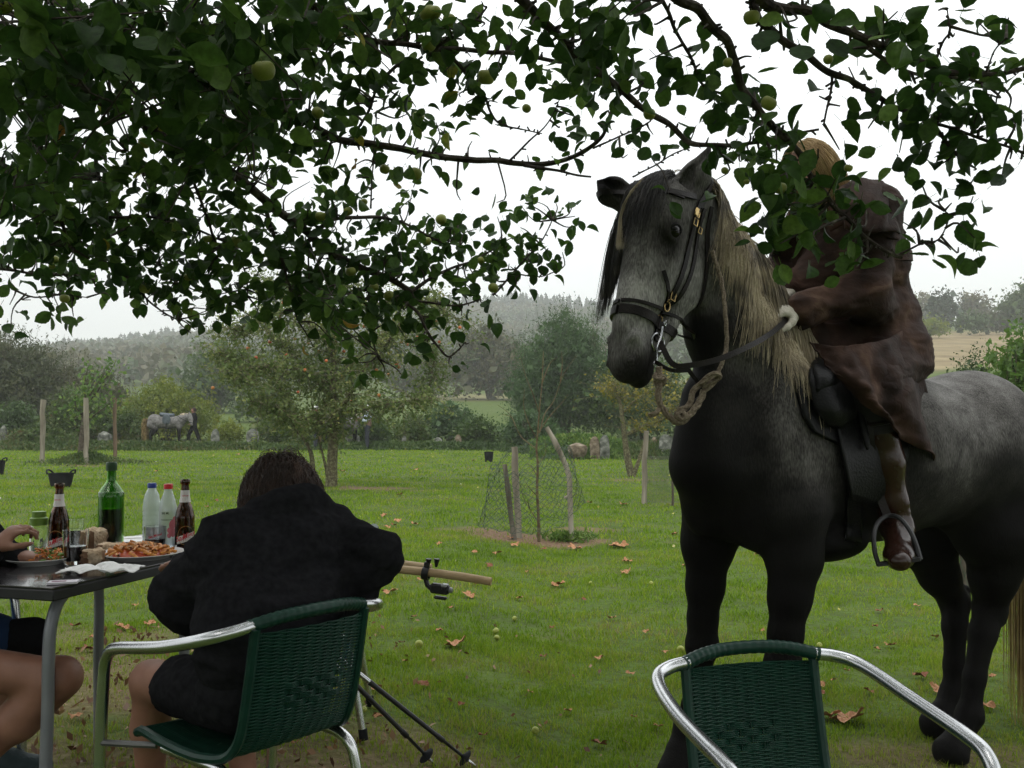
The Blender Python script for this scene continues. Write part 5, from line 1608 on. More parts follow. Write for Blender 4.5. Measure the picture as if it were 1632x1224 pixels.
def bread(px, pyb, w, d, h, rz, label, seed, lift=0.0):
    c = on_table(px, pyb) + V(0, 0, lift)
    e = empty("bread_chunk", c, label, "bread", "torn chunks of country bread")
    vs = []; n, m = 22, 14; Mz = Matrix.Rotation(rz, 3, 'Z'); cr = []
    for i in range(m + 1):
        t = math.pi * i / m
        for j in range(n):
            a = 2 * math.pi * j / n
            x, y, z = math.sin(t) * math.cos(a), math.sin(t) * math.sin(a), math.cos(t)
            k = (abs(x) ** 5 + abs(y) ** 5 + abs(z) ** 5) ** (-.2)
            q = Vector((x, y, z)) * k
            nn = mnoise.noise(q * 2.4 + Vector((seed, 0, 0))) * .26 + mnoise.noise(q * 6 + Vector((0, seed, 0))) * .10
            q = q * (1 + nn)
            vs.append(c + Mz @ Vector((q.x * w / 2, q.y * d / 2, q.z * h / 2 + h * .46)))
    f1 = []; f2 = []
    for i in range(m):
        for j in range(n):
            k = (j + 1) % n
            f = (i * n + j, (i + 1) * n + j, (i + 1) * n + k, i * n + k)
            ang = 2 * math.pi * j / n
            (f1 if (abs(math.cos(ang)) > .62 and i > m * .25) or i > m * .8 else f2).append(f)
    b = MB(); b.add(vs, f2); b.build("crumb", M_CRUMB, e)
    b = MB(); b.add(vs, f1); b.build("crust", M_CRUST, e)
bread(148, 897, .075, .06, .052, .4, "torn bread chunk in front, beside the pasta plate", 1)
bread(150, 876, .085, .07, .085, .9, "tall bread chunk behind the wine tumbler", 2)
bread(176, 882, .09, .06, .042, .1, "rough bread chunk in front of the wine bottle", 3)
bread(196, 880, .06, .05, .022, .2, "small flat crust beside the wine bottle's foot", 4)

def napkin():
    b = MB(); rows = []
    c = on_table(162, 912)
    for i in range(15):
        row = []
        for j in range(27):
            u = i / 14 - .5; v = j / 26 - .5
            x = v * .245; y = u * .105
            z = .006 + .014 * abs(math.sin(v * 9 + u * 3)) * (1 - abs(v)) + .010 * abs(mnoise.noise(Vector((v * 7, u * 6, 3)))) + .02 * max(0, u) * (1 - abs(v * 1.6))
            edge = mnoise.noise(Vector((v * 5, u * 5, 9))) * .012
            row.append(c + Matrix.Rotation(.12, 3, 'Z') @ Vector((x + edge, y + edge, z)))
        rows.append(row)
    b.grid(rows)
    o = b.build("paper_napkin", mat("white_tissue", [(0, (.66, .66, .64)), (1, (.76, .76, .75))], scale=30, rough=.95, bump=.3, bscale=90), None, solid=.0012)
    tag(o, "crumpled white paper napkin in front of the pasta plate", "napkin")
napkin()
def card():
    c = on_table(101, 928); Mx = Matrix.Rotation(.28, 3, 'Z')
    b = MB(); b.box(c + V(0, 0, .0035), (.085, .05, .006), Mx); e = b.build("small_card_packet", mat("white_card", (.60, .57, .62), rough=.6), None, smooth=False)
    tag(e, "small flat white packet with a purple mark at the near table corner", "packet"); 
    b = MB(); b.box(c + V(0, 0, .0072) + Mx @ V(-.012, -.002, 0), (.04, .012, .001), Mx); b.build("printed_mark", mat("purple_ink", (.22, .06, .12), rough=.6), e, smooth=False)
card()
def foil():
    c = on_table(270, 880); vs = []
    b = MB(); rows = []
    for i in range(9):
        rows.append([c + V((j / 8 - .5) * .05, (i / 8 - .5) * .04, .006 + .016 * abs(mnoise.noise(Vector((i * .7, j * .7, 1)))) * 2) for j in range(9)])
    b.grid(rows); tag(b.build("foil_scrap", mat("crumpled_foil", (.7, .7, .7), rough=.2, metal=1), None, smooth=False, solid=.0008), "scrap of crumpled foil between the printed tumbler and the right beer bottle", "foil")
foil()

# ---------------------------------------------------------------- staffs, poles
M_STAFF = mat("peeled_hazel_wood", [(0, (.30, .20, .10)), (.5, (.40, .28, .15)), (1, (.48, .36, .21))], scale=20, rough=.6, bump=.3, stretch=(.15, 1, 1))
b = MB(); A0, A1 = P(300, 861, 4.0), P(783, 928, 3.72)
q = [A0.lerp(A1, t) + V(0, 0, .006 * math.sin(t * 9)) for t in np.linspace(0, 1, 14)]
b.tube(q, [.0165] * 13 + [.0155], 12)
staff = tag(b.build("walking_staff", M_STAFF), "long pale wooden staff carrying the black camera clamp", "staff", "wooden staffs lying across the chair arm")
b = MB(); B0, B1 = P(420, 880, 4.1), P(687, 903, 3.98)
q = [B0.lerp(B1, t) + V(0, 0, .012 * math.sin(t * 4)) for t in np.linspace(0, 1, 10)]
b.tube(q, [.019] * 9 + [.021], 12)
tag(b.build("walking_staff", M_STAFF), "shorter thicker wooden staff lying behind the one with the clamp", "staff", "wooden staffs lying across the chair arm")
def clamp_cam():
    d = (A1 - A0).normalized(); t = ((685 - 300) / (783 - 300)); c = A0.lerp(A1, t)
    e = empty("staff_camera", c, "small black and silver camera clamped under the wooden staff", "camera")
    M_BP = mat("black_plastic", (.012, .012, .013), rough=.4); M_SP = mat("silver_plastic", (.35, .36, .37), rough=.35, metal=.5)
    side = d.cross(V(0, 0, 1)).normalized(); up = side.cross(d).normalized()
    Mx = Matrix((d, side, up)).transposed()
    b = MB(); b.lathe([(.020, -.013), (.0255, -.013), (.0255, .013), (.020, .013)], c, 18, axis=d); b.build("clamp_ring", M_BP, e)
    b = MB(); b.box(c + up * .032, (.022, .018, .026), Mx, .004); b.build("clamp_jaw", M_BP, e)
    for k in (0, 1):
        b = MB(); q = c + up * (.045 + .004 * k) + d * (.005 + .033 * k); b.tube([q - up * .02, q + up * .004, q + up * .012], [.005, .010, .012], 10); b.build("thumb_screw", M_BP, e)
    b = MB(); b.tube([c - up * .02, c - up * .045 + d * .01, c - up * .055 + d * .03], [.010, .010, .012], 8); b.build("arm", M_BP, e)
    cc = c - up * .052 + d * .062
    b = MB(); b.box(cc, (.075, .035, .038), Mx, .007); bd = b.build("camera_body", M_BP, e)
    b = MB(); b.box(cc + d * .018 + up * .008 - side * .001, (.030, .037, .026), Mx, .006); b.build("front_panel", M_SP, e)
    b = MB(); b.lathe([(.001, .016), (.008, .016), (.011, .014), (.011, -.002)], cc + d * .035, 14, axis=d); b.build("lens", M_SP, e)
    b = MB(); b.box(cc - up * .034 + d * .006, (.052, .025, .012), Mx, .005); b.build("base_shoe", M_BP, e)
clamp_cam()
def pole(p0, p1, label):
    e = empty("walking_pole", p1, label, "walking pole", "black walking poles leaning by the chair")
    M_BP = bpy.data.materials["black_plastic"]
    d = (p1 - p0)
    b = MB(); b.tube([p0, p0 + d * .46], .0090, 10); b.build("upper_tube", M_ALU, e)
    b = MB(); b.tube([p0 + d * .46, p0 + d * .50, p0 + d * .82], [.0115, .0095, .0088], 10); b.build("middle_tube", M_BP, e)
    b = MB(); b.tube([p0 + d * .80, p0 + d * .83, p0 + d * .835, p0 + d * .96], [.0105, .0105, .0065, .006], 10); b.build("lower_tube", M_BP, e)
    b = MB(); b.lathe([(.006, -.004), (.030, -.001), (.033, .002), (.010, .012), (.006, .02)], p0 + d * .945, 18, axis=-d.normalized()); b.build("basket", M_RUBBER, e)
    b = MB(); b.tube([p0 + d * .95, p0 + d * .99, p1], [.006, .005, .002], 8); b.build("tip", M_ALU, e)
    b = MB(); b.tube([p0 - d.normalized() * .13, p0 - d.normalized() * .09, p0 + d.normalized() * .02], [.014, .017, .013], 10); b.build("grip", M_RUBBER, e)
for (tip, via, lab) in (((759, 1222), (545, 1052, 3.58), "right-hand black walking pole, its basket nearest the grass in mid frame"), ((695, 1220), (538, 1062, 3.52), "left-hand black walking pole, slightly steeper of the two")):
    p1 = G(*tip); v_ = P(*via); d = v_ - p1; p0 = p1 + d * (.98 / d.length)
    pole(p0, p1, lab)
b = MB(); Yc = 3.78
b.tube(smooth_path([P(528, 868, Yc + .1), P(533, 880, Yc - .04), P(548, 905, Yc - .06), P(553, 960, Yc - .06), P(558, 1015, Yc - .05), P(549, 1050, Yc - .05), P(540, 1088, Yc - .05), P(545, 1070, Yc - .06), P(556, 1020, Yc - .07)], 5), .0045, 6)
tag(b.build("blue_cord", mat("blue_cord", [(0, (.01, .08, .28)), (1, (.02, .12, .38))], rough=.7)), "blue cord loop hanging from the wooden staffs beside the chair back", "cord")
# ---------------------------------------------------------------- people
def npv(v): return np.array(v, float)
def hand(Fd, wrist, d, n, side, curl=.5, s=1.0, spread=.12, thumb=1.0, kk=.006):
    """d: palm direction, n: back-of-hand normal, side: +1 right hand, thumb side = side * (d x n)"""
    w = npv(wrist); d = unit(d); n = npv(n); n = unit(n - d * (n @ d)); t = np.cross(d, n) * side      # t points to the thumb
    M = Rm(d, t, n)
    Fd.ell(w + d * .048 * s, npv((.052, .042, .017)) * s, M, k=.015)
    Fd.cone(w - d * .01, w + d * .02 * s, .026 * s, .026 * s, .015, t, 1.15)
    for i, (off, L, r) in enumerate(((.030, .072, .0088), (.010, .080, .0092), (-.011, .075, .0088), (-.030, .058, .0080))):
        base = w + d * (.082 - .004 * abs(i - 1)) * s + t * off * s + n * .002
        c = curl * (1 + .12 * i)
        dirs = []
        a = 0
        for seg in range(3):
            a += c * (.75 if seg == 0 else 1.0)
            dirs.append(unit((d + t * spread * (1 - i * .66)) * math.cos(a) - n * math.sin(a)))
        p = base
        rr = r * s
        for seg, f in enumerate((.45, .32, .23)):
            q = p + dirs[seg] * L * f * 1.15 * s
            Fd.cone(p, q, rr, rr * .92, kk); rr *= .9; p = q
    b0 = w + d * .022 * s + t * .026 * s - n * .004 * s
    d1 = unit(t * .75 + d * .75 - n * .35 * thumb); d2 = unit(d * .95 + t * .15 - n * .55 * thumb)
    p1 = b0 + d1 * .040 * s; p2 = p1 + unit(d1 + d2) * .032 * s; p3 = p2 + d2 * .026 * s
    Fd.cone(b0, p1, .0145 * s, .0115 * s, .012); Fd.cone(p1, p2, .0108 * s, .0100 * s, kk); Fd.cone(p2, p3, .0098 * s, .0078 * s, kk)

def head(Fd, c, f, up, s=1.0):
    c = npv(c); f = unit(f); up = npv(up); up = unit(up - f * (up @ f)); l = np.cross(up, f)
    M = Rm(f, l, up)
    Fd.ell(c + up * .025 * s - f * .012 * s, npv((.098, .077, .095)) * s, M, k=.03)
    Fd.ell(c - up * .045 * s + f * .028 * s, npv((.062, .055, .068)) * s, M, k=.04)
    Fd.ell(c - up * .098 * s + f * .066 * s, npv((.020, .024, .016)) * s, M, k=.03)
    for sd in (-1, 1):
        Fd.ell(c + f * .083 * s + l * .033 * sd * s + up * .004 * s, npv((.020, .018, .013)) * s, M, k=.012, sub=True)
        Fd.ell(c + f * .066 * s + l * .031 * sd * s + up * .003 * s, npv((.016, .015, .013)) * s, M, k=.006)
        Fd.ell(c + f * .062 * s + l * .042 * sd * s - up * .030 * s, npv((.022, .022, .018)) * s, M, k=.03)
        Fd.ell(c - f * .012 * s + l * .079 * sd * s - up * .008 * s, npv((.019, .008, .031)) * s, M, k=.008)
        Fd.cone(c + f * .082 * s + l * .048 * sd * s + up * .024 * s, c + f * .090 * s + l * .014 * sd * s + up * .024 * s, .008 * s, .008 * s, .015)
    Fd.cone(c + f * .084 * s + up * .012 * s, c + f * .106 * s - up * .028 * s, .008 * s, .0125 * s, .012)
    for sd in (-1, 1): Fd.ell(c + f * .096 * s + l * .012 * sd * s - up * .033 * s, npv((.010, .008, .008)) * s, M, k=.006)
    Fd.cone(c + f * .084 * s - l * .020 * s - up * .060 * s, c + f * .084 * s + l * .020 * s - up * .060 * s, .0065 * s, .0065 * s, .01)
    Fd.cone(c + f * .082 * s - l * .016 * s - up * .072 * s, c + f * .082 * s + l * .016 * s - up * .072 * s, .0075 * s, .0075 * s, .01)
    return c, f, l, up

def body_field(J, h, pad=.16, lo=None, hi=None, hands=True, thick=1.0):
    pts = np.array([npv(v) for k, v in J.items() if k not in ('leg', 'f', 'up', 'side', 'hd', 'hn', 'hdl', 'hnl', 'curl')])
    Fd = Field(pts.min(0) - pad, pts.max(0) + pad, h)
    side = unit(npv(J['shR']) - npv(J['shL']))
    g = thick
    waist = (npv(J['pelvis']) * .55 + npv(J['chest']) * .45)
    Fd.cone(J['pelvis'], waist, .115 * g, .098 * g, .06, side, 1.38)
    Fd.cone(waist, J['chest'], .098 * g, .118 * g, .06, side, 1.36)
    shc = (npv(J['shR']) + npv(J['shL'])) / 2
    Fd.cone(J['chest'], shc, .115 * g, .085 * g, .06, side, 1.4)
    Fd.cone(J['shL'], J['shR'], .058 * g, .058 * g, .06)
    Fd.cone(shc, J['neck'], .058, .052, .05)
    Fd.cone(J['neck'], npv(J['head']) - npv(J['up']) * .05, .051, .052, .03)
    head(Fd, J['head'], J['f'], J['up'])
    for s in 'LR':
        Fd.chain([J['sh' + s], J['el' + s], J['wr' + s]], [.052 * g, .040, .027], .03)
        m = npv(J['el' + s]) * .7 + npv(J['wr' + s]) * .3
        Fd.cone(J['el' + s], m, .038, .040, .03)
        kn, an = npv(J['kn' + s]), npv(J['an' + s])
        lg = J.get('leg', 1)
        Fd.chain([J['hip' + s], kn], [.088 * g, .056 * lg], .05)
        Fd.chain([kn, kn * .62 + an * .38, an], [.052 * lg, .053 * lg, .034 * lg], .03)
        Fd.cone(an, J['toe' + s], .036 * lg, .026 * lg, .03, (0, 0, 1), .8)
        if hands:
            Fd_h = hand(Fd, J['wr' + s], J['hd'] if s == 'R' else J['hdl'], J['hn'] if s == 'R' else J['hnl'], 1 if s == 'R' else -1, J.get('curl', .45))
    return Fd

def wrinkle(me, amp, scale, seed=0, axis=None):
    """cloth folds: displace along normals"""
    n = len(me.vertices)
    co = np.empty(n * 3); me.vertices.foreach_get("co", co); co = co.reshape(-1, 3)
    no = np.empty(n * 3); me.vertices.foreach_get("normal", no); no = no.reshape(-1, 3)
    d = np.array([mnoise.noise(Vector((p[0] * scale[0], p[1] * scale[1], p[2] * scale[2] + seed))) + .5 * mnoise.noise(Vector((p[0] * scale[0] * 2.3, p[1] * scale[1] * 2.3, p[2] * scale[2] * 2.3 + seed))) for p in co])
    d = -np.abs(d) * 1.6 + .3
    me.vertices.foreach_set("co", (co + no * (d * amp)[:, None]).ravel()); me.update()

def scalp_hair(c, f, l, up, n, length, rad, curl, m, parent, name="hair", back=False, s=1.0, fall=(0, 0, -1), cover=.35, seg=10, puff=1.06):
    c = npv(c); K = []
    for i in range(n):
        while True:
            d = unit(rng.normal(size=3))
            fx, ux = d @ f, d @ up
            if ux > -.35 and not (fx > cover and ux < .62) : break
        p = c + (f * (d @ f) * .100 + l * (d @ l) * .081 + up * (d @ up) * .099) * s + up * .024 * s - f * .012 * s
        g = npv(fall); tan = g - d * (g @ d); sg = 1 if d @ l > 0 else -1
        v = unit(d * .30 + tan * .6 + (l * sg * .9 - f * .7) * max(0, d @ f + .35)) if not back else unit(d + up * .1 - f * .25)
        L = length * (.7 + .5 * rng.random()); st = L / seg
        pts = [p]; ph = rng.random() * 6.28; fr = 9 + 8 * rng.random()
        q = p.copy(); dirn = v
        for k in range(1, seg):
            dirn = unit(dirn * .6 + g * .5 * (.5 + k / seg))
            q = q + dirn * st
            # keep outside the skull
            r = q - (c + up * .024 * s - f * .012 * s)
            e = math.sqrt((r @ f / .102) ** 2 + (r @ l / .083) ** 2 + (r @ up / .101) ** 2) / s
            if e < puff: q = (c + up * .024 * s - f * .012 * s) + r * (puff / max(e, .1))
            pts.append(q + (l * math.sin(ph + k * fr / seg * 2) + up * math.cos(ph + k * fr / seg * 2)) * curl * k / seg)
        K.append(pts)
    v, fc, r_ = hair_mesh(K, rad, 3)
    return link_mesh(name, mesh_np(name, v, fc, 4, smooth=True, attrs={"rnd": r_}), m, parent, center=False)

M_HAIRBROWN = hairmat("brown_hair", [(0, (.012, .007, .005)), (.6, (.040, .020, .012)), (1, (.10, .05, .028))])
M_HAIRGREY = hairmat("grey_hair", [(0, (.25, .25, .25)), (1, (.5, .5, .5))])
M_HAIRBLONDE = hairmat("blonde_hair", [(0, (.16, .09, .03)), (.5, (.40, .26, .11)), (1, (.62, .46, .24))])
M_EYEW = mat("eye_white", (.6, .58, .55), rough=.2); M_IRIS = mat("dark_iris", (.02, .012, .008), rough=.1)
def eyes(c, f, l, up, parent, s=1.0):
    c = npv(c)
    for sd in (-1, 1):
        p = c + f * .0735 * s + l * .031 * sd * s + up * .004 * s
        b = MB(); b.ball(p, .0105 * s, 10, 8); e = b.build("eye", M_EYEW, parent)
        b = MB(); b.ball(p + f * .0075 * s, .0048 * s, 8, 6); b.build("iris", M_IRIS, e)
        b = MB(); b.tube([p + f * .016 * s - l * .016 * s + up * .022 * s, p + f * .020 * s + up * .026 * s, p + f * .014 * s + l * .016 * s + up * .022 * s], .003 * s, 5); b.build("eyebrow", M_HAIRBROWN, parent)

def shoe(parent, an, toe, m, z):
    an, toe = npv(an), npv(toe); d = toe - an; d[2] = 0; d = unit(d)
    Fd = Field(np.minimum(an, toe) - .14, np.maximum(an, toe) + .14, .008)
    a = an.copy(); a[2] = z + .05; 
    Fd.cone(a - d * .045, a + d * .05, .042, .042, .02); b_ = a + d * .17; b_[2] = z + .034
    Fd.cone(a, b_, .045, .034, .03, np.cross(d, (0, 0, 1)), 1.2)
    Fd.cone(an + npv((0, 0, .03)), a, .045, .046, .02)
    lo = Fd.lo[2]; zz = Fd.lo[2] + Fd.h * np.arange(Fd.n[2]); Fd.d = np.maximum(Fd.d, (z + .004 - zz)[None, None, :].astype(np.float32))
    link_mesh("shoe", Fd.mesh("shoe"), m, parent, center=False)
M_SHOE = mat("dark_teal_trainer", [(0, (.012, .03, .032)), (1, (.03, .05, .055))], scale=30, rough=.7, bump=.3)

# ---- woman in the black hoodie
def woman():
    e = empty("person", (-.70, 2.70, 0), "person with curly brown hair in a black fleece seated with their back to the camera", "person")
    f = unit((-.62, .62, -.48)); up = unit((-.30, .30, .9))
    J = dict(pelvis=(-.655, 2.635, .57), chest=(-.655, 2.75, .82), neck=(-.675, 2.84, .945), head=(-.69, 2.91, .985), f=f, up=up,
             shR=(-.545, 2.90, .915), shL=(-.785, 2.68, .905), elR=(-.392, 2.78, .865), wrR=(-.475, 2.80, .70), elL=(-.915, 2.74, .765), wrL=(-1.03, 3.08, .79),
             hipL=(-.73, 2.58, .52), hipR=(-.60, 2.71, .52), knL=(-1.05, 2.84, .49), knR=(-.88, 3.04, .50), anL=(-1.10, 2.98, .09), anR=(-.82, 3.03, .09),
             toeL=(-1.23, 3.10, .05), toeR=(-.93, 3.16, .05), hd=(-.5, .35, -.35), hn=(.5, .1, .8), hdl=(-.35, .9, .05), hnl=(.2, -.1, .95), curl=.5)
    Fd = body_field(J, .0085)
    link_mesh("body", Fd.mesh("body"), M_SKIN, e)
    c, ff, l, u = npv(J['head']), f, np.cross(unit(up - f * (up @ f)), f), unit(up - f * (up @ f))
    eyes(c, ff, l, u, e)
    scalp_hair(c, ff, l, u, 2600, .15, .0014, .016, M_HAIRBROWN, e, cover=.45, puff=1.14, fall=(.05, -.1, -.9), seg=12)
    scalp_hair(c, ff, l, u, 3000, .20, .0012, .022, M_HAIRBROWN, e, name='hair_curls', cover=.45, puff=1.30, fall=(.12, -.1, -.9), seg=14)
    # fleece
    side = unit(npv(J['shR']) - npv(J['shL']))
    Fd = Field((-1.25, 2.3, .38), (-.15, 3.3, 1.2), .009)
    pel, ch = npv(J['pelvis']), npv(J['chest'])
    Fd.cone(pel + (.0, .0, .01), pel + (0, 0, .12), .138, .142, .08, side, 1.30)
    Fd.cone(pel + (0, 0, .12), ch, .142, .150, .08, side, 1.32)
    Fd.cone(ch, (-.665, 2.80, .895), .140, .10, .07, side, 1.5)
    Fd.cone(J['shL'], J['shR'], .075, .072, .07)
    Fd.chain([J['shR'], npv(J['elR']) + (0.01, 0, 0), J['wrR']], [.080, .064, .045], .035)
    Fd.cone(npv(J['elR']) + (.012, 0, -.02), npv(J['wrR']) + (0, 0, .0), .050, .042, .03)
    Fd.chain([J['shL'], npv(J['elL']) + (-.012, 0, -.01), J['wrL']], [.085, .078, .045], .05)
    Fd.cone(npv(J['elL']) + (.03, .0, -.06), npv(J['elL']) + (.06, .02, -.03), .06, .06, .05)
    # hood lying bunched on the shoulders and standing collar
    nk = npv(J['neck'])
    ring = [nk + (math.cos(a) * .105 * side + math.sin(a) * .095 * npv(J['f'])) + npv((0, 0, .0 - .02 * math.sin(a))) for a in np.linspace(0, 2 * math.pi, 13)]
    Fd.chain(ring, [.036 + .014 * max(0, -math.sin(a)) for a in np.linspace(0, 2 * math.pi, 13)], .03)
    Fd.ell(nk - npv((-.06, .06, 0)) * 1.1 + (0, 0, -.01), (.105, .105, .050), Rm(side, np.cross((0, 0, 1), side), (0, 0, 1)), k=.04)
    me = Fd.mesh("fleece_jacket"); wrinkle(me, .016, (4.5, 4.5, 10), 3)
    link_mesh("fleece_jacket", me, M_BLACKCLOTH, e)
    # shorts
    Fd = Field((-1.15, 2.35, .33), (-.35, 3.1, .72), .010)
    Fd.cone(pel, pel + (0, 0, -.0), .128, .128, .05, side, 1.3)
    Fd.chain([J['hipL'], npv(J['hipL']) * .38 + npv(J['knL']) * .62], [.095, .085], .05); Fd.chain([J['hipR'], npv(J['hipR']) * .3 + npv(J['knR']) * .7], [.105, .085], .05)
    me = Fd.mesh("shorts"); wrinkle(me, .008, (12, 12, 12), 5); link_mesh("shorts", me, M_BLACKCLOTH, e)
    for s in 'LR': shoe(e, J['an' + s], J['toe' + s], M_SHOE, gz(*J['an' + s][:2]) + .012)
woman()

# ---- man at the left edge
M_BLUESHORTS = mat("blue_shorts_cloth", [(0, (.008, .03, .09)), (1, (.014, .05, .14))], scale=12, rough=.9, bump=.4, bscale=60)
def man():
    e = empty("person", (-1.97, 3.12, 0), "person in blue shorts cut by the left edge, one hand over the salad plate", "person")
    f = unit((1, .05, -.35)); up = unit((.3, 0, .95))
    J = dict(pelvis=(-2.00, 3.13, .545), chest=(-1.96, 3.13, .87), neck=(-1.93, 3.13, 1.07), head=(-1.90, 3.13, 1.17), f=f, up=up,
             shR=(-1.94, 2.94, 1.0), shL=(-1.94, 3.32, 1.0), elR=(-1.83, 2.92, .74), wrR=(-1.665, 3.12, .835), elL=(-1.80, 3.40, .77), wrL=(-1.72, 3.36, .78),
             hipR=(-1.97, 3.04, .50), hipL=(-1.97, 3.23, .50), knR=(-1.425, 3.08, .435), knL=(-1.64, 3.33, .50), anR=(-1.76, 3.09, .10), anL=(-1.80, 3.40, .09),
             toeR=(-1.62, 3.06, .045), toeL=(-1.66, 3.40, .045), hd=(.62, .22, .62), hn=(-.50, -.60, .62), hdl=(.9, .1, -.1), hnl=(0, 0, 1), curl=.72)
    Fd = body_field(J, .0075)
    Fd.chain([J['knR'], npv(J['knR']) * .6 + npv(J['anR']) * .4], [.062, .064], .03)
    link_mesh("body", Fd.mesh("body"), M_SKIN, e)
    u = unit(up - f * (up @ f)); l = np.cross(u, f); c = npv(J['head'])
    eyes(c, f, l, u, e); scalp_hair(c, f, l, u, 1200, .05, .0018, .003, M_HAIRBROWN, e, cover=.4, seg=6)
    side = npv((0, 1, 0))
    Fd = Field((-2.35, 2.7, .4), (-1.4, 3.6, 1.25), .010)
    Fd.cone(J['pelvis'], J['chest'], .15, .155, .07, side, 1.3); Fd.cone(J['chest'], (-1.94, 3.13, 1.0), .15, .10, .07, side, 1.5); Fd.cone(J['shL'], J['shR'], .075, .075, .06)
    Fd.cone((-1.94, 3.13, 1.02), (-1.92, 3.13, 1.10), .075, .068, .03)
    wr = npv(J['wrR']); el = npv(J['elR'])
    Fd.chain([J['shR'], el, wr * .93 + el * .07], [.08, .072, .047], .03); Fd.cone(wr * .82 + el * .18, wr * .95 + el * .05, .058, .052, .02)
    Fd.chain([J['shL'], J['elL'], J['wrL']], [.08, .065, .045], .03)
    me = Fd.mesh("jacket"); wrinkle(me, .008, (9, 9, 9), 8); link_mesh("jacket", me, M_BLACKCLOTH, e)
    Fd = Field((-2.25, 2.8, .3), (-1.4, 3.5, .75), .009)
    Fd.cone(J['pelvis'], npv(J['pelvis']) + (0, 0, -.03), .15, .15, .05, side, 1.3)
    for s, t in (('R', .50), ('L', .62)):
        a, b_ = npv(J['hip' + s]), npv(J['kn' + s]); Fd.chain([a, a * (1 - t) + b_ * t], [.115, .098], .04)
    me = Fd.mesh("shorts"); wrinkle(me, .007, (14, 10, 10), 5); link_mesh("shorts", me, M_BLUESHORTS, e)
    Fd = Field((-1.85, 3.15, .3), (-1.45, 3.5, .65), .009)
    a, b_ = npv(J['hipL']), npv(J['knL']); Fd.chain([a * .25 + b_ * .75, b_, b_ * .8 + npv(J['anL']) * .2], [.072, .066, .060], .03)
    link_mesh("knee_support", Fd.mesh("knee_support"), M_BLACKCLOTH, e)
    b = MB(); wv = unit(npv(J['hd']))
    for s in 'LR': shoe(e, J['an' + s], J['toe' + s], M_SHOE, gz(*J['an' + s][:2]) + .012)
man()

# ---- far figures
def standing(name_label, px, Y, ht, fdir, top_m, leg_m, cap=None, hair=None, arms=None, vest=None, stride=.0):
    x, y, z = GY(px, Y); e = empty("person", (x, y, z), name_label, "person")
    f = unit((fdir[0], fdir[1], 0)); s_ = np.cross(f, (0, 0, 1)); o = npv((x, y, z)); k = ht / 1.75
    q = lambda a, b_, c: tuple(o + (f * a + s_ * b_) * k + npv((0, 0, c * k)))
    J = dict(pelvis=q(0, 0, .95), chest=q(0, 0, 1.28), neck=q(0, 0, 1.50), head=q(.02, 0, 1.62), f=f, up=npv((0, 0, 1)), shR=q(0, .18, 1.42), shL=q(0, -.18, 1.42),
             elR=q(.05, .24, 1.14), wrR=q(.25, .18, 1.08), elL=q(.05, -.24, 1.14), wrL=q(.2, -.2, 1.0), hipR=q(0, .09, .92), hipL=q(0, -.09, .92),
             knR=q(.03 + stride, .10, .50), knL=q(.02 - stride, -.10, .50), anR=q(stride, .11, .08), anL=q(-stride * 1.6, -.11, .08), toeR=q(.15 + stride, .12, .03), toeL=q(.15 - stride * 1.6, -.12, .03),
             hd=f, hn=(0, 0, 1), hdl=f, hnl=(0, 0, 1), curl=.5)
    if arms: J.update({kk: q(*vv) for kk, vv in arms.items()})
    link_mesh("body", body_field(J, .014, hands=True).mesh("body"), M_SKIN, e)
    pts = npv([J[a] for a in ('pelvis', 'chest', 'neck', 'elR', 'wrR', 'elL', 'wrL')])
    Fd = Field(pts.min(0) - .25, pts.max(0) + .25, .016)
    Fd.cone(q(0, 0, .93), J['chest'], .125, .14, .06, s_, 1.35); Fd.cone(J['chest'], q(0, 0, 1.45), .135, .08, .06, s_, 1.5); Fd.cone(J['shL'], J['shR'], .07, .07, .05)
    for sd in 'LR': Fd.chain([J['sh' + sd], J['el' + sd], npv(J['el' + sd]) * .2 + npv(J['wr' + sd]) * .8], [.068, .055, .042], .03)
    link_mesh("shirt", Fd.mesh("shirt"), top_m, e)
    pts = npv([J[a] for a in ('pelvis', 'knR', 'knL', 'anR', 'anL')]); Fd = Field(pts.min(0) - .25, pts.max(0) + .25, .016)
    Fd.cone(J['pelvis'], q(0, 0, .9), .13, .13, .05, s_, 1.3)
    for sd in 'LR': Fd.chain([J['hip' + sd], J['kn' + sd], J['an' + sd]], [.10, .078, .062], .04)
    link_mesh("trousers", Fd.mesh("trousers"), leg_m, e)
    c = npv(J['head']); l = np.cross((0, 0, 1), f)
    if hair: scalp_hair(c, f, l, npv((0, 0, 1)), 300, .10, .005, .005, hair, e, seg=6)
    if cap:
        b = MB(); b.ball(tuple(c + (0, 0, .055)), (.105, .105, .085), 14, 8); cc = c + f * .10 + npv((0, 0, .05)); b.ball(tuple(cc), (.08, .08, .012), 12, 4); b.build("cap", cap, e)
    if vest:
        Fd = Field(npv(q(0, 0, 1.2)) - .4, npv(q(0, 0, 1.2)) + .4, .016); Fd.cone(q(-.01, 0, .98), q(-.02, 0, 1.40), .145, .13, .05, s_, 1.3); link_mesh("waistcoat", Fd.mesh("waistcoat"), vest, e)
    return e
M_BROWNVEST = mat("brown_waistcoat", [(0, (.10, .06, .04)), (1, (.16, .10, .07))], rough=.9)
standing("person in a pale cap and light sleeves with dark trousers standing side-on at the hedge", 586, 38.5, 1.78, (-1, -.1), M_BLUEGREYCLOTH, M_DARKBLUE, cap=M_WHITECLOTH, hair=M_HAIRGREY, arms=dict(wrR=(.32, .1, 1.22), wrL=(.34, -.1, 1.15)), vest=M_BROWNVEST)
standing("person with a white head covering behind the trunk of the red-apple tree", 503, 38.6, 1.76, (.9, -.4), M_DARKBLUE, M_DARKBLUE, cap=M_WHITECLOTH, stride=.08)
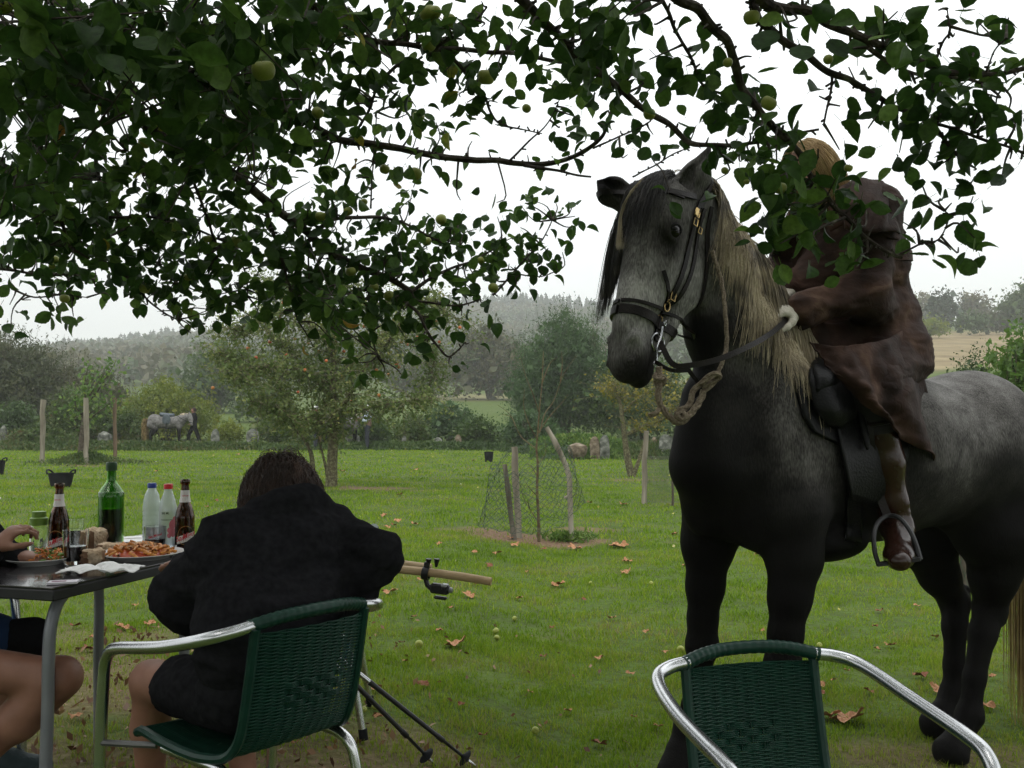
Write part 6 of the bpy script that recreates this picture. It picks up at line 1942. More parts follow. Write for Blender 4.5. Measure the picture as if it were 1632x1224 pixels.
standing("person all in black standing behind the far grey horse's head", 309, 42.6, 1.74, (-.8, -.5), M_BLACKCLOTH, M_BLACKCLOTH, hair=M_HAIRBROWN, stride=.17, arms=dict(elR=(.15, .22, 1.18), wrR=(.33, .15, 1.25)))
# ---------------------------------------------------------------- the big grey horse
from mathutils.bvhtree import BVHTree
HD = npv((-.871, -.491, 0)); HL = npv((.491, -.871, 0)); UZ = npv((0, 0, 1))
def PP(px, py, Y): return npv(P(px, py, Y))
HF = Rm(HD, HL, UZ)
HEADN = unit((-.77, -.64, 0)); POLL = PP(1066, 302, 3.30); MUZ = PP(994, 600, 3.12); HS = 1.13
HA = unit(MUZ - POLL); HN = unit(HEADN - HA * (HEADN @ HA)); HLL = -np.cross(HA, HN)
if HLL[0] < 0: HLL = -HLL
def H(s, t, u=0.0): return POLL + (HA * s + HN * t + HLL * u) * HS
HM = Rm(HA, HN, HLL)

def horse_body():
    Fd = Field((.15, 2.75, -.16), (2.75, 4.95, 2.42), .0105)
    E = lambda px, py, Y, r, k=.08, M=HF: Fd.ell(PP(px, py, Y), npv(r), M, k)
    C = lambda a, b, ra, rb, k=.06, w=None, f=1: Fd.cone(PP(*a), PP(*b), ra, rb, k, w, f)
    # trunk
    C((1250, 745, 3.60), (1375, 722, 3.82), .275, .325, .08, UZ, 1.02)
    C((1375, 722, 3.82), (1495, 722, 4.03), .325, .295, .08)
    E(1545, 712, 4.12, (.31, .285, .325), .1)
    E(1600, 775, 4.20, (.17, .235, .27), .08)
    E(1190, 742, 3.50, (.195, .205, .275), .1)
    E(1130, 800, 3.48, (.10, .10, .13), .08); E(1215, 815, 3.40, (.11, .10, .14), .08)
    E(1262, 715, 3.36, (.15, .075, .27), .08); E(1262, 800, 3.38, (.10, .08, .14), .06)
    E(1292, 592, 3.66, (.26, .075, .12), .08)
    E(1300, 860, 3.60, (.20, .17, .08), .06)
    # neck
    nw = unit(HD * .9 + UZ * .45)
    C((1225, 660, 3.54), (1168, 545, 3.44), .165, .125, .10, nw, 1.55)
    C((1168, 545, 3.44), (1135, 430, 3.40), .125, .098, .08, nw, 1.45)
    C((1135, 430, 3.40), (1108, 350, 3.38), .098, .085, .06, nw, 1.3)
    C((1120, 400, 3.39), (1092, 330, 3.33), .085, .085, .06)
    C((1140, 640, 3.40), (1130, 740, 3.38), .12, .14, .08)
    C((1250, 520, 3.58), (1160, 370, 3.46), .035, .035, .06)
    # fore legs
    Z = unit((0, 0, 1))
    Fd.chain([PP(1138, 800, 3.60), PP(1129, 865, 3.60), PP(1124, 935, 3.61), PP(1120, 985, 3.62)], [.125, .092, .062, .053], .05)
    Fd.chain([PP(1120, 985, 3.61), PP(1119, 1030, 3.61), PP(1115, 1060, 3.62), PP(1103, 1125, 3.63), PP(1096, 1158, 3.64)], [.053, .057, .040, .035, .040], .03)
    Fd.chain([PP(1095, 1160, 3.64), PP(1083, 1196, 3.62)], [.050, .042], .03)
    Fd.cone(PP(1083, 1200, 3.61), PP(1077, 1230, 3.59), .052, .070, .02)
    Fd.chain([PP(1262, 820, 3.38), PP(1266, 890, 3.37), PP(1259, 950, 3.36), PP(1252, 1010, 3.35)], [.125, .088, .066, .056], .05)
    Fd.chain([PP(1252, 1010, 3.35), PP(1247, 1062, 3.35), PP(1245, 1095, 3.35), PP(1243, 1165, 3.36), PP(1242, 1195, 3.36)], [.056, .060, .042, .037, .042], .03)
    Fd.chain([PP(1241, 1200, 3.36), PP(1234, 1240, 3.33)], [.050, .044], .03)
    Fd.cone(PP(1233, 1244, 3.32), PP(1229, 1278, 3.30), .054, .072, .02)
    # hind legs
    Fd.chain([PP(1590, 780, 4.08), PP(1600, 850, 4.02), PP(1584, 915, 4.03), PP(1578, 965, 4.07)], [.20, .145, .086, .066], .07)
    C((1545, 800, 3.98), (1565, 850, 3.98), .12, .12, .07)
    C((1592, 955, 4.10), (1588, 985, 4.09), .036, .040, .03)
    Fd.chain([PP(1577, 975, 4.06), PP(1566, 1010, 4.03), PP(1553, 1080, 3.99), PP(1546, 1135, 3.97)], [.064, .052, .041, .044], .03)
    Fd.chain([PP(1545, 1142, 3.97), PP(1528, 1175, 3.94)], [.056, .045], .03)
    Fd.cone(PP(1526, 1180, 3.93), PP(1516, 1198, 3.91), .055, .072, .02)
    Fd.chain([PP(1500, 800, 4.22), PP(1478, 865, 4.24), PP(1496, 915, 4.28), PP(1521, 958, 4.34)], [.16, .115, .078, .062], .06)
    C((1535, 942, 4.38), (1534, 962, 4.37), .032, .036, .03)
    Fd.chain([PP(1522, 962, 4.33), PP(1522, 1000, 4.30), PP(1521, 1060, 4.28), PP(1518, 1105, 4.27)], [.062, .050, .042, .044], .03)
    Fd.chain([PP(1517, 1108, 4.27), PP(1502, 1136, 4.24)], [.054, .044], .03)
    Fd.cone(PP(1500, 1138, 4.23), PP(1492, 1154, 4.21), .054, .070, .02)
    # head
    h = lambda s, t, u, r, k=.03, sub=False: Fd.ell(H(s, t, u), npv(r) * HS, HM, k, sub)
    Fd.cone(H(.02, -.06), H(.08, .0), .098, .1, .05)
    h(.10, .0, 0, (.13, .100, .100))
    Fd.cone(H(.14, .008), H(.46, .010), .100, .066, .03, HLL, 1.0)
    Fd.cone(H(.13, .062), H(.50, .042), .040, .028, .03, HLL, 1.25)
    for sd in (-1, 1):
        h(.235, -.095, .052 * sd, (.125, .105, .034), .04)
        Fd.cone(H(.30, -.13, .035 * sd), H(.50, -.068, .022 * sd), .041, .034, .03)
        Fd.cone(H(.19, .0, .083 * sd), H(.40, -.012, .056 * sd), .020, .014, .025)
        h(.150, .048, .082 * sd, (.042, .022, .022), .02)
        h(.180, .032, .098 * sd, (.029, .026, .020), .008, True)
        h(.182, .030, .088 * sd, (.034, .032, .018), .01)
        h(.180, .032, .106 * sd, (.022, .019, .016), .006, True)
        # nostrils
        h(.545, .032, .046 * sd, (.048, .026, .022), .02)
    h(.545, -.008, 0, (.085, .058, .062), .03)
    h(.59, -.012, 0, (.040, .046, .052), .02)
    h(.585, -.062, 0, (.045, .030, .040), .02)
    Fd.cone(H(.50, -.055), H(.57, -.058), .041, .037, .02)
    for sd in (-1, 1):
        h(.560, .044, .064 * sd, (.038, .019, .030), .010, True)
    # mouth line
    for sd in (-1, 1): Fd.cone(H(.605, -.038, .02 * sd), H(.515, -.046, .066 * sd), .005, .004, .006, sub=True)
    # ears
    for (b0, tp, inn) in (((1090, 322, 3.28), (1133, 230, 3.25), (-.62, -.78, 0)), ((998, 318, 3.30), (950, 288, 3.33), (-.1, -.9, .3))):
        a, t = PP(*b0), PP(*tp); d = t - a; m = a + d * .45
        o = unit(npv(inn) - unit(d) * (npv(inn) @ unit(d))); sw = np.cross(unit(d), o)
        Fd.cone(a, m, .046, .050, .03, sw, 1.0); Fd.cone(m, t, .050, .004, .02)
        Fd.cone(a + d * .15 + o * .040, a + d * .80 + o * .022, .029, .008, .010, sub=True)
        Fd.cone(a - d * .25, a, .05, .038, .03)
    # flat hoof soles
    zz = Fd.lo[2] + Fd.h * np.arange(Fd.n[2]); Fd.d = np.maximum(Fd.d, (-.112 - zz)[None, None, :].astype(np.float32))
    return Fd

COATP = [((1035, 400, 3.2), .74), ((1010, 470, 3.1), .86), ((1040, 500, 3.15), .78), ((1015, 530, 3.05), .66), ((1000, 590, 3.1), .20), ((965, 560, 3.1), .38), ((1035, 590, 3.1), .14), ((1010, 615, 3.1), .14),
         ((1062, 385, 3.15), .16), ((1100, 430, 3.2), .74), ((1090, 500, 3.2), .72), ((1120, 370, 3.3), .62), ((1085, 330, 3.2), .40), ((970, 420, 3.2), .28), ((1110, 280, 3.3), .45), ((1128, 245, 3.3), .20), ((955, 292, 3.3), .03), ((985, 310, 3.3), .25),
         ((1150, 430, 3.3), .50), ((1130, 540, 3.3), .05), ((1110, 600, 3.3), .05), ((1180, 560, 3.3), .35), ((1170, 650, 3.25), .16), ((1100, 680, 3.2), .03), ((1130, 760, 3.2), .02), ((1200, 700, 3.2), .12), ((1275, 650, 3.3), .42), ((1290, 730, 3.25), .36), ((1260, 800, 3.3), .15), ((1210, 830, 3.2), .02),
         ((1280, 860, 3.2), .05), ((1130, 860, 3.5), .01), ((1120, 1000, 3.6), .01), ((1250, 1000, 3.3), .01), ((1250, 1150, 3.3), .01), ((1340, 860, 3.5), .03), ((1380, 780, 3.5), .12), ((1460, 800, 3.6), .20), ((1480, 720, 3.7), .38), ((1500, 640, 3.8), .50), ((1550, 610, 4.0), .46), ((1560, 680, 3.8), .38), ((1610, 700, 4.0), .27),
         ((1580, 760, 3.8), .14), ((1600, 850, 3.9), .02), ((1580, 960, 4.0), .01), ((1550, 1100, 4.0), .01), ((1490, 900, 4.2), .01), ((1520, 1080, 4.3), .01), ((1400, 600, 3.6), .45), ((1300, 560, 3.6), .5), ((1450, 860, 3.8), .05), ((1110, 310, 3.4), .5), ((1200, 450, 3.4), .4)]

def coat_material():
    m, nt, b = newmat("dapple_grey_coat")
    a = nt.nodes.new("ShaderNodeAttribute"); a.attribute_name = "coat"
    tc = nt.nodes.new("ShaderNodeTexCoord")
    vo = nt.nodes.new("ShaderNodeTexVoronoi"); vo.feature = 'SMOOTH_F1'; vo.inputs["Scale"].default_value = 17; vo.inputs["Smoothness"].default_value = .7
    nd = nt.nodes.new("ShaderNodeTexNoise"); nd.inputs["Scale"].default_value = 9; nd.inputs["Detail"].default_value = 4
    nt.links.new(tc.outputs["Object"], nd.inputs["Vector"])
    mxv = nt.nodes.new("ShaderNodeMixRGB"); mxv.inputs[0].default_value = .12
    nt.links.new(tc.outputs["Object"], mxv.inputs[1]); nt.links.new(nd.outputs["Color"], mxv.inputs[2]); nt.links.new(mxv.outputs[0], vo.inputs["Vector"])
    ns = nt.nodes.new("ShaderNodeTexNoise"); ns.inputs["Scale"].default_value = 230; ns.inputs["Detail"].default_value = 3
    mp = nt.nodes.new("ShaderNodeMapping"); mp.inputs["Scale"].default_value = (1, 1, .22)
    nt.links.new(tc.outputs["Object"], mp.inputs[0]); nt.links.new(mp.outputs[0], ns.inputs["Vector"])
    # value = coat * (1 + dapple + speckle)
    def math_(op, x, y):
        n = nt.nodes.new("ShaderNodeMath"); n.operation = op
        for i, q in enumerate((x, y)):
            if isinstance(q, (int, float)): n.inputs[i].default_value = q
            else: nt.links.new(q, n.inputs[i])
        return n.outputs[0]
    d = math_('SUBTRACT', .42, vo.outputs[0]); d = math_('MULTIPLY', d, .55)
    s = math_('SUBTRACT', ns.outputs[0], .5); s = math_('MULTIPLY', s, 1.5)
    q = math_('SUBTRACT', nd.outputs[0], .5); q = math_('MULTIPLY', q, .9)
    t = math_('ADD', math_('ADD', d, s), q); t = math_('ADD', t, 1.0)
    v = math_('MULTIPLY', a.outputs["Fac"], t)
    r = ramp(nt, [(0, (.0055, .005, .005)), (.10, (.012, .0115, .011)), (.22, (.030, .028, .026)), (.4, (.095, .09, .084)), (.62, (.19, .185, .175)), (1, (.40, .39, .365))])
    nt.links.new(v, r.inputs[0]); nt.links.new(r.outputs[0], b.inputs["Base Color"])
    b.inputs["Roughness"].default_value = .62; b.inputs["Specular IOR Level"].default_value = .04
    bm = nt.nodes.new("ShaderNodeBump"); bm.inputs["Strength"].default_value = .35; bm.inputs["Distance"].default_value = .004
    nt.links.new(ns.outputs[0], bm.inputs["Height"]); nt.links.new(bm.outputs[0], b.inputs["Normal"])
    return m
M_COAT = coat_material()
M_LEATHER = mat("dark_bridle_leather", [(0, (.005, .004, .0035)), (1, (.012, .008, .006))], scale=20, rough=.4, spec=.25, bump=.2, bscale=160)
M_BLEATHER = mat("black_saddle_leather", [(0, (.0035, .0035, .004)), (1, (.007, .007, .0075))], scale=10, rough=.42, spec=.22, bump=.3, bscale=120)
M_BRASS = mat("worn_brass", [(0, (.35, .24, .09)), (1, (.55, .42, .2))], scale=40, rough=.3, metal=1)
M_STEEL = mat("bit_steel", (.55, .56, .58), rough=.22, metal=1)
M_ROPE = mat("grey_brown_rope", [(0, (.10, .075, .05)), (.5, (.19, .15, .105)), (1, (.29, .24, .17))], scale=120, rough=.95, bump=1, bscale=400, bdist=.004)
M_MANE = hairmat("mane_hair", [(0, (.035, .032, .028)), (.3, (.12, .10, .075)), (.55, (.34, .28, .18)), (.8, (.52, .44, .29)), (1, (.66, .60, .46))])
M_FORELOCK = hairmat("forelock_hair", [(0, (.012, .011, .011)), (.5, (.035, .032, .032)), (.85, (.11, .10, .09)), (1, (.40, .36, .29))])
M_TAIL = hairmat("tail_hair", [(0, (.10, .065, .02)), (.5, (.28, .19, .07)), (1, (.48, .36, .16))])
M_HOOF = mat("hoof_horn", [(0, (.02, .018, .016)), (1, (.06, .052, .045))], scale=20, rough=.6, bump=.3, stretch=(1, 1, 6))

def big_horse():
    base = (P(1370, 668, 3.8).x, 3.8, -.12)
    e = empty("horse", base, "big dapple grey horse with dark legs and blond mane standing with a rider on it", "horse")
    Fd = horse_body(); me = Fd.mesh("body")
    n = len(me.vertices)
    co = np.empty(n * 3, np.float32); me.vertices.foreach_get("co", co); co = co.reshape(-1, 3)
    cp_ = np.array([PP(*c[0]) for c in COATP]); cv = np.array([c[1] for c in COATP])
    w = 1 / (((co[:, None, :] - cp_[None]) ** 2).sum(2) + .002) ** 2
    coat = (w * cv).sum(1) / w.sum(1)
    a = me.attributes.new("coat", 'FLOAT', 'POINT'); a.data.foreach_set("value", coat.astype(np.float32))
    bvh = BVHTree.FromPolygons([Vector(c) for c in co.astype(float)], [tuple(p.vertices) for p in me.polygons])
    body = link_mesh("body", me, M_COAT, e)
    def surf(p_out, p_in, off=.004):
        o = Vector(p_out); d = Vector(p_in) - o
        hit, no, _, _ = bvh.ray_cast(o, d.normalized(), d.length)
        if hit is None: return Vector(p_in), (o - Vector(p_in)).normalized()
        if no.dot(d) > 0: no = -no
        return hit + no * off, no
    # --- eyes
    for sd in (-1, 1):
        c = H(.180, .030, .085 * sd)
        b = MB(); b.ball(c, .0285, 18, 12); b.build("eye", mat("dark_horse_eye", (.004, .003, .002), rough=.06, spec=.35), e)
        lid = MB()
        pts = [c + HLL * sd * (.017) + HA * (-.020 * math.sin(t)) * .9 + HN * .023 * math.cos(t) + HLL * sd * .004 * math.sin(t) for t in np.linspace(-.2, math.pi + .2, 9)]
        lid.tube(pts, [.002, .005, .0065, .007, .007, .007, .0065, .005, .002], 6); lid.build("eyelid", mat("eyelid_skin", (.014, .013, .013), rough=.8, spec=.1), e)
    # --- bridle
    br = empty("bridle_tmp", base, "x", "x"); bpy.data.objects.remove(br)
    bridle = bpy.data.objects.new("bridle", None); COL.objects.link(bridle); ORG[bridle] = Vector(base); bridle.location = base
    tag(bridle, "dark brown leather bridle with brass buckles and a double bit on the big horse's head", "bridle")
    def ring_strap(s0, tilt, wdt, th, name, a0=0, a1=2 * math.pi, m=M_LEATHER, nseg=44, toff=-.02):
        pts = []; ns_ = []
        for k in range(nseg + 1):
            t = a0 + (a1 - a0) * k / nseg
            r = HN * math.cos(t) + HLL * math.sin(t)
            cc = H(s0 - tilt * math.cos(t), toff)
            p, no = surf(cc + r * .28, cc, .002); pts.append(p); ns_.append(no)
        sm = [(pts[max(k - 1, 0)] + pts[k] * 2 + pts[min(k + 1, nseg)]) / 4 for k in range(len(pts))]
        b = MB(); b.strap(sm, ns_, wdt, th); return b.build(name, m, bridle)
    ring_strap(.442, .0, .030, .010, "noseband"); ring_strap(.404, -.012, .011, .007, "flash_strap")
    b = MB()
    def side_strap(ctrl, wdt, th, name, m=M_LEATHER, sub=6):
        """ctrl: (s,t) points on the left cheek, cast inwards along HLL"""
        pts = []; ns_ = []
        for s, t in smooth_path(ctrl, sub):
            p, no = surf(H(s, t, .35), H(s, t, -.02), .003); pts.append(p); ns_.append(no)
        sm = [(pts[max(k - 1, 0)] + pts[k] * 2 + pts[min(k + 1, len(pts) - 1)]) / 4 for k in range(len(pts))]
        b = MB(); b.strap(sm, ns_, wdt, th); return b.build(name, m, bridle)
    side_strap([(.04, -.04), (.10, -.035), (.17, -.045), (.26, -.05), (.34, -.048), (.42, -.045), (.50, -.04)], .017, .006, "cheekpiece")
    side_strap([(.05, -.065), (.13, -.075), (.22, -.082), (.31, -.078), (.40, -.062), (.43, -.05)], .014, .006, "cheekpiece")
    side_strap([(.03, -.09), (.12, -.115), (.24, -.150), (.33, -.165)], .015, .005, "throat_lash")
    side_strap([(.04, -.02), (.055, .015), (.062, .045), (.066, .07)], .020, .006, "browband")
    ring_strap(.066, .0, .019, .006, "browband", -math.pi * .42, math.pi * .42, toff=0)
    side_strap([(.30, .02), (.345, -.01), (.39, -.04), (.425, -.05)], .012, .006, "cheek_strap")
    # crown piece over the poll behind the ears
    b = MB(); pts = []; ns_ = []
    for k in range(17):
        t = -1.9 + 3.8 * k / 16; cc = H(.03, -.05); r = unit(-HA * math.cos(t) * .9 - HN * .25 * math.cos(t) + HLL * math.sin(t)); p, no = surf(cc + r * .3, cc, .003); pts.append(p); ns_.append(no)
    b.strap(pts, ns_, .026, .006); b.build("crown_piece", M_LEATHER, bridle)
    # brass buckles and keepers
    for (s, t, w_) in ((.115, -.036, .013), (.12, -.076, .012), (.345, -.05, .015), (.43, -.05, .016), (.09, -.036, .010)):
        p, no = surf(H(s, t, .35), H(s, t, -.02), .011); b = MB(); d = HA * .012; q = HN * .009
        b.tube([p + Vector(d + q) * (w_ / .013), p + Vector(d - q) * (w_ / .013), p + Vector(-d - q) * (w_ / .013), p + Vector(-d + q) * (w_ / .013), p + Vector(d + q) * (w_ / .013)], .0022, 6); b.build("buckle", M_BRASS, bridle)
    b = MB(); p, no = surf(H(.085, -.03, .35), H(.085, -.03, 0), .009); b.box(p, (.030, .018, .006), Matrix((HA, HN, HLL)).transposed(), .002); b.build("name_plate", M_BRASS, bridle)
    # bits: snaffle ring and curb shank with chain
    bp, no = surf(H(.50, -.045, .3), H(.50, -.045, -.02), .010)
    b = MB(); R0 = .030; b.tube([bp + Vector(HA * math.cos(t) * R0 + HN * math.sin(t) * R0) for t in np.linspace(0, 2 * math.pi, 25)], .0035, 8, cap=False); b.build("snaffle_ring", M_STEEL, bridle)
    b = MB(); q = bp + Vector(HLL * .008)
    b.tube(smooth_path([q + Vector(HA * -.055 + HN * .004), q + Vector(HA * -.02), q + Vector(HA * .02 + HN * .004), q + Vector(HA * .065 - HN * .006)], 4), .0042, 8)
    b.tube([q + Vector(HA * (.075 + math.cos(t) * .011) - HN * (.008 + math.sin(t) * .011)) for t in np.linspace(0, 6.283, 13)], .0025, 6, cap=False); b.build("curb_shank", M_STEEL, bridle)
    b = MB()
    for k in range(9):
        t = k / 8; cc = bp + Vector(HA * (-.075 + t * .02) - HN * (.005 + .05 * t) + HLL * (.006 - .03 * t))
        ax = HN if k % 2 else HLL
        b.tube([cc + Vector(HA * math.cos(a) * .007 + ax * math.sin(a) * .0045) for a in np.linspace(0, 6.283, 9)], .0014, 5, cap=False)
    b.build("curb_chain", M_STEEL, bridle)
    for sg, r_, k0 in ((-.13, .013, 0), (-.165, .010, 1)):
        cc = bp + Vector(HA * sg + HLL * .004 + HN * (.004 * k0)); b = MB(); b.tube([cc + Vector(HA * math.cos(t) * r_ * 1.3 + HN * math.sin(t) * r_) for t in np.linspace(0, 6.283, 17)], .0024, 6, cap=False); b.build("brass_ring", M_BRASS, bridle)
    # off-side bit ring poking out left of the nose
    bq, no = surf(H(.50, -.045, -.3), H(.50, -.045, .02), .008); b = MB(); b.strap([bq, bq - Vector(HLL * .03), bq - Vector(HLL * .055) + Vector(HA * .01)], Vector((0, -1, 0)), .013, .005); b.build("off_rein_end", M_LEATHER, bridle)
    # --- reins: bit -> hands
    def rein(pts, w_=.018, nm="rein"):
        q = [Vector(p) for p in smooth_path([tuple(p) for p in pts], 6)]
        b = MB(); b.strap(q, Vector((-.2, -.95, -.1)), w_, .004); return b.build(nm, M_LEATHER if nm == "rein" else M_LEATHER, bridle)
    rein([bp + Vector(HLL * .01), P(1072, 580, 3.06), P(1100, 582, 3.06), P(1140, 574, 3.08), P(1180, 558, 3.12), P(1215, 540, 3.20), P(1240, 522, 3.32), P(1256, 503, 3.42)])
    rein([bp + Vector(HA * .07 + HLL * .01), P(1070, 590, 3.06), P(1100, 590, 3.07)], .013)
    # --- rope halter lead, knotted
    rope = bpy.data.objects.new("lead_rope", None); COL.objects.link(rope); ORG[rope] = Vector(base); rope.location = base
    tag(rope, "knotted grey-brown rope hanging in a loop under the big horse's chin", "rope")
    def twisted(pts, r, name, turns=40):
        q = smooth_path([tuple(p) for p in pts], 10); q = [Vector(a) for a in q]
        _, T_, N_, B_ = frames(q)
        L = [0]
        for k in range(1, len(q)): L.append(L[-1] + (q[k] - q[k - 1]).length)
        b = MB()
        for st in range(3):
            b.tube([q[k] + (N_[k] * math.cos(L[k] * turns + st * 2.094) + B_[k] * math.sin(L[k] * turns + st * 2.094)) * r * .5 for k in range(len(q))], r * .62, 6)
        return b.build(name, M_ROPE, rope)
    twisted([P(1050, 585, 3.05), P(1052, 606, 3.04), P(1049, 630, 3.03), P(1055, 650, 3.03), P(1070, 667, 3.03), P(1084, 673, 3.03), P(1100, 660, 3.03), P(1115, 640, 3.05), P(1122, 622, 3.06)], .0105, "rope_loop", 60)
    twisted([P(1122, 622, 3.06), P(1142, 604, 3.06), P(1146, 598, 3.05), P(1135, 597, 3.04), P(1118, 612, 3.05)], .0105, "rope_knot")
    twisted([P(1086, 655, 3.04), P(1092, 662, 3.02), P(1086, 668, 3.02), P(1079, 661, 3.02), P(1086, 653, 3.03), P(1098, 646, 3.05), P(1106, 622, 3.06), P(1120, 610, 3.07), P(1140, 606, 3.09)], .0095, "rope_knot")
    twisted([P(1044, 597, 3.04), P(1048, 604, 3.02), P(1056, 602, 3.03), P(1057, 610, 3.04), P(1047, 612, 3.04), P(1046, 602, 3.05)], .0095, "rope_knot")
    twisted([P(1052, 650, 3.03), P(1046, 658, 3.02), P(1034, 662, 3.02)], .0085, "rope_end")
    twisted([P(1140, 604, 3.09), P(1150, 580, 3.11), P(1158, 550, 3.14), P(1156, 500, 3.16), P(1150, 450, 3.2), P(1135, 400, 3.22)], .007, "rope_up")
    rein([P(1094, 655, 3.08), P(1108, 640, 3.1), P(1122, 625, 3.12), P(1102, 596, 3.12), P(1094, 585, 3.12)], .014, "hanging_strap")
    # --- mane
    crest = smooth_path([tuple(P(1092, 292, 3.36)), tuple(P(1125, 312, 3.38)), tuple(P(1150, 345, 3.41)), tuple(P(1180, 385, 3.45)), tuple(P(1205, 425, 3.49)), tuple(P(1228, 468, 3.53)), tuple(P(1255, 510, 3.58)), tuple(P(1282, 545, 3.62))], 8)
    crest = [npv(c) for c in crest]; K = []; nC = len(crest)
    for i in range(4600):
        t = rng.random(); k = t * (nC - 1.001); a = crest[int(k)] * (1 - k % 1) + crest[int(k) + 1] * (k % 1)
        lock = math.floor(t * 26 + .35 * rng.normal()) ; lr = (math.sin(lock * 12.9898) * 43758.5453) % 1; l2 = (math.sin(lock * 78.233) * 12543.21) % 1
        Lg = (.34 + .26 * t ** .8) * (.74 + .42 * lr) * (.74 + .3 * rng.random())
        if rng.random() < .06: Lg *= 1.15
        seg = 15; st = Lg / seg
        a = a + rng.normal(size=3) * .008
        out = unit(HL * (1 + .1 * rng.normal()) + UZ * .5 + HD * (.1 + .25 * (l2 - .5)))
        pts = [a]; q = a.copy(); dr = out
        sway = HD * (.10 + .30 * (l2 - .5) * 1.2 + .10 * rng.normal() - .16 * t); ph = rng.random() * 6.28
        for s_ in range(1, seg):
            dr = unit(dr * .62 + (-UZ + sway + HL * .06) * .42)
            q = q + dr * st
            loc, no, _, dist = bvh.find_nearest(Vector(q))
            if loc is not None:
                ins = (Vector(q) - loc).dot(no)
                mn = .006 + .018 * lr + .012 * rng.random()
                if dist < .2 and ins < mn: q = q + npv(no) * (mn - ins)
            if s_ > 4: q = q + (HD * math.sin(ph + s_ * .55) * .0022)
            pts.append(q.copy())
        K.append(pts)
    # darker roots, blond lengths: rnd attribute rises along the strand and with the position down the neck
    v, f, r_ = hair_mesh(K, .00155, 3, .3)
    k_ = len(K); pos = np.tile(np.repeat(np.linspace(0, 1, 15), 3), k_)
    lockv = np.repeat(rng.random(k_), 45)
    val = np.clip(.12 + .40 * pos + .42 * lockv + .1 * rng.normal(size=len(pos)) * 0, 0, 1)
    link_mesh("mane", mesh_np("mane", v, f, 4, smooth=True, attrs={"rnd": val}), M_MANE, e)
    # wispy fly-aways over the crest
    # --- forelock
    K = []
    for i in range(2200):
        w_ = rng.random(); a = H(-.02 + .03 * rng.random(), -.01 + .03 * rng.random(), -.095 + .135 * w_) + rng.normal(size=3) * .005
        Lg = (.30 + .26 * rng.random()) * (1.05 - .35 * w_); seg = 13; st = Lg / seg
        side_ = -.36 + .16 * w_ + .06 * rng.normal()
        dr = unit(HN * .9 - HA * .2 + HLL * side_ * .4); q = a.copy(); pts = [q]
        for s_ in range(1, seg):
            dr = unit(dr * .6 + (-UZ + HLL * side_ * .35 + HN * .10) * .45); q = q + dr * st
            loc, no, _, dist = bvh.find_nearest(Vector(q))
            if loc is not None and dist < .15:
                ins = (Vector(q) - loc).dot(no); mn = .006 + .016 * rng.random()
                if ins < mn: q = q + npv(no) * (mn - ins)
            pts.append(q.copy())
        K.append(pts)
    v, f, r_ = hair_mesh(K, .0014, 3, .25); link_mesh("forelock", mesh_np("forelock", v, f, 4, smooth=True, attrs={"rnd": r_}), M_FORELOCK, e)
    # one long pale lock crossing the forehead
    K = []
    for i in range(90):
        a = H(-.03, .0, .005) + rng.normal(size=3) * .004; o = rng.normal(size=3) * .006
        K.append([npv(p) + o * (k / 7) for k, p in enumerate([tuple(a), *[tuple(surf(H(s, .25, u), H(s, -.02, u), .022)[0]) for s, u in ((.03, -.012), (.07, -.03), (.11, -.04), (.15, -.042), (.19, -.036), (.22, -.03))], tuple(surf(H(.25, .25, -.024), H(.25, -.02, -.024), .02)[0])])])
    v, f, r_ = hair_mesh(K, .0013, 3, .3); link_mesh("pale_lock", mesh_np("pale_lock", v, f, 4, smooth=True, attrs={"rnd": r_ * .5 + .5}), M_MANE, e)
    # --- tail
    K = []; dock = PP(1650, 668, 4.36)
    for i in range(1500):
        a = dock + rng.normal(size=3) * npv((.03, .03, .035)); ph = rng.random() * 6.28; rad_ = .13 * math.sqrt(rng.random())
        Lg = .95 + .45 * rng.random(); seg = 14; pts = []
        for s_ in range(seg):
            u = s_ / (seg - 1)
            off = npv((math.cos(ph), math.sin(ph), 0)) * rad_ * (.3 + .9 * math.sin(min(u * 1.5, 1) * 1.57)) * (1 - .35 * u)
            pts.append(a - HD * (.10 * math.sin(min(u * 3, 1) * 1.57)) + off + UZ * (.03 * math.sin(min(u * 6, 3.14)) - Lg * u ** 1.15) + HD * (.10 * u))
        K.append(pts)
    v, f, r_ = hair_mesh(K, .0021, 3, .3); link_mesh("tail", mesh_np("tail", v, f, 4, smooth=True, attrs={"rnd": r_}), M_TAIL, e)

    # --- saddle (a thing resting on the horse)
    sc_ = npv((1.42, 3.82, 1.40))
    sad = empty("saddle", tuple(sc_), "black leather saddle with knee rolls, pad and a small saddlebag under the rider", "saddle")
    def drape(poly, off, name, m, th=.012, nu=26, nv=22, bulge=0.0, parent=sad):
        """poly: 4 corners + optional mid controls in photo px as rows; cast towards the flank"""
        rows = []
        for i in range(nv + 1):
            row = []
            for j in range(nu + 1):
                u, v_ = j / nu, i / nv
                (px, py) = bilin(poly, u, v_)
                o = P(px, py, 2.9); tgt = P(px, py, 4.6)
                hit, no, _, _ = bvh.ray_cast(o, (tgt - o).normalized(), 3)
                if hit is None or hit.y > 4.1:
                    hit = P(px, py, 3.62); no = Vector((.3, -.9, .1))
                if no.y > 0: no = -no
                ed = min(u, 1 - u, v_, 1 - v_)
                row.append(hit + no * (off + bulge * min(1, ed * 4) ** .6))
            rows.append(row)
        for _ in range(4):
            nr = [[p.copy() for p in r] for r in rows]
            for i in range(1, nv):
                for j in range(1, nu): nr[i][j] = (rows[i - 1][j] + rows[i + 1][j] + rows[i][j - 1] + rows[i][j + 1]) / 4
            rows = nr
        b = MB(); b.grid(rows); return b.build(name, m, parent, solid=th)
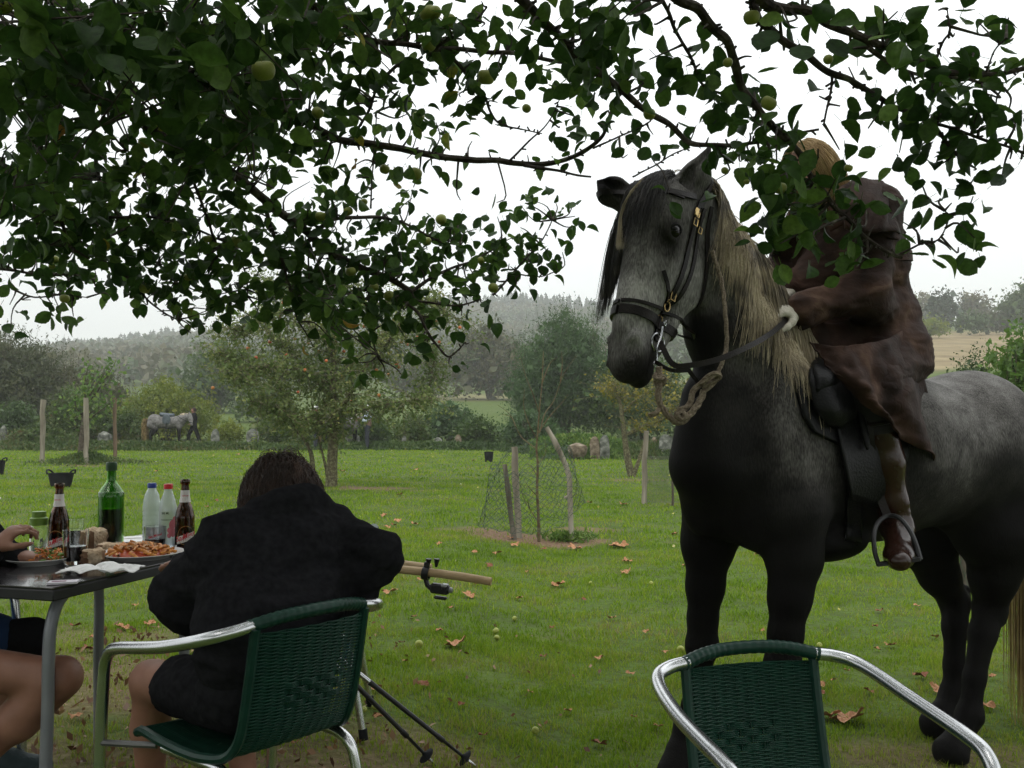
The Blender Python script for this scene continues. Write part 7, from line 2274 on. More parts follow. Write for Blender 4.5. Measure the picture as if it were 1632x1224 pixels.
    def bilin(rows, u, v):
        n = len(rows) - 1; k = min(int(v * n), n - 1); f_ = v * n - k
        def at(r, u):
            m_ = len(r) - 1; j = min(int(u * m_), m_ - 1); g = u * m_ - j
            return (r[j][0] * (1 - g) + r[j + 1][0] * g, r[j][1] * (1 - g) + r[j + 1][1] * g)
        a, b_ = at(rows[k], u), at(rows[k + 1], u)
        return (a[0] * (1 - f_) + b_[0] * f_, a[1] * (1 - f_) + b_[1] * f_)
    drape([[(1268, 560), (1370, 545), (1450, 560)], [(1262, 610), (1360, 620), (1460, 640)], [(1276, 665), (1370, 690), (1450, 690)], [(1292, 690), (1375, 730), (1440, 735)]], .015, "saddle_pad", M_BLEATHER, .014)
    drape([[(1300, 560), (1345, 555), (1400, 560)], [(1305, 620), (1365, 640), (1420, 650)], [(1325, 700), (1375, 720), (1425, 740)], [(1345, 790), (1385, 800), (1420, 800)]], .032, "saddle_flap", M_BLEATHER, .010)
    drape([[(1350, 720), (1375, 720)], [(1345, 860), (1368, 865)]], .008, "girth", M_BLEATHER, .012, 8, 14)
    # knee rolls: curved welts
    for (pts, r) in (([(1308, 562), (1322, 585), (1340, 615), (1352, 650), (1362, 690), (1368, 720)], .016), ([(1326, 560), (1345, 580), (1362, 612), (1372, 650), (1377, 690)], .020)):
        q = []
        for x, y in smooth_path(pts, 5):
            o = P(x, y, 2.9); hit, no, _, _ = bvh.ray_cast(o, (P(x, y, 4.6) - o).normalized(), 3); q.append((hit if hit else P(x, y, 3.5)) + Vector((.3, -.9, .15)).normalized() * .052)
        n_ = len(q); b = MB(); b.tube(q, [r * (.35 + .65 * math.sin(math.pi * min(1, (k + 1) / n_ * 1.0)) ** .5) for k in range(n_)], 10); b.build("knee_roll", M_BLEATHER, sad)
    # seat, pommel, cantle
    Fd = Field((.9, 3.3, 1.25), (1.95, 4.4, 1.75), .010)
    ax = npv((1.40, 3.80, 1.43))
    Fd.cone(ax + HD * .20 + UZ * .05, ax - HD * .02, .09, .10, .06, HL, 1.2); Fd.cone(ax - HD * .02, ax - HD * .18 + UZ * .02, .09, .09, .06, HL, 1.3)
    Fd.cone(ax - HD * .22 + UZ * .06 - HL * .10, ax - HD * .22 + UZ * .06 + HL * .10, .030, .030, .04)
    link_mesh("seat", Fd.mesh("seat"), M_BLEATHER, sad)
    b = MB(); c = P(1478, 588, 3.86); b.box(c, (.045, .05, .04), Matrix.Rotation(.5, 3, 'Y'), .012); b.build("cantle_roll", M_BLEATHER, sad)
    # saddlebag
    bag = empty("saddlebag", tuple(P(1315, 640, 3.30)), "black leather bag with a rounded flap hanging in front of the rider's knee", "bag")
    drape([[(1282, 568), (1300, 562), (1322, 566)], [(1277, 610), (1305, 610), (1340, 620)], [(1286, 655), (1315, 660), (1354, 662)], [(1306, 680), (1325, 686), (1350, 678)]], .035, "pouch", M_BLEATHER, .012, bulge=.045, parent=bag)
    drape([[(1284, 570), (1300, 564), (1320, 568)], [(1278, 600), (1304, 602), (1332, 606)], [(1282, 630), (1305, 636), (1342, 628)]], .055, "flap", M_BLEATHER, .007, bulge=.048, parent=bag, nu=18, nv=14)
    return surf, bvh
surf_h, bvh_h = big_horse()

# ---------------------------------------------------------------- rider
def cloth_coat():
    m, nt, b = newmat("brown_waxed_cotton")
    tc = nt.nodes.new("ShaderNodeTexCoord")
    n = nt.nodes.new("ShaderNodeTexNoise"); n.inputs["Scale"].default_value = 5; n.inputs["Detail"].default_value = 6; n.inputs["Distortion"].default_value = 1.2
    nt.links.new(tc.outputs["Object"], n.inputs["Vector"])
    r = ramp(nt, [(0.3, (.014, .0075, .0055)), (0.5, (.032, .0165, .0115)), (0.62, (.058, .031, .021)), (0.75, (.11, .068, .046))]); nt.links.new(n.outputs[0], r.inputs[0])
    nt.links.new(r.outputs[0], b.inputs["Base Color"]); b.inputs["Roughness"].default_value = .7; b.inputs["Specular IOR Level"].default_value = .12
    n2 = nt.nodes.new("ShaderNodeTexNoise"); n2.inputs["Scale"].default_value = 26; n2.inputs["Detail"].default_value = 6; n2.inputs["Distortion"].default_value = 2
    nt.links.new(tc.outputs["Object"], n2.inputs["Vector"])
    bm = nt.nodes.new("ShaderNodeBump"); bm.inputs["Strength"].default_value = .45; bm.inputs["Distance"].default_value = .007
    nt.links.new(n2.outputs[0], bm.inputs["Height"]); nt.links.new(bm.outputs[0], b.inputs["Normal"])
    return m
M_COATCLOTH = cloth_coat()
M_BOOT = mat("polished_brown_boot", [(0, (.020, .008, .005)), (1, (.030, .012, .0075))], scale=30, rough=.2, spec=.5, bump=.1, bscale=50)
M_GLOVE = mat("cream_gloves", [(0, (.38, .35, .28)), (1, (.5, .47, .40))], scale=40, rough=.9, bump=.3)
M_BREECH = mat("dark_breeches", [(0, (.012, .011, .012)), (1, (.02, .018, .018))], scale=20, rough=.9)

def rider():
    e = empty("person", (1.42, 3.82, 1.45), "blond person in a long brown riding coat sitting on the big grey horse", "person")
    f = unit((-.80, -.52, -.22)); up = unit((-.12, -.10, 1))
    J = dict(pelvis=(1.42, 3.82, 1.50), chest=(1.335, 3.775, 1.88), neck=(1.215, 3.72, 2.09), head=(1.125, 3.655, 2.185), f=f, up=up,
             shR=(1.205, 3.905, 2.045), shL=(1.375, 3.60, 2.045), elL=tuple(P(1378, 468, 3.54)), wrL=tuple(P(1268, 497, 3.44)), elR=(1.06, 3.90, 1.80), wrR=tuple(P(1252, 470, 3.62)),
             hipL=(1.47, 3.73, 1.47), hipR=(1.37, 3.90, 1.47), knL=tuple(P(1392, 630, 3.42)), knR=(.98, 4.08, 1.33), anL=tuple(P(1430, 842, 3.47)), anR=(1.10, 4.20, .86), toeL=tuple(P(1433, 890, 3.31)), toeR=(.95, 4.15, .78),
             hd=(-.75, -.55, -.2), hn=(-.1, -.2, 1), hdl=(-.8, -.45, .05), hnl=(-.1, -.6, .75), curl=1.0, leg=.72)
    Fd = body_field(J, .0095, thick=.95); link_mesh("body", Fd.mesh("body"), M_SKIN, e)
    u = unit(up - f * (up @ f)); l = np.cross(u, f); c = npv(J['head'])
    eyes(c, f, l, u, e)
    scalp_hair(c, f, l, u, 3600, .28, .0012, .006, M_HAIRBLONDE, e, cover=.12, puff=1.09, fall=(.36, .18, -.93), seg=12)
    # gloves
    for s in 'LR':
        w = npv(J['wr' + s]); g = Field(w - .16, w + .16, .0055)
        hand(g, w, J['hd'] if s == 'R' else J['hdl'], J['hn'] if s == 'R' else J['hnl'], 1 if s == 'R' else -1, 1.0, s=1.12, kk=.008)
        me = g.mesh("glove"); link_mesh("glove", me, M_GLOVE, e)
    # breeches and boots
    Fd = Field((.7, 3.2, .6), (1.75, 4.4, 1.75), .012)
    side = unit(npv(J['shR']) - npv(J['shL']))
    Fd.cone(J['pelvis'], npv(J['pelvis']) + (0, 0, .05), .13, .12, .05, side, 1.3)
    for s in 'LR': Fd.chain([J['hip' + s], J['kn' + s], npv(J['kn' + s]) * .68 + npv(J['an' + s]) * .32], [.105, .076, .064], .04)
    link_mesh("breeches", Fd.mesh("breeches"), M_BREECH, e)
    for s in 'LR':
        kn, an, to = npv(J['kn' + s]), npv(J['an' + s]), npv(J['toe' + s])
        Fd = Field(np.minimum(np.minimum(kn, an), to) - .16, np.maximum(np.maximum(kn, an), to) + .16, .0065)
        top = kn * .72 + an * .28; d = unit(an - kn)
        Fd.chain([top, kn * .5 + an * .5, kn * .2 + an * .8, an], [.066, .062, .050, .049], .03)
        td = unit(to - an); td2 = unit(td * npv((1, 1, .25)))
        heel = an - npv((0, 0, .045)) - td2 * .03; ball_ = heel + td2 * .17 + npv((0, 0, -.018)); tip = ball_ + td2 * .065
        Fd.cone(an, heel, .046, .036, .03); Fd.cone(an + td2 * .02, ball_, .048, .040, .04); Fd.cone(heel, ball_, .034, .036, .02)
        Fd.cone(ball_, tip, .041, .034, .03, np.cross(td2, UZ), 1.15)
        # creases at the ankle
        for k in range(3):
            q = an - d * (.03 + .03 * k); Fd.cone(q + np.cross(d, td2) * .04 + td2 * .02, q - np.cross(d, td2) * .04 + td2 * .02, .012, .012, .015)
        bt = link_mesh("boot", Fd.mesh("boot"), M_BOOT, e)
        b = MB(); pv = unit(np.cross(d, (0, 1, 0))); pw = np.cross(d, pv)
        b.tube([top - d * .045 + (pv * math.cos(t) + pw * math.sin(t)) * .069 for t in np.linspace(0, 6.283, 25)], .008, 6, cap=False); b.build("boot_cuff", M_LEATHER, bt)
        b = MB(); b.tube([top - d * .04 + unit(npv((-.8, -.6, 0))) * .067, kn * .2 + an * .8 + unit(npv((-.8, -.6, 0))) * .051], .005, 6); b.build("boot_seam", M_LEATHER, bt)
        b = MB(); b.tube([an + npv((0, 0, .005)) + (td2 * math.cos(t) + np.cross(td2, UZ) * math.sin(t)) * .055 + UZ * .014 * math.cos(t) for t in np.linspace(0, 6.283, 19)], .006, 6, cap=False); b.build("ankle_strap", M_LEATHER, bt)
        b = MB(); q = an + td2 * .048 + np.cross(td2, UZ) * -.03 * (1 if s == 'L' else -1) + UZ * .010; b.ball(tuple(q), .006, 8, 6); b.build("stud", M_BRASS, bt)
    # coat body
    Fd = Field((.75, 3.1, 1.35), (1.95, 4.35, 2.30), .0095)
    pel, ch = npv(J['pelvis']), npv(J['chest']); back = -HD
    Fd.cone(pel + (0.01, 0, .02), ch, .152, .158, .08, side, 1.25); Fd.cone(ch, (1.27, 3.75, 2.02), .155, .115, .07, side, 1.45)
    Fd.cone(J['shL'], J['shR'], .078, .078, .06); Fd.cone((1.26, 3.745, 2.06), (1.225, 3.73, 2.13), .085, .075, .03)
    Fd.chain([J['shL'], J['elL'], npv(J['wrL']) * .90 + npv(J['elL']) * .10], [.088, .086, .062], .045)
    Fd.cone(npv(J['wrL']) * .75 + npv(J['elL']) * .25, npv(J['wrL']) * .92 + npv(J['elL']) * .08, .062, .066, .03)
    Fd.chain([J['shR'], J['elR'], npv(J['wrR']) * .9 + npv(J['elR']) * .1], [.085, .078, .055], .04)
    Fd.cone(npv(J['elL']) + (.03, 0, -.05), pel + HL * .10 + (0, 0, .14), .05, .10, .06)
    Fd.cone((1.20, 3.72, 1.82), (1.10, 3.74, 1.67), .10, .085, .06)
    # lap and thigh cover
    Fd.chain([pel + HL * .06, npv(J['hipL']) + (-.01, -.02, .02), npv(J['knL']) + (.01, 0, .03)], [.14, .135, .095], .07)
    Fd.chain([pel + HD * .16 + (0, 0, .02), pel + HD * .36 + HL * .02 + (0, 0, .04)], [.14, .09], .07)
    me = Fd.mesh("coat_body"); wrinkle(me, .010, (3.2, 3.2, 9), 2); wrinkle(me, .005, (10, 10, 30), 7)
    link_mesh("coat_body", me, M_COATCLOTH, e)
    # coat skirt: hanging sheet over the thigh and the horse's flank
    ctrl = [  # rows top to bottom, columns front to back (px, py, Y)
        [(1290, 545, 3.40), (1330, 552, 3.33), (1375, 548, 3.36), (1415, 540, 3.46), (1444, 520, 3.64)],
        [(1306, 568, 3.35), (1345, 582, 3.29), (1390, 585, 3.33), (1432, 578, 3.42), (1458, 566, 3.64)],
        [(1322, 590, 3.31), (1362, 612, 3.26), (1404, 628, 3.31), (1448, 622, 3.41), (1472, 602, 3.64)],
        [(1336, 602, 3.30), (1378, 632, 3.26), (1416, 660, 3.31), (1462, 668, 3.42), (1484, 655, 3.62)],
        [(1346, 610, 3.30), (1388, 648, 3.27), (1424, 684, 3.32), (1466, 716, 3.43), (1497, 742, 3.55)]]
    A = np.array(ctrl, float)
    def cr(Ax, n, sub):
        out = []
        for i in range(Ax.shape[0] - 1):
            p0 = Ax[max(i - 1, 0)]; p1 = Ax[i]; p2 = Ax[i + 1]; p3 = Ax[min(i + 2, Ax.shape[0] - 1)]
            for j in range(sub):
                t = j / sub; out.append(.5 * (2 * p1 + (-p0 + p2) * t + (2 * p0 - 5 * p1 + 4 * p2 - p3) * t * t + (-p0 + 3 * p1 - 3 * p2 + p3) * t ** 3))
        out.append(Ax[-1]); return np.array(out)
    G1 = cr(A, 5, 14); G1 = cr(G1.transpose(1, 0, 2), 5, 14).transpose(1, 0, 2)
    rows = []
    for i in range(G1.shape[0]):
        row = []
        for j in range(G1.shape[1]):
            x, y, Y = G1[i, j]; p = P(x, y, Y); uu, vv = j / (G1.shape[1] - 1), i / (G1.shape[0] - 1)
            fold = .026 * vv * math.sin(uu * 17 + 2.2 * math.sin(vv * 3)) + .018 * mnoise.noise(Vector((uu * 6, vv * 3.5, 1))) + .012 * mnoise.noise(Vector((uu * 14 + vv * 8, vv * 9, 4)))
            p = p + Vector((.3, -.9, .1)) * fold
            row.append(p)
        rows.append(row)
    b = MB(); b.grid(rows); b.build("coat_skirt", M_COATCLOTH, e, solid=.006)
    # short shoulder cape standing off the back
    rows = []
    nk = npv((1.235, 3.735, 2.115))
    for i in range(9):
        v_ = i / 8; row = []
        for j in range(25):
            a = -2.5 + 5.0 * j / 24                                    # 0 = backwards
            dirn = -HD * math.cos(a) + HL * math.sin(a)
            rx = .075 + v_ * (.125 + .06 * abs(math.sin(a))) ; drop = .02 - v_ ** 1.6 * (.20 + .03 * math.sin(a * 5)) 
            p = nk + dirn * rx * (1 + .05 * math.sin(a * 7 + v_ * 3)) + UZ * drop + npv((.03, .01, 0)) * v_
            row.append(Vector(p))
        rows.append(row)
    b = MB(); b.grid(rows); b.build("shoulder_cape", M_COATCLOTH, e, solid=.007)
    fl = [[(1336, 300, 3.50), (1366, 286, 3.50), (1398, 288, 3.55), (1424, 302, 3.62)], [(1338, 326, 3.42), (1372, 324, 3.40), (1402, 328, 3.43), (1420, 336, 3.52)], [(1348, 364, 3.38), (1382, 372, 3.36), (1412, 368, 3.40), (1436, 372, 3.50)]]
    b = MB(); b.grid([[P(x, y, Y) + Vector((0, -.012 * math.sin(k * 1.3 + i), 0)) for k, (x, y, Y) in enumerate(smooth_path(r, 5))] for i, r in enumerate([[tuple(q) for q in rr_] for rr_ in zip(*[smooth_path([tuple(fl[i][j]) for i in range(3)], 5) for j in range(4)])])]); b.build("cape_flap", M_COATCLOTH, e, solid=.008)
    # turned-up collar, scarf, belt
    b = MB(); rows = []
    for i in range(6):
        v_ = i / 5; rows.append([Vector(nk + npv((-.01, -.01, -.02)) + (-HD * math.cos(a) * (.075 + .045 * v_ * max(0, math.cos(a))) + HL * math.sin(a) * (.075 + .02 * v_)) + UZ * (.085 * v_ * (1 + .15 * math.sin(a * 4)) - .02 * abs(math.sin(a)))) for a in np.linspace(-2.0, 2.0, 21)])
    b.grid(rows); b.build("collar", M_COATCLOTH, e, solid=.008)
    b = MB(); q = [Vector(npv(J['neck']) + npv((-.03, -.02, .025)) + (HD * math.cos(a) * .080 + HL * math.sin(a) * .078) + UZ * (-.02 * math.cos(a))) for a in np.linspace(0, 6.283, 25)]
    b.tube(q, [.028 + .004 * math.sin(k * 1.9) for k in range(25)], 10, cap=False); b.build("scarf", mat("cream_scarf", [(0, (.55, .54, .48)), (1, (.68, .66, .60))], scale=30, rough=.9, bump=.4), e)
    q = []
    for a in np.linspace(-2.6, 2.6, 30):
        cc = npv((1.33, 3.775, 1.86)); q.append(Vector(cc + (-HD * math.cos(a) * .195 + HL * math.sin(a) * .232) + UZ * .02 * math.cos(a)))
    b = MB(); b.strap(q, [Vector(unit(x - npv((1.33, 3.775, 1.86)))) for x in [npv(k) for k in q]], .038, .007); b.build("belt", M_COATCLOTH, e)
    b = MB(); c = Vector(npv((1.33, 3.775, 1.86)) - HD * .205 + HL * .05); b.box(c, (.07, .05, .07), Matrix.Rotation(.5, 3, 'Z'), .018); b.build("belt_tab", M_COATCLOTH, e)
    return J
RJ = rider()
def stirrup():
    e = empty("stirrup", tuple(P(1428, 905, 3.36)), "black stirrup iron round the rider's brown boot on a black leather strap", "stirrup")
    M_BI = mat("black_iron", [(0, (.012, .012, .013)), (1, (.022, .022, .024))], rough=.4, spec=.5)
    b = MB()
    b.tube(smooth_path([P(1401, 902, 3.34), P(1394, 878, 3.35), P(1393, 850, 3.37), P(1400, 832, 3.39), P(1416, 822, 3.40), P(1434, 826, 3.37), P(1450, 845, 3.33), P(1460, 868, 3.30), P(1467, 892, 3.28)], 5), .0085, 8); b.build("arch", M_BI, e)
    b = MB(); b.strap([P(1400, 902, 3.34), P(1434, 898, 3.31), P(1468, 893, 3.28)], Vector((0, 0, 1)), .045, .012); b.build("tread", M_BI, e)
    b = MB(); b.strap(smooth_path([P(1415, 824, 3.40), P(1402, 790, 3.42), P(1392, 740, 3.40), P(1386, 690, 3.38), P(1384, 650, 3.40)], 4), Vector((-.1, -1, 0)), .028, .005); b.build("stirrup_leather", M_LEATHER, e)
stirrup()
# ---------------------------------------------------------------- far grey horses
def far_horse(px, Y, label, flip=1, s=.95, handler=True):
    x, y, z = GY(px, Y)
    e = empty("horse", (x, y, z), label, "horse")
    fx = npv((1, 0, 0)) * flip; sd = npv((0, 1, 0)); o = npv((x, y, z))
    q = lambda a, b_, c: o + (fx * a + sd * b_ + npv((0, 0, c))) * s
    Fd = Field(o + npv((-1.6, -.7, -.05)) * s, o + npv((1.7, .9, 2.2)) * s, .022)
    Fd.chain([q(-.62, 0, 1.18), q(0, 0, 1.14), q(.50, 0, 1.17)], [.285 * s, .28 * s, .27 * s], .08)
    Fd.ell(q(-.62, 0, 1.26), npv((.30, .27, .27)) * s, None, .08)
    Fd.chain([q(.60, 0, 1.28), q(.88, -.03, 1.40), q(1.02, -.10, 1.42)], [.22 * s, .14 * s, .10 * s], .08)
    Fd.chain([q(1.02, -.10, 1.47), q(1.10, -.20, 1.30), q(1.17, -.28, 1.05)], [.10 * s, .085 * s, .06 * s], .03)
    Fd.ell(q(1.08, -.17, 1.28), npv((.12, .07, .13)) * s, None, .04)
    for k in (-.05, .05): Fd.cone(q(1.0, -.10 + k, 1.52), q(1.0, -.11 + k * 1.3, 1.66), .035 * s, .008 * s, .02)
    for (ax, by, fk) in ((.55, -.14, 0), (.48, .14, -.05), (-.72, -.13, .10), (-.66, .15, -.12)):
        if ax > 0: Fd.chain([q(ax, by, 1.0), q(ax + fk * .3, by, .55), q(ax + fk * .6, by, .14), q(ax + fk * .6 + .05, by, .03)], [.12 * s, .060 * s, .045 * s, .060 * s], .04)
        else: Fd.chain([q(ax, by, 1.05), q(ax + .08 + fk, by, .85), q(ax - .13 + fk, by, .52), q(ax - .08 + fk, by, .14), q(ax - .02 + fk, by, .03)], [.20 * s, .12 * s, .06 * s, .046 * s, .060 * s], .04)
    me = Fd.mesh("body"); n = len(me.vertices); co = np.empty(n * 3, np.float32); me.vertices.foreach_get("co", co); co = co.reshape(-1, 3)
    h_ = (co[:, 2] - z) / s
    coat = .02 + .50 * sstep(.72, 1.02, h_)
    me.attributes.new("coat", 'FLOAT', 'POINT').data.foreach_set("value", coat.astype(np.float32))
    link_mesh("body", me, M_COAT, e)
    K = [[q(-.93 - .05 * rng.random(), .05 * rng.normal(), 1.32) + npv(((-.12 * flip) * math.sin(min(1, u * 3)), 0, 0)) * s + npv((.06 * w1, .06 * w2, -(1.0 + .2 * w3) * u * s)) for u in np.linspace(0, 1, 9)] for w1, w2, w3 in rng.normal(size=(140, 3))]
    v, f_, r_ = hair_mesh(K, .012, 3, .4); link_mesh("tail", mesh_np("tail", v, f_, 4, attrs={"rnd": r_}), M_TAIL, e)
    K = []
    for w in rng.random(150):
        a = q(.55 + .45 * w, -.03 - .06 * w, 1.50 + .05 * math.sin(w * 3)); K.append([a + npv((.02 * flip * k, -.035 * min(k, 2), .03 - .045 * k)) * s for k in range(6)])
    v, f_, r_ = hair_mesh(K, .010, 3, .4); link_mesh("mane", mesh_np("mane", v, f_, 4, attrs={"rnd": r_}), M_MANE, e)
    Fd = Field(q(-.5, -.45, .6), q(.5, .5, 1.8), .018) if flip > 0 else Field(q(.5, -.45, .6), q(-.5, .5, 1.8), .018)
    Fd.cone(q(-.28, 0, 1.50), q(.20, 0, 1.46), .10 * s, .09 * s, .06, (0, 1, 0), 1.6); Fd.cone(q(-.33, -.1, 1.55), q(-.33, .1, 1.55), .04, .04, .04); Fd.cone(q(.24, 0, 1.52), q(.22, 0, 1.5), .05, .05, .04)
    for k in (-1, 1): Fd.ell(q(.02, .285 * k, 1.28), npv((.20, .035, .24)) * s, None, .03)
    sdl = link_mesh("saddle", Fd.mesh("saddle"), mat("blue_grey_saddle", [(0, (.03, .04, .05)), (1, (.07, .09, .10))], rough=.6), None)
    tag(sdl, "dark saddle on the far grey horse by the dome bush" if handler else "saddle on the horse half hidden by the red-apple tree", "saddle")
    b = MB(); b.strap([tuple(q(.03, -.33, 1.15)), tuple(q(.03, -.34, .75))], (0, -1, 0), .03, .01); b.tube([tuple(q(.03 + .06 * math.cos(t), -.34, .68 + .08 * math.sin(t))) for t in np.linspace(0, 6.283, 13)], .012, 5, cap=False)
    st = b.build("stirrup", M_BLEATHER, None); tag(st, "stirrup hanging from the saddle of the far grey horse" if handler else "stirrup on the half hidden horse behind the apple tree", "stirrup")
    b = MB()
    for (a0, b0) in (((1.10, -.20, 1.30), .088), ((1.15, -.26, 1.14), .070)):
        cc = q(*a0); b.tube([cc + npv((math.cos(t) * b0, math.sin(t) * b0 * .8, -math.cos(t) * b0 * .3 * flip)) * s for t in np.linspace(0, 6.283, 15)], .012, 5, cap=False)
    b.tube([tuple(q(1.14, -.34, 1.12)), tuple(q(.9, -.22, 1.2)), tuple(q(.55, -.24, 1.42)), tuple(q(.3, -.1, 1.55))], .010, 5)
    br = b.build("bridle", M_BLEATHER, None); tag(br, "dark bridle on the far grey horse's pale head" if handler else "bridle on the horse half hidden behind the apple tree", "bridle")
    return e
far_horse(268, 42.0, "far dapple grey horse with a saddle standing side-on before the yellow-green bush", 1)
far_horse(547, 39.2, "dark-legged horse half hidden behind the red-apple tree between two people", 1, .93, handler=False)
# ---------------------------------------------------------------- the apple tree overhead
M_APPLELEAF = leafmat("apple_leaf", [(0, (.015, .040, .008)), (.45, (.032, .074, .013)), (.75, (.066, .13, .022)), (.93, (.12, .20, .035)), (.965, (.30, .26, .03)), (1, (.28, .14, .03))], trans=.38, wscale=2.0, wamp=.25, rough=.5, spec=.15, vein=True)
M_APPLELEAF_ONE = leafmat("apple_leaf_single", [(0, (.015, .040, .008)), (.45, (.032, .074, .013)), (.75, (.066, .13, .022)), (.93, (.12, .20, .035)), (.965, (.30, .26, .03)), (1, (.28, .14, .03))], trans=.38, wscale=2.0, wamp=.25, rough=.5, spec=.15, objrnd=True, vein=True)
M_BRANCH = mat("apple_bark", [(0, (.020, .016, .013)), (.5, (.045, .036, .028)), (.8, (.075, .065, .05)), (1, (.14, .14, .10))], scale=26, rough=.9, bump=.9, bscale=90, spec=.2, bdist=.006)
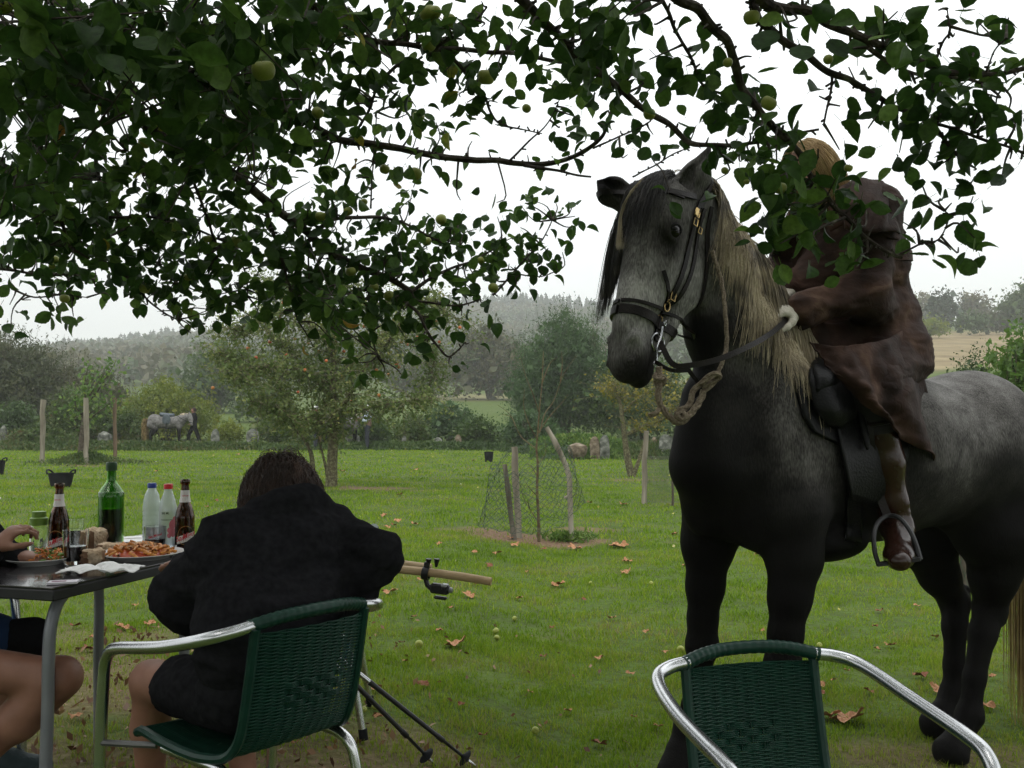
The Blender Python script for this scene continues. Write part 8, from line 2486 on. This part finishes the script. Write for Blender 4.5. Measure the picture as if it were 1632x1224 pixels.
BR = [  # (points px,py,Y ; radius px start,end)
    ([(-60, 30, 2.3), (0, 22, 2.3), (60, 20, 2.35), (110, 18, 2.4), (190, 24, 2.5)], 5, 2.5),
    ([(-40, 60, 2.4), (70, 85, 2.45), (130, 95, 2.5), (200, 107, 2.55), (300, 130, 2.65), (370, 150, 2.8), (440, 175, 2.95), (480, 190, 3.0), (544, 223, 3.1), (611, 233, 3.2), (687, 248, 3.25), (760, 254, 3.3), (811, 257, 3.3), (860, 262, 3.3), (894, 257, 3.3), (930, 240, 3.25), (960, 217, 3.2), (970, 195, 3.2), (977, 178, 3.2)], 10, 2.5),
    ([(-60, 40, 2.5), (60, 95, 2.6), (100, 123, 2.7), (160, 157, 2.85), (213, 180, 2.95), (260, 217, 3.05), (333, 253, 3.2), (377, 280, 3.3), (420, 318, 3.4), (473, 357, 3.5), (515, 392, 3.55), (560, 420, 3.6), (610, 440, 3.65), (657, 463, 3.7)], 13, 5),
    ([(657, 463, 3.7), (664, 478, 3.7), (690, 485, 3.7), (733, 487, 3.7), (765, 478, 3.7)], 2.6, 1.2),
    ([(657, 463, 3.7), (690, 440, 3.75), (722, 427, 3.8), (750, 417, 3.8), (775, 403, 3.85), (800, 392, 3.85)], 3, 1.2),
    ([(785, 470, 3.8), (793, 463, 3.8), (830, 420, 3.85), (860, 387, 3.9), (880, 350, 3.9)], 2.2, .9),
    ([(640, 470, 3.7), (665, 500, 3.65), (677, 523, 3.6), (697, 553, 3.6), (713, 570, 3.6), (728, 560, 3.6), (740, 546, 3.6)], 3.2, 1.0),
    ([(830, 437, 3.85), (860, 440, 3.85), (885, 430, 3.85)], 1.2, .8),
    ([(95, 150, 2.6), (117, 170, 2.6), (150, 190, 2.65), (173, 213, 2.7), (200, 240, 2.8), (230, 262, 2.9)], 3, 1.2),
    ([(490, 390, 3.5), (517, 360, 3.55), (550, 347, 3.6), (600, 345, 3.7), (632, 353, 3.75), (660, 363, 3.8), (700, 385, 3.9), (735, 390, 3.9)], 4, 1.5),
    ([(110, 120, 2.6), (140, 145, 2.9), (160, 307, 3.3), (180, 325, 3.35), (200, 363, 3.4), (218, 385, 3.45), (233, 407, 3.5), (255, 425, 3.6), (280, 450, 3.6)], 4, 1.5),
    ([(-60, 425, 3.6), (0, 430, 3.6), (60, 437, 3.6), (110, 436, 3.65), (150, 445, 3.7)], 3.2, 1.2),
    ([(120, 380, 3.4), (145, 395, 3.45), (167, 417, 3.5), (190, 433, 3.55), (213, 450, 3.6), (233, 477, 3.6), (258, 495, 3.6), (283, 508, 3.6)], 3.2, 1.2),
    ([(20, 460, 3.7), (57, 472, 3.7), (100, 471, 3.7), (140, 473, 3.7)], 1.8, .8),
    ([(80, 300, 3.0), (100, 363, 3.1), (113, 393, 3.2), (140, 410, 3.3)], 4, 2),
    ([(470, -20, 2.5), (500, 7, 2.55), (525, 22, 2.6), (544, 37, 2.65), (571, 57, 2.7), (611, 67, 2.75), (677, 75, 2.8), (720, 78, 2.85), (757, 80, 2.9), (800, 83, 2.9), (827, 88, 2.95), (881, 97, 3.0), (905, 100, 3.0)], 6.5, 3),
    ([(704, 77, 2.8), (731, 103, 2.85), (748, 125, 2.9), (771, 150, 2.95), (783, 178, 3.0), (797, 197, 3.05), (830, 208, 3.1), (864, 213, 3.1)], 3.8, 1),
    ([(690, 78, 2.8), (730, 55, 2.75), (757, 33, 2.7), (775, 12, 2.65)], 3, 1.5),
    ([(647, 93, 2.8), (625, 112, 2.85), (604, 133, 2.9), (595, 155, 2.95), (587, 180, 3.0), (575, 200, 3.1), (564, 220, 3.1)], 3, 2),
    ([(810, -25, 2.0), (827, 0, 2.05), (845, 15, 2.1), (861, 30, 2.15), (880, 50, 2.2), (901, 73, 2.3), (930, 98, 2.4), (957, 117, 2.5), (985, 136, 2.6), (1011, 157, 2.65), (1045, 185, 2.7), (1077, 210, 2.75), (1100, 225, 2.75), (1121, 230, 2.7), (1155, 232, 2.65), (1188, 230, 2.6), (1220, 224, 2.55), (1245, 217, 2.5), (1275, 210, 2.5), (1301, 203, 2.45)], 9, 2),
    ([(945, 235, 3.2), (975, 222, 3.1), (1005, 208, 2.9), (1037, 193, 2.75)], 1.8, 1.2),
    ([(1010, 283, 3.2), (1017, 280, 3.2), (1045, 262, 3.1), (1075, 245, 3.0), (1100, 235, 2.9)], 1.5, 1),
    ([(811, 257, 3.3), (838, 232, 3.25), (867, 203, 3.2), (882, 180, 3.2), (894, 150, 3.1)], 2, .7),
    ([(837, 262, 3.3), (860, 268, 3.25), (880, 273, 3.25), (910, 278, 3.2), (942, 283, 3.2)], 3.2, 1.6),
    ([(1060, -30, 1.95), (1088, 0, 2.0), (1115, 17, 2.05), (1140, 48, 2.1), (1155, 67, 2.1), (1170, 100, 2.15), (1181, 133, 2.2), (1196, 158, 2.2), (1215, 183, 2.2), (1235, 203, 2.25), (1255, 220, 2.25), (1272, 245, 2.3), (1288, 273, 2.3), (1312, 303, 2.3), (1335, 333, 2.35), (1352, 352, 2.35), (1371, 373, 2.4), (1398, 392, 2.4), (1425, 407, 2.4), (1440, 413, 2.4)], 9, 3),
    ([(1190, -30, 1.95), (1201, 0, 2.0), (1207, 20, 2.0), (1215, 40, 2.05), (1235, 57, 2.1), (1255, 70, 2.1), (1290, 92, 2.15), (1321, 113, 2.2), (1348, 127, 2.2), (1371, 140, 2.25), (1400, 157, 2.25), (1431, 173, 2.3), (1458, 186, 2.3), (1481, 200, 2.3), (1503, 222, 2.3), (1521, 243, 2.35), (1545, 262, 2.4)], 8.5, 2.5),
    ([(1200, -15, 1.9), (1228, 7, 1.95), (1260, 14, 2.0), (1295, 23, 2.0), (1325, 38, 2.05), (1355, 53, 2.1), (1385, 64, 2.1), (1415, 73, 2.15), (1450, 90, 2.2), (1488, 107, 2.2), (1530, 116, 2.25), (1575, 117, 2.3), (1640, 110, 2.35)], 10, 4),
    ([(1385, 75, 2.1), (1410, 95, 2.15), (1440, 110, 2.2), (1480, 122, 2.2), (1530, 125, 2.25), (1600, 140, 2.3)], 4, 2),
    ([(1050, -20, 2.1), (1057, 0, 2.1), (1070, 25, 2.15), (1082, 55, 2.2), (1090, 75, 2.2), (1105, 100, 2.25), (1121, 133, 2.3), (1150, 150, 2.3)], 4, 2),
    ([(1325, 118, 2.2), (1322, 140, 2.2), (1318, 160, 2.15), (1312, 195, 2.15)], 2.5, 1.5),
    ([(1490, 200, 2.3), (1550, 215, 2.3), (1600, 235, 2.3), (1650, 250, 2.3)], 3, 2),
    ([(1430, 410, 2.4), (1450, 400, 2.4), (1470, 385, 2.4), (1500, 378, 2.4), (1512, 350, 2.4), (1505, 338, 2.4)], 2, 1),
    ([(1485, 110, 2.2), (1500, 70, 2.15), (1515, 45, 2.1), (1512, 15, 2.1)], 2.5, 1),
    ([(1570, 117, 2.3), (1585, 85, 2.25), (1605, 60, 2.2)], 2, 1),
    ([(590, 330, 3.6), (592, 300, 3.4), (600, 180, 3.1)], 1.5, 1),
    ([(585, 440, 3.6), (588, 480, 3.6), (596, 520, 3.6), (600, 560, 3.6), (603, 575, 3.6)], 2.2, 1.2),
    ([(520, 400, 3.55), (500, 440, 3.5), (495, 480, 3.5), (480, 505, 3.5)], 3, 1.2),
    ([(420, 320, 3.4), (430, 360, 3.4), (445, 400, 3.4), (460, 450, 3.45), (470, 490, 3.5), (478, 510, 3.5)], 4, 1.5),
    ([(260, 217, 3.05), (300, 260, 3.1), (310, 300, 3.2), (330, 350, 3.3), (350, 395, 3.4), (385, 420, 3.5), (395, 470, 3.6)], 3.5, 1.2),
    ([(0, 260, 2.9), (60, 300, 3.0), (95, 340, 3.1), (150, 350, 3.2), (220, 345, 3.3), (300, 360, 3.4), (380, 395, 3.5)], 5, 1.5),
    ([(0, 150, 2.5), (60, 180, 2.6), (90, 240, 2.7), (80, 300, 2.9)], 6, 4),
]
ROWS = [
    [9,9,9,9,9,9,9,9,9,9,9,6,8,9,8,8,6,8,9,9,3,2,2,5,6,5,4,2,5,3,6,1],
    [9,9,9,9,9,9,8.5,8.5,8,8,8,8,6,8,7,4,3,5,9,8,3,4,3,3,1,1,3,6,8,6,6,5],
    [9,9,9,9,9,9,9,9,9,7,5,7,5,4,6,2,0,6,9,8,2,7,7,5,1,1,3,4,8,8,8,7],
    [8,9,3,2.5,7,8,9,9,9,8,3,5,6,5,6,5,0,3,5,3,1,6,8,6,5,2,3,2,8,9,8,7],
    [8,9,6,3,7,8,9,8,8,7,5,5,4,4,1,1,1,3,1,3,3,1,4,9,8,2.5,2,1,7,6,8,5],
    [9,9,8,8.5,8.5,8,7,7,5,5,5,6,5,1,0,0,0,0,0,0,2,0,1.5,5,9,5,4,0,3,1,2,2],
    [8,8.5,8.5,8.5,8.5,8,6,7,3,6,5,4,4,2,3,2,4,4,0,0,0,0,0,0,9,9,7.5,1,2,6,6,0],
    [8,8.5,8.5,8.5,8.5,8,7,7,7.5,8.5,7.5,6,7,6,7,6,6,3,0,0,0,0,0,0,5,5,7,1,5,6,1,0],
    [5,7,7,8,8,8,7,6,7.5,8.5,8.5,7.5,7,7,6,6,5,1,0,0,0,0,0,0,0,0,4,0,0,0,0,0],
    [2,4,2,1,4,6,7,5,6,8,9,8,7,5,4,2,0,0,0,0,0,0,0,0,0,0,0,0,0,0,0,0],
    [1,0,0,0,0,1.5,.6,0,0,1.5,3,3,4,.5,.5,0,0,0,0,0,0,0,0,0,0,0,0,0,0,0,0,0],
    [0,0,0,0,0,0,0,0,0,0,0,4,.8,.3,1,0,0,0,0,0,0,0,0,0,0,0,0,0,0,0,0,0]]

def leaf_template(seed, simple=False):
    """cupped serrated leaf along +x, length 1; returns verts, quads"""
    rr = random.Random(seed)
    nx = 11
    wd = [.04, .19, .29, .35, .38, .385, .37, .33, .26, .15, .02]
    curl = rr.uniform(-.5, .9); cup = rr.uniform(.1, .6); tw = rr.uniform(-.4, .4)
    vs = []; fs = []
    for i in range(nx):
        t = i / (nx - 1); w = wd[i]
        x = t; z0 = -curl * (t - .3) ** 2 * .8
        for j, s in enumerate((-1, -.5, 0, .5, 1)):
            ser = 1 + (.035 * (-1) ** i if abs(s) == 1 else 0) + rr.uniform(-.03, .03)
            y = s * w * ser * (1 - .18 * cup * abs(s)); z = z0 + cup * abs(s) ** 1.6 * w * .9 + tw * s * w * t + rr.uniform(-.012, .012)
            vs.append((x - abs(s) * .03, y, z))
    for i in range(nx - 1):
        for j in range(4): fs.append((i * 5 + j, (i + 1) * 5 + j, (i + 1) * 5 + j + 1, i * 5 + j + 1))
    o = len(vs); vs += [(-.42, -.011, .02), (-.42, .011, .02), (.02, .011, 0), (.02, -.011, 0)]; fs.append((o, o + 1, o + 2, o + 3))
    v = np.array(vs); v[:, 0] += .42
    return v, np.array(fs)
TPL = [leaf_template(s) for s in range(8)]

def leaf_frames(n, down=.42):
    a = rng.normal(size=(n, 3)) * .75 + np.array([0, 0, -down]); a /= np.linalg.norm(a, axis=1, keepdims=True)
    t = rng.normal(size=(n, 3)) * .8 + np.array([0, -.2, .9]); t -= a * (t * a).sum(1, keepdims=True); t /= np.linalg.norm(t, axis=1, keepdims=True) + 1e-9
    return a, np.cross(t, a), t

def overhead_tree():
    base = (-1.75, -1.35, gz(-1.75, -1.35))
    e = empty("apple_tree", base, "large apple tree whose leafy boughs with green apples hang over the picnic table and rider", "tree")
    wood = MB(); samples = []
    for pts, r0, r1 in BR:
        q = smooth_path(pts, 5); n = len(q); W = []
        rad = []
        for k, (x, y, Y) in enumerate(q):
            t = k / (n - 1); p = P(x, y, Y) + Vector((mnoise.noise(Vector((x * .02, y * .02, Y))), 0, mnoise.noise(Vector((x * .02, y * .02, Y + 9))))) * .010
            W.append(p); rad.append((r0 + (r1 - r0) * t ** .8) * Y / FPX * (1 + .16 * mnoise.noise(Vector((x * .05, y * .05, 3)))))
            samples.append((x, y, Y, tuple(p)))
        wood.tube(W, rad, 8)
        for k in range(2, n - 1):                        # spurs and knots
            if rnd.random() < .5:
                d = Vector((rnd.gauss(0, 1), rnd.gauss(0, .6), rnd.gauss(0, 1))).normalized(); L = rnd.uniform(.004, .014)
                wood.tube([W[k], W[k] + d * (rad[k] + L)], [max(.003, rad[k] * .5), .0028], 5)
    # limbs out of the frame joining the boughs to the trunk
    top = Vector((-1.72, -1.2, 1.75))
    wood.tube(smooth_path([(-1.75, -1.35, base[2] - .1), (-1.80, -1.33, .6), (-1.70, -1.28, 1.2), tuple(top)], 4), [.20, .17, .16, .15, .15, .15, .14, .14, .14, .14, .14, .14, .13], 12)
    for px, py, Y, r in ((-60, 40, 2.5, .032), (-40, 60, 2.4, .022), (-60, 30, 2.3, .014), (470, -20, 2.5, .014), (810, -25, 2.0, .016), (1060, -30, 1.95, .016), (1190, -30, 1.95, .014), (1200, -15, 1.9, .016), (1050, -20, 2.1, .008), (-60, 425, 3.6, .01)):
        t = P(px, py, Y); m = top.lerp(t, .5) + Vector((0, 0, .30 if py < 200 else .05)); 
        if py > 200: m = Vector((-2.9, 1.4, 1.9))
        wood.tube(smooth_path([tuple(top), tuple(m), tuple(t)], 7), [.07 + (r - .07) * (k / 14) ** .7 for k in range(15)], 8)
    for (x, y, z) in ((-3.6, -.5, 3.0), (-3.0, -3.2, 3.1), (.6, -2.6, 3.2), (-.8, -3.8, 3.2), (1.6, -.2, 3.3), (-1.5, .6, 3.4)):
        wood.tube(smooth_path([tuple(top), tuple(top.lerp(Vector((x, y, z)), .5) + Vector((0, 0, .3))), (x, y, z)], 5), [.06 - .005 * k for k in range(11)], 7)
    S_ = np.array([(a, b_, c) for a, b_, c, _ in samples]); SW = np.array([d for *_, d in samples])
    # leaf clusters
    cen = []; scl = []
    for r, row in enumerate(ROWS):
        for c, cov in enumerate(row):
            cov = (min(cov, 9.3) if cov < 9 else 9.5) / 10
            if cov <= 0: continue
            x0, y0 = c * 51, r * 51
            d2 = (S_[:, 0] - x0 - 25) ** 2 + (S_[:, 1] - y0 - 25) ** 2
            Yc = float(np.mean(S_[np.argsort(d2)[:5], 2]))
            la = .00085 * (FPX / Yc) ** 2
            want = -math.log(1 - min(cov, .985)) * 2600 / la * (1.12 if r < 4 or c > 19 else 1.35)
            k = int(want) + (rnd.random() < want % 1)
            m = 0
            while m < k:
                g = min(rnd.randint(3, 6), k - m)
                cx, cy = x0 + rnd.random() * 51, y0 + rnd.random() * 51
                j = int(np.argmin((S_[:, 0] - cx) ** 2 + (S_[:, 1] - cy) ** 2))
                Yk = S_[j, 2] + rnd.gauss(0, .10) + (rnd.uniform(-.9, .3) if (cov > .85 and c < 12) else 0)
                Yk = max(1.6, Yk)
                p = np.array(P(cx, cy, Yk)); b0 = SW[j]
                L = np.linalg.norm(p - b0)
                if L > .02:
                    mid = (p + b0) / 2 + rng.normal(size=3) * L * .12
                    wood.tube(smooth_path([tuple(b0), tuple(mid), tuple(p)], 3), [.0042, .0036, .003, .0026, .0022, .002, .0016], 4, cap=False)
                for q in range(g):
                    cen.append(p + rng.normal(size=3) * .022); scl.append(rnd.uniform(.038, .066) * (1.12 if Yk < 2.0 else 1))
                m += g
    n_in = len(cen)
    cen = np.array(cen); scl = np.array(scl)
    # keep single leaves out of the open sky holes next to a cluster: none needed, clusters are small
    a, b_, t = leaf_frames(len(cen))
    rn = rng.random(len(cen))
    pr = np.array([proj(c) for c in cen])
    size_px = scl / np.maximum(cen[:, 1], .1)
    vis = (pr[:, 0] > 0) & (pr[:, 0] < 1632) & (pr[:, 1] > 0) & (pr[:, 1] < 1224)
    order = np.argsort(-(size_px * vis))[:300]
    single = np.zeros(len(cen), bool); single[order] = True
    o0 = Vector(base)
    lm = []
    for v, f in TPL:
        me = mesh_np("leaf", v, f, 4, smooth=True); me.materials.append(M_APPLELEAF_ONE); lm.append(me)
    for i in order:
        o = bpy.data.objects.new("leaf", lm[i % 8]); COL.objects.link(o); o.parent = e
        Mx = Matrix((a[i], b_[i], t[i])).transposed().to_4x4(); Mx = Matrix.Translation(Vector(cen[i]) - o0) @ Mx @ Matrix.Diagonal((scl[i], scl[i], scl[i], 1))
        o.matrix_local = Mx
    V_, F_, A_ = [], [], []; off = 0
    for k in range(8):
        idx = np.where(~single & (np.arange(len(cen)) % 8 == k))[0]
        v, f = TPL[k]
        vv = cen[idx][:, None, :] + scl[idx][:, None, None] * (v[None, :, 0, None] * a[idx][:, None, :] + v[None, :, 1, None] * b_[idx][:, None, :] + v[None, :, 2, None] * t[idx][:, None, :])
        ff = f[None] + (np.arange(len(idx)) * len(v))[:, None, None] + off
        V_.append(vv.reshape(-1, 3)); F_.append(ff.reshape(-1, 4)); A_.append(np.repeat(rn[idx], len(v))); off += len(idx) * len(v)
    me = mesh_np("foliage", np.concatenate(V_), np.concatenate(F_), 4, smooth=True, attrs={"rnd": np.concatenate(A_)})
    tag(link_mesh("foliage", me, M_APPLELEAF, e), kind="stuff")
    # the rest of the crown, above and behind the camera
    N = 46000
    x = rng.uniform(-5.2, 4.2, N); y = rng.uniform(-5.0, 4.4, N); z = 2.25 + 1.9 * rng.random(N) ** .8
    z += .12 * (x * .4) ** 2 * 0
    cl = np.sin(x * 3.1 + 1.5 * np.sin(y * 2.3)) * np.sin(y * 2.9 + z * 2 + 1.3 * np.sin(x * 2.1))
    ok = (((x + .6) / 4.8) ** 2 + ((y + .3) / 4.8) ** 2 < 1) & (cl > -.55)
    C = np.stack([x, y, z], 1)[ok]
    f_ = C[:, 1] * math.cos(PITCH) + (C[:, 2] - CAMH) * math.sin(PITCH); up_ = -C[:, 1] * math.sin(PITCH) + (C[:, 2] - CAMH) * math.cos(PITCH)
    py = 612 - FPX * up_ / np.maximum(f_, .02)
    keep = (f_ < .05) | (py < -45)
    keep &= ~((C[:, 0] > 1.3) & (C[:, 1] > 2.6))
    C = C[keep]
    v, f, r_ = leaf_quads(C, .105, .62, (0, 0, -.5), 1.)
    tag(link_mesh("upper_foliage", mesh_np("upper_foliage", v, f, 4, attrs={"rnd": r_ * .9}), M_APPLELEAF, e), kind="stuff")
    wood.build("trunk", M_BRANCH, e)
    # apples
    spots = [(420, 113, 38), (12, 63, 30), (6, 8, 30), (683, 22, 30), (683, 72, 24), (775, 123, 29), (693, 20, 22), (230, 228, 20), (511, 345, 18), (401, 267, 14), (431, 403, 20), (559, 433, 17), (596, 458, 16), (786, 459, 17), (662, 277, 22), (613, 270, 17), (667, 186, 20), (839, 173, 15), (376, 386, 20), (331, 381, 14), (49, 413, 14), (230, 460, 18), (88, 414, 13), (101, 422, 12), (83, 424, 11), (1198, 28, 27), (1225, 165, 26), (703, 350, 18), (1035, 182, 20), (68, 357, 12), (276, 362, 16), (1155, 272, 12), (506, 180, 20), (540, 308, 14), (555, 337, 16), (580, 322, 12), (620, 472, 18), (680, 385, 16), (766, 415, 12), (103, 476, 16), (542, 58, 18), (1320, 95, 16), (1160, 100, 16), (224, 402, 12), (300, 442, 14), (155, 65, 14), (716, 32, 22), (1243, 300, 22), (1190, 290, 10), (1352, 268, 14)]
    for x_, y_, w in spots:
        d2 = (S_[:, 0] - x_) ** 2 + (S_[:, 1] - y_) ** 2; j = int(np.argmin(d2))
        Y = S_[j, 2] - .06 if w < 34 else 2.1
        s = w * Y / FPX / 2
        o = bpy.data.objects.new("apple", APPLE); COL.objects.link(o); o.parent = e
        o.location = P(x_, y_, Y) - o0; o.scale = (s, s, s); o.rotation_euler = (rnd.uniform(-.5, .5), rnd.uniform(-.5, .5), rnd.uniform(0, 6))
    return n_in
print("leaves", overhead_tree())
